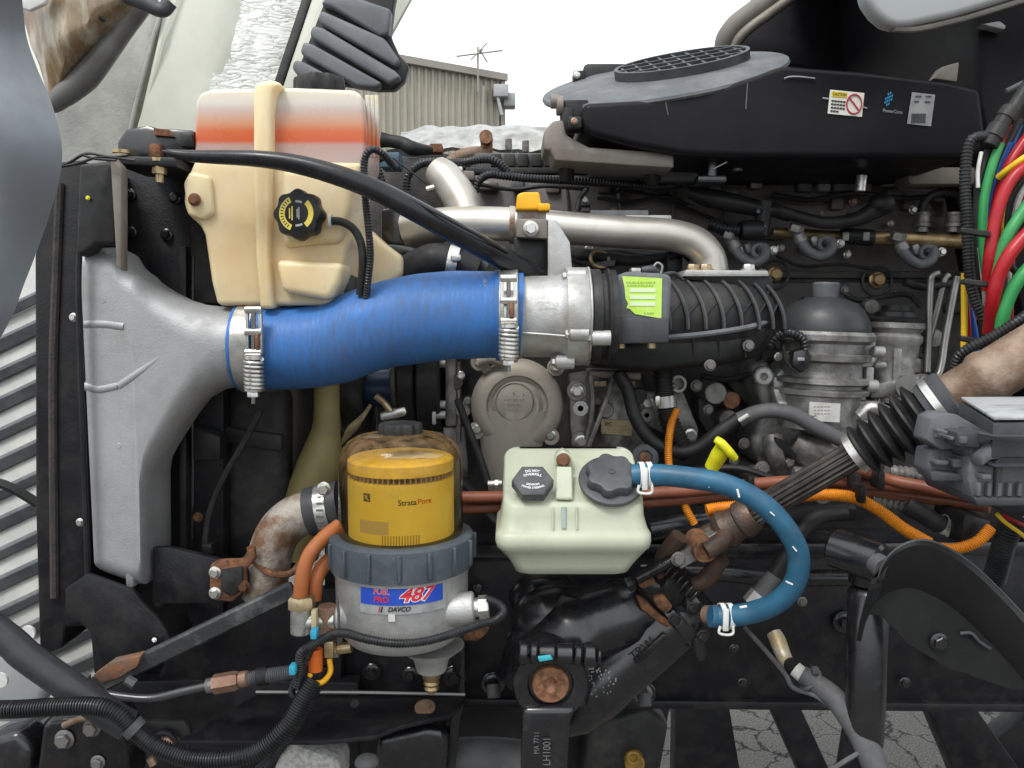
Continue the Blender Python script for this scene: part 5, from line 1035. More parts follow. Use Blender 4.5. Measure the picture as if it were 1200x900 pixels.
m = MB(); m.bx(506, 482, 511, 498, 1.28, .01); P(tc_, 'tab', m, alu)
m = MB(); m.tb([(536, 468, 1.22), (548, 500, 1.22), (562, 535, 1.21), (572, 566, 1.2)], 4.5, n=10); ONE('vent_rod', m, rub, 'thin black hose slanting down between filter bowl and coolant pump', 'hose')
m = MB(); m.cp((572, 567, 1.1), (588, 566, 1.1), 4, n=12); m.cp((580, 567, 1.1), (584, 567, 1.1), 6, n=6); ONE('reservoir_stud', m, zinc, 'small threaded stud left of the green reservoir', 'stud')
# orange loom behind
for pts, lab in (([(793, 480, 1.25), (786, 500, 1.24), (783, 530, 1.22), (786, 560, 1.2)], 'upper flat orange conduit rising behind the sagging black hose'), ([(800, 586, 1.16), (806, 600, 1.16), (814, 614, 1.16)], 'short orange conduit piece below the brown pipes')):
    m = MB(); m.tb(pts, 4.8, n=12, corr=2.6); ONE('orange_conduit_piece', m, orange, lab, 'conduit')
# ================================================================== air cleaner, top right
acl = T('air_cleaner', 'large black air cleaner housing with stickers above the engine', 'air cleaner', (900, 215, 1.35))
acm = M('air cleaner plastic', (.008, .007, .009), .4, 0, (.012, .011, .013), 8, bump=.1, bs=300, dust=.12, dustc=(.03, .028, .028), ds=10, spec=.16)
m = MB(); m.poly([(684, 120), (760, 116), (830, 106), (890, 86), (915, 76), (1010, 83), (1110, 95), (1150, 104), (1158, 170), (1138, 186), (860, 184), (800, 181), (740, 170), (692, 158), (681, 148)], 1.20, .34, .030, 5); P(acl, 'housing', m, acm, ang=50)
o = at(778, 93, 1.33); nD = V((-.18, -.47, 1)).normalized(); uD = V((1, 0, .19)); uD = (uD - nD * uD.dot(nD)).normalized(); vD = nD.cross(uD)
oG = o + uD * .03
def ell(c, a, b, h): return [c + nD * h + uD * a * math.cos(t) + vD * b * math.sin(t) for t in [2 * math.pi * i / 72 for i in range(72)]]
m = MB(); m.loft([ell(o, .150, .10, -.028), ell(o, .174, .125, -.012), ell(o, .196, .147, -.004), ell(o, .198, .149, 0), ell(o, .196, .147, .004), ell(o, .150, .108, .012), ell(o, .140, .10, .012)]); P(acl, 'seal_flange', m, greyl)
m = MB(); m.loft([ell(oG, .108, .072, .008), ell(oG, .108, .072, .026), ell(oG, .102, .066, .026), ell(oG, .102, .066, .012)], cap=False); P(acl, 'intake_rim', m, grey)
m = MB(); m.loft([ell(oG, .102, .066, .0135), ell(oG, .102, .066, .0145)]); P(acl, 'intake_screen', m, blk)
for k in range(-4, 5):
    x = k * .023; y = .066 * math.sqrt(max(0, 1 - (x / .102) ** 2)); m = MB(); c1 = oG + nD * .019 + uD * x; m.bar(c1 - vD * y, c1 + vD * y, .004, .010, up=nD, bev=0); P(acl, 'grate_bar', m, grey)
for k in (-1, 0, 1):
    y = k * .030; x = .102 * math.sqrt(1 - (y / .066) ** 2); m = MB(); c1 = oG + nD * .0205 + vD * y; m.bar(c1 - uD * x, c1 + uD * x, .004, .010, up=nD, bev=0); P(acl, 'grate_bar', m, grey)
m = MB(); m.bx(684, 73, 740, 104, 1.40, .16, .008); P(acl, 'rear_lid', m, blkd)
m = MB(); m.bx(672, 82, 686, 96, 1.38, .03, .003); P(acl, 'lid_latch', m, blk); m = MB(); m.bx(666, 136, 682, 150, 1.20, .04, .003); m.bx(658, 116, 690, 146, 1.24, .05, .004); m.poly([(658, 125), (672, 125), (674, 160), (664, 158), (658, 150)], 1.23, .04, .004); P(acl, 'latch', m, blk)
bolt(acl, 676, 88, 1.378, 4, zinc); bolt(acl, 673, 142, 1.198, 4, copperf)
m = MB(); m.cp((645, 119, 1.24), (655, 119, 1.24), 8, n=20, bev=1); m.cp((652, 124, 1.24), (660, 124, 1.24), 11, n=20, bev=1); P(acl, 'drain_knob', m, tancast)
m = MB(); m.cp((835, 188, 1.25), (833, 214, 1.25), 7, n=14); m.bx(818, 205, 852, 214, 1.24, .04, .003); P(acl, 'mount_foot', m, gloss)
m = MB(); m.cp((865, 180, 1.30), (864, 200, 1.30), 6, n=12); P(acl, 'mount_stud', m, zinc); m = MB(); m.cp((1010, 206, 1.3), (1008, 224, 1.3), 6, n=14); P(acl, 'mount_stud', m, zinc)
# stickers stand on the front face of the housing
Ys = 1.1985
m = MB(); m.poly([(973, 105), (1013, 109), (1010, 137), (970, 133)], Ys - .001, .001); stk = P(acl, 'caution_sticker', m, M('caution sticker', (.74, .72, .66), .5))
m = MB(); m.poly([(975, 107), (993, 108.5), (992.3, 114.5), (974.3, 113)], Ys - .0018, .0006); P(stk, 'yellow_header', m, M('caution yellow', (.72, .55, .03), .5))
rt = at(1013, 109, 1.2) - at(973, 105, 1.2)
text(stk, 'CAUTION', at(984, 110.7, Ys - .0022), rt, (0, 0, 1), .006, black, bold=.02, wid=.020)
for i in range(4):
    x = 974.5; y = 117 + i * 4
    for j in range(5 if i < 3 else 3): m = MB(); m.bx(x + j * 3.4 - i * .4, y + j * .35, x + j * 3.4 + 2.7 - i * .4, y + j * .35 + 1.8, Ys - .002, .0006, 0); P(stk, 'print_line', m, black)
cS = at(1001, 122, Ys - .002); m = MB(); m.torus(cS, (0, 1, 0), 8.5 * S(1.2), .0010, 36, 5); m.bar(cS + V((-.008, 0, .008)), cS + V((.008, 0, -.008)), .001, .0018, up=(0, 0, 1), bev=0)
for v in m.bm.verts: v.co.z = cS.z + (v.co.z - cS.z) * 1.25; v.co.y = min(v.co.y, cS.y + .0006)
P(stk, 'prohibition_mark', m, M('sign red', (.45, .04, .06), .5))
em = M('blue emblem', (.03, .25, .50), .4)
for i in range(4):
    for j in range(4):
        m = MB(); cx_ = 1041.5 + (i - 1.5) * 2.5 - (j - 1.5) * .7; cy_ = 116 + (j - 1.5) * 4.2 - (i - 1.5) * 1.2
        if abs(i - 1.5) + abs(j - 1.5) > 2.6: continue
        m.poly([(cx_ - 1.1, cy_), (cx_ + .3, cy_ - 1.9), (cx_ + 1.1, cy_), (cx_ - .3, cy_ + 1.9)], Ys - .001, .0008); P(acl, 'emblem_tile', m, em)
text(acl, 'PowerCore', at(1046, 130.5, Ys - .001), rt, (0, 0, 1), .0072, papg, bold=.01, wid=.028)
m = MB(); m.poly([(1069, 108), (1096, 111), (1091, 148), (1063, 145)], Ys - .001, .001); st2 = P(acl, 'grey_sticker', m, papg)
for y, x0, x1 in ((112, 1073, 1080), (112, 1085, 1092), (118, 1072, 1077), (118.6, 1084, 1090)):
    m = MB(); m.bx(x0, y, x1, y + 1.5, Ys - .002, .0006, 0); P(st2, 'print_line', m, grey)
for i in range(9): m = MB(); m.bx(1068.5 + i * 1.9, 133, 1068.5 + i * 1.9 + (.8, 1.3)[i % 2], 144, Ys - .002, .0006, 0); P(st2, 'bar_code_line', m, grey)
for x0, y0, x1, y1 in ((964, 115, 971, 116), (1010, 125.5, 1016, 127)): m = MB(); m.tb([(x0, y0, Ys), (x1, y1, Ys)], 1, n=6); P(acl, 'bright_scratch', m, papg)
m = MB(); m.tb([(919, 92, 1.197), (926, 90, 1.197), (938, 90, 1.197), (955, 92, 1.197)], .9, n=6); P(acl, 'mould_edge', m, papg)
for pts in ([(780, 120), (783, 135)], [(876, 98), (874, 128)], [(852, 190), (836, 198)]): m = MB(); m.tb([(x, y, 1.199) for x, y in pts], .7, n=6); P(acl, 'scuff', m, greyl)
m = MB(); m.poly([(637, 154), (648, 141), (660, 140), (664, 158), (690, 172), (790, 179), (790, 197), (650, 188), (645, 176), (637, 175)], 1.22, .10, .004); ab = ONE('air_cleaner_bracket', m, tancast, 'bronze grey sheet bracket under the left end of the air cleaner', 'bracket')
for x, y in ((664, 192), (765, 196)): m = MB(); m.cp((x, y - 4, 1.28), (x, y + 16, 1.3), 9, n=16); P(ab, 'rubber_mount', m, blk)
m = MB(); m.bx(775, 196, 818, 212, 1.34, .03, .003); P(ab, 'rear_strap', m, greyl)
m = MB(); m.tb([(690, 205, 1.38), (750, 206, 1.38)], 4, n=8); P(ab, 'lower_rail', m, greyl)

# ================================================================== cab cowl at upper right
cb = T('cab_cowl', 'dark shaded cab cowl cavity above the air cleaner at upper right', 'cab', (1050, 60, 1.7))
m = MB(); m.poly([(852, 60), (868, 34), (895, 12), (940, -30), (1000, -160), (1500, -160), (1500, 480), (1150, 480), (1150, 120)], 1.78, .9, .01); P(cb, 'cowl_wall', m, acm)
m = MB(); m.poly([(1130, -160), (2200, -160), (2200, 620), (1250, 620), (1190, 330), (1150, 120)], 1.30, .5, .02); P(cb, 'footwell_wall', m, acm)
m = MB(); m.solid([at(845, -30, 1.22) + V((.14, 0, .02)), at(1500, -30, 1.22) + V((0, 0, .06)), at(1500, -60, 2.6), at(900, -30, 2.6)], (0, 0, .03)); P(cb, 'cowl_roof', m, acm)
m = MB(); m.tb([(846, 62, 1.62), (850, 46, 1.61), (862, 30, 1.60), (880, 16, 1.59), (905, -2, 1.58), (940, -30, 1.57)], [9, 11, 12, 12, 12, 12], n=16); P(cb, 'edge_trim', m, taupe)
m = MB(); m.tb([(858, 62, 1.60), (866, 46, 1.59), (880, 32, 1.58), (902, 16, 1.57), (935, -8, 1.56)], [5, 6, 6, 6, 6], n=12); P(cb, 'inner_trim', m, tancast)
m = MB(); m.poly([(1052, 40), (1074, 41), (1072, 56), (1052, 53)], 1.74, .02, .003); P(cb, 'wall_tab', m, taupe); m = MB(); m.poly([(1094, 92), (1104, 78), (1125, 72), (1122, 96)], 1.28, .02, .003); P(cb, 'wall_tab', m, taupe)
m = MB(); m.poly([(1150, 28), (1172, 24), (1180, 30), (1178, 35)], 1.28, .02, .003); P(cb, 'loose_flap', m, papg)
m = MB(); m.tb([(1179, 107, 1.2), (1200, 97, 1.2), (1215, 92, 1.2)], 3, n=8); P(cb, 'stay_rod', m, greyl)
m = MB(); m.poly([(1008, -40), (1016, 0), (1028, 16), (1040, 26), (1052, 30), (1068, 29), (1120, 18), (1160, 6), (1500, -100), (1500, -160), (1000, -160)], 1.02, .03, .008, 3); cp2 = ONE('hanging_fender', m, lgrey, 'pale grey rounded body panel corner hanging into the top right', 'body panel')
m = MB(); m.tb([(1048, 34, 1.03), (1075, 34, 1.03), (1120, 24, 1.03), (1165, 11, 1.03), (1500, -94, 1.03)], 3.5, n=8); P(cp2, 'rubber_edge', m, taupe)

# ================================================================== wire bundle
wb = [
 ('ribbed_conduit', [(1160, 160, 1.02), (1142, 162, 1.02), (1134, 175, 1.02), (1131, 210, 1.02), (1133, 260, 1.02), (1136, 320, 1.02), (1142, 350, 1.02), (1152, 372, 1.02), (1158, 385, 1.03), (1158, 420, 1.04)], 6.5, conduit, 'thick ribbed black conduit at the left of the wire bundle', 4),
 ('black_cable', [(1166, 165, 1.03), (1155, 185, 1.03), (1147, 215, 1.03), (1145, 260, 1.03), (1146, 310, 1.03), (1152, 380, 1.04), (1155, 430, 1.05)], 5, rub, 'smooth black cable right of the thick ribbed conduit', 0),
 ('green_cable', [(1172, 168, 1.02), (1164, 190, 1.02), (1157, 215, 1.02), (1152, 245, 1.02), (1152, 290, 1.02), (1158, 330, 1.02), (1166, 365, 1.02), (1168, 410, 1.03), (1166, 440, 1.04)], 5.2, green, 'long thin green cable in the middle of the wire bundle', 0),
 ('green_cable', [(1212, 230, .98), (1196, 252, .98), (1182, 275, .98), (1172, 300, .985), (1166, 330, .99)], 7, green, 'upper green cable crossing between the two red cables', 0),
 ('green_cable', [(1214, 305, .97), (1196, 325, .97), (1182, 350, .975), (1174, 380, .98), (1172, 420, .99), (1170, 450, 1.0)], 7.5, green, 'thick lower green cable beside the black conduits', 0),
 ('red_cable', [(1212, 190, .99), (1190, 205, .99), (1175, 230, .99), (1166, 260, .99), (1160, 300, .99), (1158, 340, 1.0)], 7, red, 'upper thick red cable in the wire bundle', 0),
 ('red_cable', [(1216, 262, .97), (1198, 280, .97), (1182, 300, .97), (1170, 325, .975), (1164, 350, .98), (1160, 390, 1.0)], 8, red, 'lower thick red cable curving off the right edge', 0),
 ('red_cable', [(1215, 148, 1.02), (1196, 172, 1.02), (1180, 200, 1.02), (1168, 240, 1.03), (1162, 280, 1.04)], 6, red, 'thin red cable at the top right of the wire bundle', 0),
 ('blue_wire', [(1186, 168, 1.04), (1176, 190, 1.04), (1168, 215, 1.04), (1160, 250, 1.05), (1156, 270, 1.05)], 4, wire_b, 'blue wire leaving the upper connector', 0),
 ('blue_wire', [(1132, 330, 1.06), (1136, 360, 1.06), (1142, 390, 1.06), (1146, 425, 1.06)], 4, wire_b, 'blue wire at the foot of the wire bundle', 0),
 ('yellow_wire', [(1212, 178, 1.0), (1196, 188, 1.0), (1180, 200, 1.01), (1170, 208, 1.02)], 4, wire_y, 'short yellow wire crossing the red cables', 0),
 ('yellow_wire', [(1130, 320, 1.05), (1130, 350, 1.05), (1130, 385, 1.05), (1129, 415, 1.05)], 3.6, wire_y, 'yellow wire at the foot of the wire bundle', 0),
 ('red_wire', [(1133, 355, 1.055), (1135, 385, 1.055), (1136, 410, 1.055)], 3, red, 'thin red wire beside the yellow wire foot', 0),
 ('white_wire', [(1150, 178, 1.02), (1146, 200, 1.02), (1146, 220, 1.02)], 2.2, whitep, 'short white wire below the upper connector', 0),
 ('white_wire', [(1148, 290, 1.025), (1153, 330, 1.025), (1156, 372, 1.03)], 3.2, whitep, 'white wire beside the long green cable', 0),
 ('black_wire', [(1215, 240, 1.06), (1192, 260, 1.06), (1176, 300, 1.06), (1176, 360, 1.06)], 5, rub, 'black wire behind the red cables', 0),
 ('black_wire', [(1215, 330, 1.05), (1190, 318, 1.05), (1178, 300, 1.05)], 4, rub, 'black wire running to the right edge behind the green cables', 0),
 ('lower_conduit', [(1215, 360, .93), (1190, 378, .93), (1160, 396, .94), (1136, 408, .95), (1122, 420, .96), (1119, 440, .97)], 6.5, conduit, 'upper of two ribbed conduits running off the right edge above the steering shaft', 4),
 ('lower_conduit', [(1215, 372, .925), (1190, 392, .925), (1160, 412, .935), (1140, 422, .945), (1126, 434, .955), (1120, 446, .965)], 5.5, conduit, 'lower of two ribbed conduits running off the right edge above the steering shaft', 4)]
for nm, pts, r, mt, lab, co in wb:
    if pts[0][0] > 1205:
        (x0, y0, Y0), (x1, y1, Y1) = pts[:2]; h_ = math.hypot(x0 - x1, y0 - y1); pts = [(x0 + (x0 - x1) * q / h_, y0 + (y0 - y1) * q / h_ * (1 if q < 100 else .85), Y0 + q * .0001) for q in (380, 250, 150, 85, 40, 16)] + pts[0:]
    m = MB(); m.tb(pts, r, n=14, corr=co); ONE(nm, m, mt, lab, 'cable' if 'conduit' not in nm else 'conduit', 'cables in the right wire bundle')
cn = T('cable_gland', 'black round connector gland at the top of the wire bundle', 'connector', (1170, 150, 1.02))
for p0, p1, r in (((1158, 172, 1.02), (1164, 160, 1.02), 10), ((1163, 162, 1.02), (1172, 148, 1.02), 11.5), ((1171, 150, 1.02), (1178, 138, 1.02), 9.5), ((1177, 140, 1.02), (1186, 128, 1.02), 11), ((1186, 130, 1.02), (1330, -96, 1.06), 8)):
    m = MB(); m.cp(p0, p1, r, n=22, bev=1); P(cn, 'gland_ring', m, blkd if r > 10 else rub)
for y, x0, x1 in ((272, 1124, 1158), (332, 1128, 1170), (398, 1124, 1150)):
    m = MB(); m.bar(at(x0, y - 2, .985), at(x1, y + 3, .985), .012, .0065, up=(0, 0, 1), bev=.001); ONE('cable_tie', m, rub, {272: 'upper black cable tie round the wire bundle', 332: 'middle black cable tie round the wire bundle', 398: 'lowest black cable tie at the wire bundle foot'}[y], 'cable tie')

# ================================================================== power distribution module
pdm = M('fuse box plastic', (.085, .092, .102), .55, 0, (.125, .132, .142), 20, bump=.2, bs=260, dust=.4, dustc=(.19, .188, .185), ds=26)
pdd = M('fuse box dark plastic', (.04, .043, .05), .5, 0, (.06, .064, .07), 24, bump=.15, bs=300, dust=.3, dustc=(.12, .12, .12))
pd = T('fuse_box', 'grey dusty plastic fuse box module at the right edge', 'fuse box', (1150, 600, .85))
def q3(pts, thick_vec, bev=.004): m = MB(); m.solid([at(*p) for p in pts], thick_vec, bev); return m
m = MB(); m.solid([at(1122, 498, .80), at(1166, 510, .76), at(1420, 508, .76), at(1420, 545, .76), at(1166, 548, .76), at(1112, 530, .81)], (0, .04, 0), .004); P(pd, 'lid_skirt', m, pdd)
m = MB(); a, b, c_, d = at(1126, 465, .88), at(1165, 489, .765), at(1420, 486, .765), at(1420, 464, .88); m.solid([a, b, c_, d], (0, 0, -.003), .0008); P(pd, 'lid', m, M('pale scuffed lid', (.40, .42, .43), .45, 0, (.20, .21, .22), 25, .5, .62, bump=.2, bs=60, stretch=(.4, 1, 1)))
m = MB(); m.poly([(1092, 490), (1104, 484), (1122, 486), (1160, 508), (1158, 524), (1122, 526), (1104, 528), (1086, 516)], .80, .03, .0022, 2); P(pd, 'connector_block', m, pdm)
m = MB(); m.poly([(1122, 506), (1152, 506), (1150, 526), (1122, 524)], .775, .03, .003); P(pd, 'connector_face', m, pdd)
m = MB(); m.poly([(1090, 528), (1100, 526), (1140, 528), (1142, 562), (1092, 562), (1087, 550)], .81, .03, .0022, 2); P(pd, 'lower_connector', m, pdm)
m = MB(); m.poly([(1138, 524), (1420, 530), (1420, 586), (1140, 586), (1134, 560)], .785, .05, .0022, 2); P(pd, 'body', m, pdm)
m = MB(); m.poly([(1166, 518), (1190, 518), (1186, 536), (1160, 540), (1152, 548), (1150, 536)], .765, .03, .003); P(pd, 'latch', m, pdm)
m = MB(); m.poly([(1180, 526), (1420, 526), (1420, 548), (1160, 548)], .77, .02, .003); P(pd, 'ledge', m, pdd)
m = MB(); m.poly([(1168, 546), (1176, 546), (1172, 586), (1166, 586)], .78, .02, .002); m.poly([(1140, 582), (1420, 584), (1420, 592), (1146, 594)], .78, .1, .003); m.poly([(1090, 552), (1130, 556), (1130, 564), (1092, 564)], .795, .02, .002); P(pd, 'rib', m, pdd)
m = MB(); m.jitter(0, 1); m.poly([(1160, 592), (1420, 592), (1420, 612), (1190, 606)], .80, .06, .004); P(pd, 'bottom_cover', m, blk)
for i, (x, y) in enumerate(((1106, 505), (1114, 512), (1142, 520), (1150, 540))): m = MB(); m.bx(x, y, x + 5, y + 4, .778, .02, .001); P(pd, 'keying_tab', m, pdm)
m = MB(); a, b, c_, d = at(1124, 467, .881), at(1164, 491, .764), at(1420, 488, .764), at(1420, 466, .881); m.solid([q - V((0, 0, .004)) for q in (a, b, c_, d)], (0, 0, -.034), .002); P(pd, 'lid_body', m, pdd)
for i in range(5): m = MB(); m.bx(1146 + i * 12, 566, 1150 + i * 12, 582, .779, .02, .001); P(pd, 'vertical_rib', m, pdm)
for x, y, w_, h_ in ((1096, 508, 10, 5), (1126, 512, 8, 8), (1098, 540, 14, 5), (1118, 538, 12, 10), (1152, 556, 10, 6)): m = MB(); m.bx(x, y, x + w_, y + h_, .796 if x < 1125 else .772, .02, .001); P(pd, 'moulded_step', m, pdm)
for pts, mt, lab in (([(1168, 602, .86), (1178, 612, .86), (1192, 622, .86), (1215, 640, .87)], wire_y, 'yellow wire below the fuse box'), ([(1176, 604, .87), (1192, 612, .87), (1215, 622, .88)], red, 'red wire below the fuse box')):
    m = MB(); m.tb(pts, 2.5, n=8); ONE('module_wire', m, mt, lab, 'wire')
m = MB(); m.tb([(1190, 606, .90), (1176, 640, .91), (1165, 680, .93)], 13, n=16, corr=4); ONE('module_loom', m, conduit, 'thick braided black loom hanging under the fuse box', 'loom')

# ================================================================== steering shaft
ss = T('steering_shaft', 'rusty steering shaft with rubber bellows running down from the right edge', 'steering shaft', (900, 600, 1.0))
A = V(at(1250, 388, .90)); B = V(at(838, 628, 1.07)); dS = (B - A).normalized(); Ls = (B - A).length
def tpx(x):     # parameter of the axis point that shows at photograph column x
    lo, hi = 0, 1
    for _ in range(40):
        t = (lo + hi) / 2; p = A.lerp(B, t); px = 600 + F * p.x / (p.y * cP - (p.z - CH) * sP)
        if px > x: lo = t
        else: hi = t
    return lo * Ls
def seg(x0, x1, prof, mat, name, n=32, rf=None):
    t0, t1 = tpx(x0), tpx(x1); m = MB(); m.lathe(A, dS, [(lerp(t0, t1, u), r * S(1.0)) for u, r in prof], n, rf=rf); return P(ss, name, m, mat)
seg(1250, 1105, [(0, 29), (.55, 28.5), (.6, 31), (.66, 31), (.7, 27), (1, 27)], rusttube, 'column_tube')
m = MB(); m.lathe(A - dS * .5, dS, [(0, 29 * S(1.0)), (.502, 29 * S(1.0))], 32); P(ss, 'upper_column_tube', m, rusttube)
seg(1118, 1088, [(0, 31), (.1, 34), (.5, 34), (1, 31)], grey, 'boot_collar')
seg(1104, 1096, [(0, 34), (0, 36), (1, 36), (1, 34)], zinc, 'boot_clamp')
pr = [(0, 31)]
for i in range(6): pr += [(.06 + i * .155, 26 - i * .8), (.115 + i * .155, 39 - i * 1.6), (.145 + i * .155, 39.5 - i * 1.6)]
pr += [(.97, 22), (1, 21)]
seg(1092, 1004, pr, rub, 'rubber_bellows', 48)
seg(1012, 1000, [(0, 23), (0, 25), (1, 25), (1, 23)], zinc, 'lower_boot_clamp')
seg(1006, 880, [(0, 16), (1, 16)], M('splined steel', (.11, .095, .085), .35, .75, (.045, .035, .03), 40), 'splined_shaft', 128, rf=lambda a: 1 + .07 * math.copysign(abs(math.sin(16 * a)) ** .4, math.sin(16 * a)))
seg(884, 842, [(0, 19), (.2, 24), (.35, 24), (.4, 21), (.6, 22), (.75, 26), (.9, 24), (1, 18)], yokem, 'slip_yoke')
B2 = at(822, 640, 1.05)
for sgn in (-1, 1):
    m = MB(); off = V((0, sgn * .024, 0)) + V((0, 0, 0)); p0 = A + dS * tpx(850) + off * .5; p1 = B2 + off; m.tb
    m.path(spline([p0, p0.lerp(p1, .5) + off * .35, p1], 5), [.013, .013, .0125, .012, .012, .012, .012, .012, .012, .012, .011][:11], 12); P(ss, 'yoke_arm', m, yokem)
m = MB(); m.lathe(B2 + V((0, .030, 0)), (0, -1, 0), [(0, .0165), (.050, .0165), (.053, .015), (.053, .012), (.050, .011), (.050, .006), (.048, .005)], 32); P(ss, 'bearing_cap', m, rustnut)
m = MB(); m.bar(B2 + V((-.034, 0, -.02)), B2 + V((.034, 0, .02)), .02, .02); P(ss, 'cross', m, aludark)
B3 = at(784, 690, 1.08); d3 = (B3 - B2).normalized()
for sgn in (-1, 1):
    m = MB(); n3 = V((d3.z, 0, -d3.x)) * sgn; m.path(spline([B3 + n3 * .01, B3.lerp(B2, .45) + n3 * .034, B2.lerp(B3, .02) + n3 * .034], 5), .012, 12); P(ss, 'lower_yoke_arm', m, yokem)
m = MB(); m.path([B3 - d3 * .03, B3, B3 + d3 * .045], [.022, .028, .026], 24); P(ss, 'lower_yoke_hub', m, wet)
m = MB(); q = at(768, 668, 1.05); m.cyl(q + V((-.025, 0, -.012)), q + V((.035, 0, .02)), .008, n=12); m.hexa(q + V((-.03, 0, -.015)), (-1, 0, -.5), .012, .01); P(ss, 'pinch_bolt', m, wet)
bolt(ss, 795, 655, 1.03, 9, aludark)

# ================================================================== steering gear
sg = T('steering_gear', 'oily black steering gear casting below the green reservoir', 'steering gear', (690, 800, 1.12))
Ag = at(818, 700, 1.10); Bg = at(640, 850, 1.10); dg_ = (Bg - Ag).normalized()
m = MB(); Lg = (Bg - Ag).length; m.lathe(Ag, dg_, [(-.01, .02), (0, .036), (.03, .044), (.034, .05), (.046, .05), (.05, .046), (.16, .047), (.19, .05), (.24, .045), (.27, .03)], 40); P(sg, 'cylinder', m, gloss)
m = MB(); m.path(spline([at(790, 690, 1.12), at(730, 718, 1.10), at(680, 735, 1.09), at(650, 765, 1.09), at(640, 800, 1.09)], 6), [.045] * 6 + [.05] * 6 + [.062] * 6 + [.068] * 7, 28); P(sg, 'sector_housing', m, gloss, ang=60)
m = MB(); m.ball(at(655, 725, 1.10), .062, 1.1, .8, .85, 28); m.ball(at(640, 700, 1.12), .045, 1.2, .8, .8, 20); P(sg, 'dome', m, gloss, ang=60)
m = MB(); m.poly3([(742, 775, 1.045), (778, 742, 1.045), (784, 748, 1.045), (748, 780, 1.045)], .008, .002); P(sg, 'raised_arrow', m, wet)
text(sg, 'TRW', at(752, 760, 1.043), V((1, 0, .85)), V((-.85, 0, 1)), .017, wet, 'cast_mark', off=.002, bold=.02)
# valve end with rust
m = MB(); m.poly([(745, 690), (760, 676), (790, 690), (815, 712), (830, 722), (836, 738), (818, 752), (795, 735), (770, 722)], 1.06, .06, .012, 3); m.jitter(.004, 60); P(sg, 'valve_body', m, wet)
m = MB(); m.poly([(746, 702), (756, 704), (776, 722), (800, 738), (807, 748), (796, 748), (774, 732), (752, 716)], 1.055, .02, .004); m.jitter(.003, 70); P(sg, 'rusty_flange', m, rust)
m = MB(); m.poly([(765, 700), (778, 696), (790, 712), (782, 720), (768, 712)], 1.05, .02, .004); m.jitter(.002, 60); P(sg, 'rusty_seal', m, rust)
m = MB(); m.poly([(745, 680), (762, 672), (770, 684), (752, 692)], 1.055, .02, .004); P(sg, 'rusty_tab', m, rust)
for x, y in ((812, 712), (824, 745), (790, 726)): bolt(sg, x, y, 1.045, 8, wet)
m = MB(); m.cp((818, 745, 1.06), (820, 768, 1.06), 8, n=14); m.cp((820, 762, 1.06), (821, 772, 1.06), 6, n=12); P(sg, 'adjuster', m, blk)
for i in range(7): m = MB(); a = at(772 + i * 6, 668 + i * 6, 1.048); m.bar(a, a + V((.012, 0, .014)), .004, .006, up=(0, -1, 0)); P(sg, 'coupling_tooth', m, wet)
m = MB(); m.cp((828, 720, 1.03), (845, 722, 1.01), 11, n=16); m.hexa(at(834, 721, 1.03), (1, -.5, 0), 13 * S(1.03), .01); P(sg, 'hose_barb', m, copperf)
# pitman arm
pa = T('pitman_arm', 'black pitman arm clamped round a rusty splined shaft end at the bottom', 'pitman arm', (640, 890, 1.0))
m = MB(); o = at(645, 800, 1.0); m.lathe(o, (0, -1, 0), [(-.06, .05), (0, .05), (.006, .047), (.006, .030), (0, .028)], 40); P(pa, 'hub', m, gloss)
m = MB(); m.lathe(o, (0, -1, 0), [(-.02, .0245), (.004, .0245), (.007, .023), (.007, .010), (.004, .007), (.002, .002)], 40); P(pa, 'shaft_end', m, rustnut)
m = MB(); m.poly([(612, 830), (676, 830), (668, 850), (664, 930), (610, 930), (612, 850)], .985, .05, .008, 3); P(pa, 'arm', m, gloss)
for i, (x0, x1, r) in enumerate(((608, 618, 15), (621, 629, 13), (631, 650, 12), (652, 671, 12), (673, 681, 13), (684, 697, 15), (699, 704, 9))):
    m = MB(); m.cp((x0, 764 + i * .6, .985), (x1, 764.5 + i * .6, .985), r, n=20, bev=1.5); P(pa, 'clamp_bolt' if i in (0, 5, 6) else 'clamp_lug', m, gloss)
m = MB(); m.poly([(630, 770), (645, 768), (648, 773), (632, 776)], .962, .004, .001); P(pa, 'cyan_paint_mark', m, M('cyan paint', (.05, .40, .48), .5))
em2 = M('pale stamped digits', (.13, .135, .14), .6)
text(pa, 'LH1001', at(641, 880, .983), (0, 0, 1), (-1, 0, 0), .014, em2, 'stamped_number', off=.001, wid=.035); text(pa, 'MA 7711', at(629, 870, .983), (0, 0, 1), (-1, 0, 0), .010, em2, 'stamped_number', off=.001, wid=.028)
m = MB()
rnd = random.Random(4)
for i in range(70):
    a, b = rnd.random(), rnd.random(); x = 684 + 38 * a; y = 780 + 38 * b
    if (x - 702) ** 2 + (y - 797) ** 2 < 20 ** 2: m.ball(at(x, y, 1.03 + .0 * a), .0011, n=6)
P(pa, 'grease_specks', m, M('grey specks', (.25, .25, .25), .5), kind='stuff')

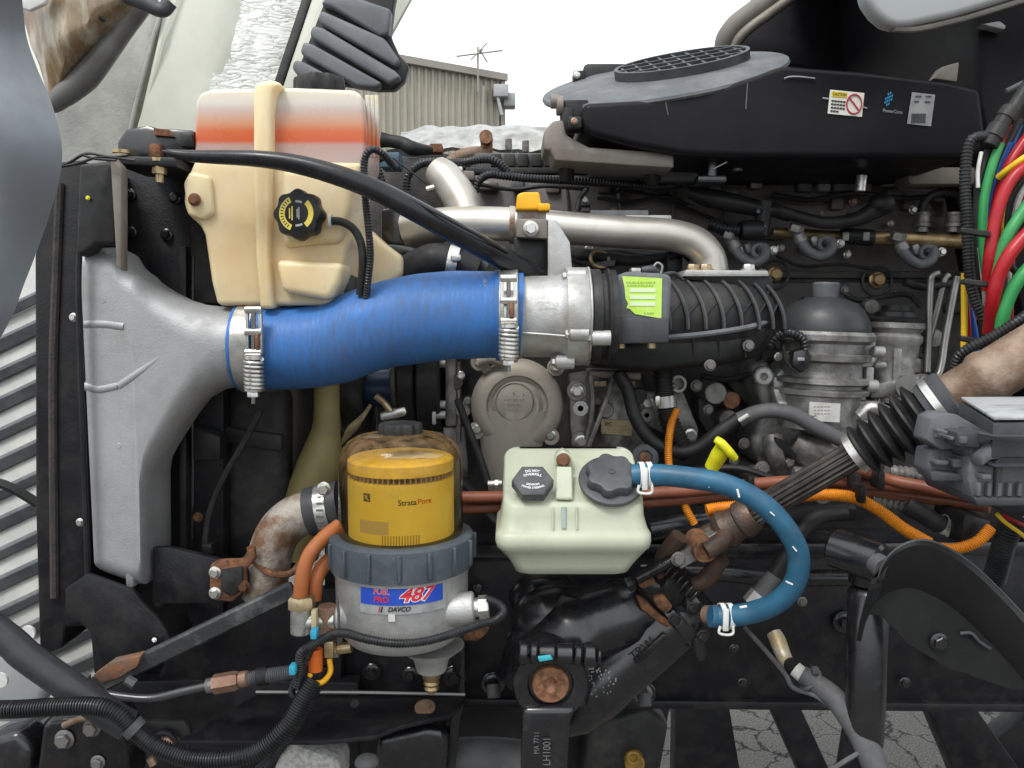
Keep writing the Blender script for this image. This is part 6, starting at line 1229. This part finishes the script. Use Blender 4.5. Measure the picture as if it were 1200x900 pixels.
# ================================================================== frame rail and below
frl = T('frame_rail', 'black chassis frame rail running across the lower right of the bay', 'frame rail', (950, 830, 1.2))
m = MB(); m.poly([(380, 648), (1700, 640), (1700, 836), (1000, 828), (380, 822)], 1.20, .012, .003); P(frl, 'web', m, flat)
m = MB(); m.poly([(380, 640), (1700, 632), (1700, 648), (380, 656)], 1.195, .09, .003); P(frl, 'top_flange', m, gloss)
m = MB(); m.poly([(380, 818), (1700, 830), (1700, 840), (380, 828)], 1.19, .09, .003); P(frl, 'bottom_flange', m, flat)
m = MB(); m.poly([(530, 640), (545, 640), (545, 828), (530, 828)], 1.18, .03, .003); P(frl, 'splice_edge', m, gloss)
for x, y, r in ((578, 800, 11), (753, 812, 12), (1100, 757, 13), (988, 728, 10), (436, 786, 8), (481, 790, 8), (533, 792, 11), (1148, 700, 6)):
    m = MB(); m.disc(x, y, 1.195, r * 1.35, .006, bev=1); P(frl, 'washer', m, gloss); bolt(frl, x, y, 1.19, r, gloss if r != 12 else aludark, h=.9)
for x, y in ((578, 812), (755, 822)): m = MB(); m.cp((x, y - 10, 1.16), (x + 1, y + 6, 1.15), 8, n=14, bev=1); P(frl, 'stud_end', m, rubg)
m = MB(); m.tb([(750, 665, 1.15), (850, 672, 1.15), (900, 677, 1.15), (990, 677, 1.15)], [6, 10, 10, 10], n=16); ONE('frame_tube', m, gloss, 'glossy black horizontal tube along the frame behind the blue hose', 'tube')
m = MB(); m.cp((760, 622, 1.2), (850, 606, 1.2), 14, n=18, bev=2); ONE('rail_cross_tube', m, gloss, 'black tube above the frame rail behind the rusty universal joint', 'tube')
# struts underneath
for i, pts in enumerate(([(890, 800), (925, 800), (985, 930), (948, 930)], [(1080, 810), (1130, 810), (1215, 930), (1130, 930)], [(792, 800), (850, 800), (872, 930), (790, 930)], [(1150, 880), (1215, 830), (1215, 930), (1150, 930)])):
    m = MB(); m.poly(pts, 1.75 + .05 * i, .06, .004); ONE('chassis_strut', m, flat, ('thin black chassis strut slanting over the cracked asphalt left of the grey hose', 'wide black chassis strut slanting over the asphalt at lower right', 'black upright chassis member left of the visible asphalt', 'black chassis corner at the bottom right edge')[i], 'strut')
xm = T('axle_beam', 'dark axle beam with a rusty bolt behind the pitman arm at the bottom', 'axle', (740, 880, 1.3))
m = MB(); m.poly([(380, 820), (790, 822), (770, 930), (380, 930)], 1.32, .2, .02); P(xm, 'beam', m, flat)
m = MB(); m.poly([(690, 850), (760, 828), (785, 850), (770, 930), (680, 930)], 1.27, .06, .012, 3); P(xm, 'knuckle_pad', m, blkd)
m = MB(); m.disc(742, 888, 1.27, 12, .02, bev=1); m.torus(at(742, 888, 1.248), (0, 1, 0), 7 * S(1.25), .003, 24, 8); P(xm, 'ochre_grease_cap', m, M('ochre grease', (.32, .19, .03), .5, 0, (.18, .10, .03), 60))
m = MB(); m.tb([(480, 900, 1.15), (560, 888, 1.15), (640, 895, 1.15)], [26, 24, 24], n=18); P(xm, 'tie_rod', m, rubg)
# shock absorber and wheel liner at lower right
sh = T('shock_absorber', 'black upright shock absorber with an upper eye near the wheel liner', 'shock absorber', (1012, 860, 1.0))
m = MB(); m.lathe(at(1012, 870, 1.0), (0, 0, 1), [(0, .020), (.002, .024), (.20, .0265), (.204, .024), (.208, .02)], 36); P(sh, 'dust_tube', m, gloss)
m = MB(); m.cp((1000, 900, 1.01), (1008, 852, 1.005), 20, n=24); P(sh, 'lower_tube', m, flat)
m = MB(); m.cyl(at(1018, 652, .99) + V((-.034, .03, .004)), at(1018, 652, .99) + V((.008, -.02, -.004)), .025, n=32, bev=.004); P(sh, 'upper_eye', m, gloss)
m = MB(); m.cyl(at(1026, 660, .96), at(1036, 666, .945), .014, n=24, bev=.002); P(sh, 'bushing', m, rubg)
m = MB(); m.cyl(at(1014, 684, 1.0), at(1016, 664, 1.0), .02, .024, n=24); P(sh, 'neck', m, gloss)
lin = M('liner plastic', (.012, .0122, .0125), .5, 0, (.017, .017, .017), 10, bump=.2, bs=200, dust=.25, dustc=(.03, .03, .029), spec=.3)
wl = T('wheel_liner', 'dark curved plastic wheel liner in the lower right corner', 'wheel liner', (1120, 800, .9))
m = MB(); gr = []
ed = [(1027, 690), (1036, 660), (1056, 640), (1082, 633), (1110, 642), (1140, 662), (1170, 690), (1200, 722), (1240, 770), (1290, 850), (1320, 930)]
for k, (x, y) in enumerate([(p.x, p.y) for p in spline([V((a, b, 0)) for a, b in ed], 4)]):
    gr.append([at(x, y, .86), at(x - 2, y + 6, .855), at(x - 8, y + 20, .86), at(x - 14, y + 40, .872), at(x - 18, y + 62, .89)])
m.sheet(gr, .005); P(wl, 'arch', m, lin)
m = MB(); es2 = [(p.x, p.y) for p in spline([V((a, b, 0)) for a, b in ed], 4)]
m.poly([(x - 10, y + 30) for x, y in es2] + [(1300, 900), (1240, 815), (1180, 806), (1110, 782), (1065, 755), (1034, 722)], .885, .008); P(wl, 'inner_wall', m, lin)
m = MB(); m.tb([(x, y, .861) for x, y in ed], 1.8, n=8); P(wl, 'lip', m, grey)
m = MB(); m.tb([(1125, 742, .883), (1138, 742, .88), (1148, 752, .88), (1160, 760, .883)], 2.2, n=8); P(wl, 'clip', m, grey)
bolt(wl, 1100, 752, .882, 11, gloss)
# hose and fitting
gh = T('brake_hose', 'thick grey rubber hose curving down from a brass fitting on the frame rail', 'hose', (980, 840, 1.0))
m = MB(); m.tb([(940, 790, 1.05), (955, 800, 1.04), (978, 818, 1.02), (1002, 850, 1.0), (1022, 890, .98), (1040, 940, .97)], [11, 12, 13.5, 15, 16, 17], n=20); P(gh, 'hose', m, rubg)
m = MB(); m.tb([(907, 742, 1.12), (912, 752, 1.11), (920, 772, 1.09), (928, 782, 1.075)], [9, 10, 9, 8], n=14); P(gh, 'brass_end', m, M('stained brass', (.38, .30, .17), .5, .4, (.5, .46, .38), 50))
m = MB(); m.cp((926, 778, 1.08), (934, 788, 1.06), 9, n=16); P(gh, 'rubber_ring', m, rub)
m = MB(); m.cp((932, 784, 1.06), (944, 794, 1.05), 9.5, n=16); P(gh, 'white_tape', m, paper)
m = MB(); m.torus(at(950, 797, 1.045), (1, -.2, -1), 14 * S(1.04), .003, 24, 6); m.bx(953, 783, 960, 790, 1.03, .008, .001); P(gh, 'cable_tie', m, rubg)
m = MB(); m.tb([(872, 735, 1.15), (895, 760, 1.12), (920, 790, 1.06), (930, 806, 1.05), (955, 815, 1.03), (975, 830, 1.02)], 3, n=8); m.tb([(1010, 880, .98), (990, 892, .98), (970, 905, .98)], 3, n=8); P(gh, 'sensor_wire', m, rubg)
ah = T('silver_ended_hose', 'black hose with a grey crimped end passing behind the blue hose', 'hose', (890, 700, 1.1))
m = MB(); m.tb([(990, 600, 1.12), (960, 606, 1.11), (940, 622, 1.10), (922, 650, 1.09), (905, 678, 1.09)], [8, 9, 9.5, 9.5, 9.5], n=16); P(ah, 'hose', m, rub)
m = MB(); m.cp((908, 674, 1.09), (884, 704, 1.09), 10.5, n=18, bev=1); P(ah, 'crimped_end', m, rubg)
m = MB(); m.cp((890, 696, 1.09), (880, 708, 1.09), 12, n=6); P(ah, 'nut', m, alu)

# ================================================================== brown and orange lines across the engine
for pts, lab in (([(540, 583, 1.15), (640, 582, 1.15), (760, 578, 1.15), (830, 573, 1.15), (900, 566, 1.15), (960, 563, 1.14), (1020, 566, 1.13), (1090, 574, 1.10), (1160, 586, 1.05)], 'upper of the two long brown pipes crossing the bay'),
                 ([(540, 596, 1.16), (640, 592, 1.16), (760, 588, 1.16), (850, 580, 1.16), (940, 574, 1.15), (1020, 576, 1.14), (1090, 584, 1.11), (1160, 594, 1.06)], 'lower of the two long brown pipes crossing the bay'),
                 ([(985, 545, 1.12), (1010, 552, 1.12), (1040, 562, 1.12), (1090, 572, 1.09), (1150, 584, 1.05)], 'short brown pipe joining the others below the rubber bellows')):
    m = MB(); m.tb(pts, 7.3, n=14); ONE('brown_pipe', m, brown, lab, 'pipe', 'long brown pipes')
m = MB(); m.tb([(828, 598, 1.10), (845, 595, 1.10), (880, 592, 1.09), (920, 585, 1.08), (960, 580, 1.07), (1000, 583, 1.06), (1030, 598, 1.05), (1060, 620, 1.04), (1088, 636, 1.04)], 7.3, n=16, corr=2.4); ONE('orange_conduit', m, orange, 'long bright orange ribbed conduit crossing under the steering shaft', 'conduit')
m = MB(); m.tb([(1100, 642, 1.04), (1120, 643, 1.03), (1145, 635, 1.02), (1162, 618, 1.02)], 7, n=16, corr=2.4); ONE('orange_conduit', m, orange, 'short bright orange conduit end behind the wheel liner', 'conduit')
for i, (x, y, h_, Y) in enumerate(((1012, 580, 22, 1.04), (1034, 564, 22, 1.09), (881, 565, 14, 1.13), (1006, 566, 20, 1.10))): m = MB(); m.bx(x - 4, y - h_ / 2, x + 4, y + h_ / 2, Y, .03, .004); ONE('line_clip', m, blk, ('black clip on the orange conduit under the bellows', 'black clip on the brown pipes right of the bellows', 'black clip on the brown pipes beside the blue hose', 'small black clip on the brown pipes below the bellows clamp')[i], 'clip')
for i, (pts, r, cr, mt) in enumerate((([(1040, 553, 1.15), (1070, 556, 1.15), (1110, 560, 1.14)], 9, 7, aludark), ([(1020, 585, 1.14), (1045, 588, 1.14), (1070, 592, 1.14)], 9, 7, aludark), ([(1062, 592, 1.10), (1085, 605, 1.09), (1110, 618, 1.08), (1150, 624, 1.07)], 11, 0, rub), ([(860, 612, 1.18), (920, 605, 1.18), (1000, 600, 1.18)], 10, 0, rub))):
    m = MB(); m.tb(pts, r, n=16, corr=cr); ONE('coupler_hose', m, mt, ('ribbed grey coupler above the brown pipes near the fuse box', 'ribbed grey coupler below the brown pipes near the fuse box', 'black hose with a silver band leading to the orange conduit end', 'dark hose behind the orange conduit')[i], 'hose')
m = MB(); o = at(1108, 616, 1.08); m.lathe(o, (1, 0, -.5), [(-.006, .0125), (-.006, .0145), (.006, .0145), (.006, .0125)], 28, cap=False); ONE('silver_band', m, zinc, 'small silver band clamp on the black hose below the fuse box', 'clamp')
m = MB(); m.poly([(1130, 600), (1165, 610), (1160, 640), (1125, 640)], 1.04, .08, .008); ONE('sensor_plug_block', m, blk, 'black plug block between the orange conduit end and the fuse box', 'plug')

# ================================================================== lower left
bt_ = M('dull black tube', (.035, .036, .04), .38, 0, (.05, .05, .052), 20, dust=.12, dustc=(.12, .12, .12))
m = MB(); m.tb([(-420, 440, .88), (-30, 720, .93), (30, 768, .935), (75, 800, .94), (130, 838, .95), (150, 850, .955)], 18, n=24); ONE('sway_tube', m, bt_, 'thick dull black tube slanting in from the lower left edge', 'tube')
m = MB(); m.tb([(-420, 840, .90), (-30, 832, .90), (20, 831, .90), (70, 828, .90), (115, 828, .90), (140, 838, .90), (160, 858, .90), (185, 876, .90), (225, 889, .90), (270, 889, .90), (305, 878, .91), (335, 852, .92), (352, 825, .93), (368, 795, .94)], 11, n=18, corr=3.4); lc_ = T('large_conduit', 'thick ribbed black conduit sweeping along the bottom left', 'conduit', (150, 850, .9)); P(lc_, 'conduit', m, conduit)
m = MB(); o = at(157, 853, .90); m.lathe(o, (.7, 0, -.7), [(-.005, .0115), (-.005, .0132), (.005, .0132), (.005, .0115)], 28, cap=False); P(lc_, 'band', m, grey)
m = MB(); m.tb([(300, 905, .93), (325, 880, .93), (350, 845, .94), (368, 812, .95), (378, 780, .955)], 7, n=14, corr=3.2); ONE('second_conduit', m, conduit, 'thinner ribbed conduit beside the thick one below the orange plug', 'conduit')
fb = T('stay_bar', 'scuffed black flat stay bar with a rusty lower end at lower left', 'bar', (120, 800, 1.02))
m = MB(); m.bar(at(118, 800, 1.01), at(345, 690, 1.04), .012, .024, up=(.45, 0, 1), bev=.003); P(fb, 'bar', m, M('scuffed steel', (.05, .052, .055), .5, .2, (.14, .14, .14), 25, .5, .65, bump=.5, bs=150))
m = MB(); m.poly([(108, 792), (130, 776), (150, 772), (165, 768), (160, 782), (140, 794), (118, 804)], 1.0, .02, .003); m.jitter(.002, 60); P(fb, 'rusty_end', m, M('dusty rust', (.13, .095, .07), .85, 0, (.24, .10, .05), 60, bump=.6, bs=200))
m = MB(); m.cp((148, 796, 1.0), (158, 802, 1.0), 6, n=6); P(fb, 'bolt', m, rubg); m = MB(); m.cp((94, 793, .99), (104, 796, .99), 6, n=6); P(fb, 'bolt', m, rubg)
bl = T('brake_line', 'thin steel brake line ending in a brass fitting left of the fuel filter', 'pipe', (220, 810, 1.0))
m = MB(); m.tb([(115, 812, 1.0), (150, 817, 1.0), (180, 818, 1.0), (215, 810, 1.0), (247, 803, 1.0)], 5, n=12); P(bl, 'line', m, M('blackened line', (.10, .10, .105), .3, .5))
m = MB(); m.cp((243, 804, 1.0), (254, 802, 1.0), 9, n=16); P(bl, 'sleeve', m, aludark)
m = MB(); a = at(251, 802, 1.0); b = at(280, 797, 1.0); m.hexa(a, b - a, .0125, (b - a).length); m.cp((280, 797, 1.0), (292, 795, 1.0), 10, n=18, bev=2); P(bl, 'brass_nut', m, copperf)
m = MB(); m.tb([(290, 796, 1.0), (305, 793, 1.0), (345, 787, .99)], [9, 9, 8.5], n=14, corr=3); P(bl, 'braided_hose', m, greyl)
m = MB(); m.cp((302, 793, 1.0), (314, 791.5, 1.0), 11, n=18); P(bl, 'dark_band', m, rub)
sf = T('bottom_shelf_bracket', 'black steel shelf bracket with a bright edge under the fuel filter', 'bracket', (430, 850, 1.05))
m = MB(); W = [at(*p) for p in ((208, 868, .98), (300, 814, 1.12), (545, 815, 1.12), (540, 828, 1.07), (525, 838, 1.05), (470, 850, 1.01), (440, 862, .985), (380, 868, .98))]
zpl = sum(p.z for p in W) / len(W); m.solid(W, (0, 0, -.006), .001); P(sf, 'shelf', m, flat)
m = MB(); m.tb([(300, 811, 1.115), (420, 811.5, 1.115), (545, 814, 1.115)], 2, n=6); P(sf, 'bright_edge', m, M('worn bare edge', (.30, .29, .28), .5, .5))
m = MB(); m.lathe(at(498, 831, 1.06), (0, -.35, 1), [(0, .014), (.004, .014), (.004, .008), (.009, .008), (.009, .003)], 24); P(sf, 'copper_washer', m, copperf)
for x, y in ((416, 826), (370, 851), (427, 854)): m = MB(); m.disc(x, y, 1.04, 6, .003, n=6, ax=(0, -.6, 1)); P(sf, 'slot', m, black)
m = MB(); m.poly([(545, 822), (540, 842), (530, 930), (520, 930), (528, 842)], 1.10, .02, .003); P(sf, 'side_strut', m, blkd)
m = MB(); m.poly([(440, 866), (500, 852), (520, 856), (526, 872), (520, 930), (440, 930)], 1.08, .05, .012, 3); P(sf, 'gloss_housing', m, gloss)
m = MB(); m.ball(at(430, 893, .98), 15 * S(.98), 1, 1, .6); P(sf, 'rubber_bump', m, rubg)
m = MB(); m.poly([(342, 869), (355, 876), (395, 892), (400, 905), (400, 930), (318, 930), (322, 898)], 1.00, .06, .006); m.jitter(.001, 80); ONE('concrete_chunk', m, M('speckled concrete', (.46, .45, .43), .9, 0, (.30, .295, .28), 150, .45, .6, bump=.8, bs=300), 'pale speckled grey block at the bottom edge below the conduits', 'block')
lv = T('leveling_valve_mount', 'greasy black mount with bolts below the thick conduit at lower left', 'mount', (110, 890, 1.0))
m = MB(); m.poly([(48, 852), (60, 842), (110, 838), (135, 846), (148, 875), (150, 930), (38, 930)], 1.0, .06, .01, 3); P(lv, 'casting', m, wet)
m = MB(); m.poly([(160, 845), (215, 845), (223, 855), (222, 880), (170, 885), (160, 870)], 1.05, .01, .004); P(lv, 'flange_plate', m, blkd)
m = MB(); m.torus(at(192, 872, 1.04), (0, 1, 0), 15 * S(1.04), .004, 28, 8); P(lv, 'hole_lip', m, flat)
m = MB(); m.poly([(182, 868), (196, 864), (207, 874), (205, 885), (186, 882)], 1.035, .02, .004); P(lv, 'rusty_nub', m, copperf); m = MB(); m.cp((176, 888, 1.0), (180, 896, 1.0), 5, n=10); P(lv, 'rusty_nub', m, copperf)
for x, y, r in ((76, 866, 12), (108, 853, 11), (115, 893, 9)): bolt(lv, x, y, .998, r, aludark)
m = MB(); m.tb([(75, 850, .995), (95, 842, .99), (118, 840, .99)], 4, n=10); P(lv, 'rusty_pipe', m, rusttube)
m = MB(); m.poly([(-20, 870), (20, 858), (38, 880), (36, 930), (-20, 930)], 1.02, .05, .01, 3); P(lv, 'dark_lobe', m, gloss)
m = MB(); m.poly([(100, 800), (262, 796), (420, 800), (420, 930), (60, 930), (48, 850)], 1.16, .03, .004); ONE('front_crossmember', m, flat, 'flat black front crossmember behind the lower left hoses', 'crossmember')
m = MB(); m.poly([(200, 760), (262, 690), (400, 690), (400, 806), (180, 806)], 1.17, .02, .004); m.poly([(216, 700), (262, 700), (262, 740), (222, 730)], 1.13, .02, .004); ONE('lower_radiator_support', m, flat, 'black lower radiator support panel behind the stay bar', 'panel')
m = MB(); m.poly([(-500, 770), (20, 760), (60, 800), (40, 850), (-500, 850)], 1.12, .03, .02, 3); ONE('bumper_corner', m, lgrey, 'pale grey bumper corner behind the thick slanted tube', 'bumper')
for y, x in ((741, 34), (796, 2)): m = MB(); m.disc(x, y, 1.06, 9, .004, n=18); ONE('bright_reflector', m, whitep, 'small bright oval at the frame foot' if y == 741 else 'small bright round mark at the left edge by the slanted tube', 'reflector')
# ================================================================== extra clutter
ew = T('engine_wiring', 'thin dark wires and small hoses spread over the engine side', 'wiring', (850, 420, 1.36))
for pts, r, mt in (
 ([(700, 232, 1.43), (740, 236, 1.42), (780, 230, 1.42), (806, 240, 1.42)], 2.2, rub), ([(720, 224, 1.43), (760, 228, 1.42), (820, 250, 1.42), (850, 262, 1.41)], 2, rub),
 ([(905, 228, 1.42), (950, 234, 1.41), (1000, 226, 1.41), (1060, 232, 1.41), (1130, 226, 1.4)], 3.2, rub), ([(910, 300, 1.41), (940, 312, 1.41), (985, 310, 1.41), (1040, 318, 1.41)], 2, rub),
 ([(990, 345, 1.4), (1010, 352, 1.39), (1060, 345, 1.39), (1080, 360, 1.38)], 3, rub), ([(680, 300, 1.4), (720, 292, 1.39), (760, 298, 1.39), (800, 294, 1.4)], 2.4, greyl),
 ([(880, 330, 1.36), (884, 360, 1.34), (892, 395, 1.33), (888, 430, 1.32)], 3, rub), ([(640, 300, 1.33), (655, 300, 1.33), (690, 312, 1.32)], 3, rub),
 ([(820, 440, 1.34), (850, 445, 1.33), (885, 436, 1.32), (905, 420, 1.31)], 3.4, rub), ([(700, 536, 1.24), (740, 548, 1.22), (800, 552, 1.2), (860, 548, 1.19), (905, 560, 1.18)], 4, rub),
 ([(985, 470, 1.3), (1040, 480, 1.27), (1075, 470, 1.24), (1120, 480, 1.2)], 3, rub), ([(1060, 500, 1.25), (1090, 520, 1.2), (1130, 545, 1.15)], 4, rub),
 ([(540, 560, 1.24), (580, 610, 1.22), (620, 640, 1.2)], 5, rub), ([(430, 560, 1.3), (460, 540, 1.3), (520, 556, 1.28), (560, 600, 1.26)], 4, rub),
 ([(480, 235, 1.42), (500, 240, 1.41), (496, 262, 1.4)], 3, rub), ([(556, 215, 1.41), (600, 222, 1.41), (640, 218, 1.41), (690, 222, 1.41)], 2.5, rub)):
    m = MB(); m.tb(pts, r, n=8); P(ew, 'wire', m, mt)
hc2 = T('head_hardware', 'row of pale brackets and lugs on the engine head below the air cleaner', 'hardware', (960, 215, 1.4))
for x, y, w_, h_, mt in ((936, 206, 16, 18, greyl), (960, 204, 14, 20, papg), (978, 210, 28, 14, greyl), (1012, 205, 10, 22, aludark), (1036, 210, 22, 8, papg), (1040, 222, 18, 10, tancast), (880, 205, 14, 16, aludark), (850, 222, 16, 8, greyl), (706, 205, 40, 6, greyl), (750, 203, 30, 8, aludark), (1096, 222, 12, 14, aludark), (560, 212, 24, 10, aludark), (600, 208, 14, 12, greyl)):
    m = MB(); m.bx(x, y, x + w_, y + h_, 1.435, .03, .003); P(hc2, 'lug', m, mt)
for x, y, r in ((945, 232, 5), (1070, 246, 5), (850, 240, 5), (720, 248, 5), (760, 222, 4.5), (1000, 236, 5), (1132, 300, 6), (1044, 262, 4), (962, 250, 4)): bolt(hc2, x, y, 1.44, r, random.choice([zinc, aludark, copperf]))
# block hardware: bolts and bosses on the visible castings
for x, y, r, mt in ((700, 470, 5, aludark), (735, 455, 5, zinc), (816, 452, 7, aludark), (830, 480, 6, aludark), (872, 520, 7, aludark), (1002, 360, 5, aludark), (1072, 395, 6, aludark), (1005, 395, 4, zinc), (1060, 425, 5, zinc), (1030, 470, 6, zinc), (930, 560, 6, aludark), (985, 560, 6, zinc), (860, 540, 6, aludark), (540, 440, 5, zinc), (548, 470, 5, aludark), (500, 300, 5, aludark)):
    bolt(en, x, y, 1.30 if y > 430 else 1.37, r, mt)
    m = MB(); m.disc(x, y, 1.44, r * 1.7, (.14 if y > 430 else .07), n=16, bev=1); P(en, 'bolt_boss', m, mt if mt is aludark else engine)
# more pieces of the oil filter module
for x0, y0, x1, y1, Y, mt in ((1018, 398, 1026, 430, 1.262, alu), (1026, 424, 1040, 432, 1.258, alu), (1002, 448, 1024, 456, 1.25, alu), (1008, 490, 1030, 500, 1.26, alu), (1064, 420, 1080, 438, 1.29, aludark), (912, 470, 924, 486, 1.255, alu), (1080, 440, 1092, 462, 1.27, aludark), (1018, 470, 1034, 486, 1.262, aludark)):
    m = MB(); m.bx(x0, y0, x1, y1, Y, .035, .004, 3); P(of, 'cast_web', m, mt)
for x, y, r in ((1028, 412, 7), (1020, 452, 8), (1012, 500, 9), (935, 556, 10), (978, 520, 8)):
    m = MB(); m.cp((x - 6, y, 1.25), (x + 8, y + 1, 1.25), r, n=18, bev=1.5); P(of, 'cast_bung', m, alu)
m = MB(); m.tb([(1008, 488, 1.22), (1020, 478, 1.215), (1036, 482, 1.21), (1048, 492, 1.21)], 8, n=14); P(of, 'chrome_bend', m, zinc)
# thin wires in the right bundle
TWL = ['thin black strand farthest left behind the ribbed conduit', 'thin red strand behind the long green cable', 'second thin black strand behind the long green cable', 'thin blue strand behind the upper red cable', 'thin green strand behind the red cables', 'thin black strand behind the lower red cable', 'thin yellow strand behind the thick green cable', 'thin black strand near the right edge behind the cables', 'thin white strand near the right edge behind the cables', 'thin red strand farthest right behind the cables']
for i in range(10):
    x0 = 1140 + i * 5.5; mt = (rub, red, rub, wire_b, green, rub, wire_y, rub, whitep, red)[i]
    m = MB(); m.tb([(x0 + 40 + 3 * (i % 3), 128 + 6 * i, 1.06), (x0 + 22, 180 + 4 * i, 1.06), (x0 + 8 - (i % 4) * 2, 240, 1.06), (x0 - 2 * (i % 2), 300, 1.065), (x0 - 4, 360, 1.07), (x0 - 6 + 2 * (i % 3), 440, 1.08)], 2.4 + .5 * (i % 3), n=8)
    ONE('thin_wire', m, mt, TWL[i], 'cable', 'thin strands behind the wire bundle')
# dirt splats and drips lying on the frame and gear
ir = T('frame_hardware', 'small dark fasteners and clips scattered along the lower frame', 'hardware', (700, 830, 1.19))
for x, y, r, mt in ((620, 700, 6, aludark), (600, 745, 5, rubg), (870, 800, 6, gloss), (860, 760, 6, gloss), (940, 705, 6, aludark), (1060, 800, 7, gloss), (405, 745, 6, gloss), (560, 690, 6, gloss), (960, 800, 6, gloss)): bolt(ir, x, y, 1.19, r, mt)
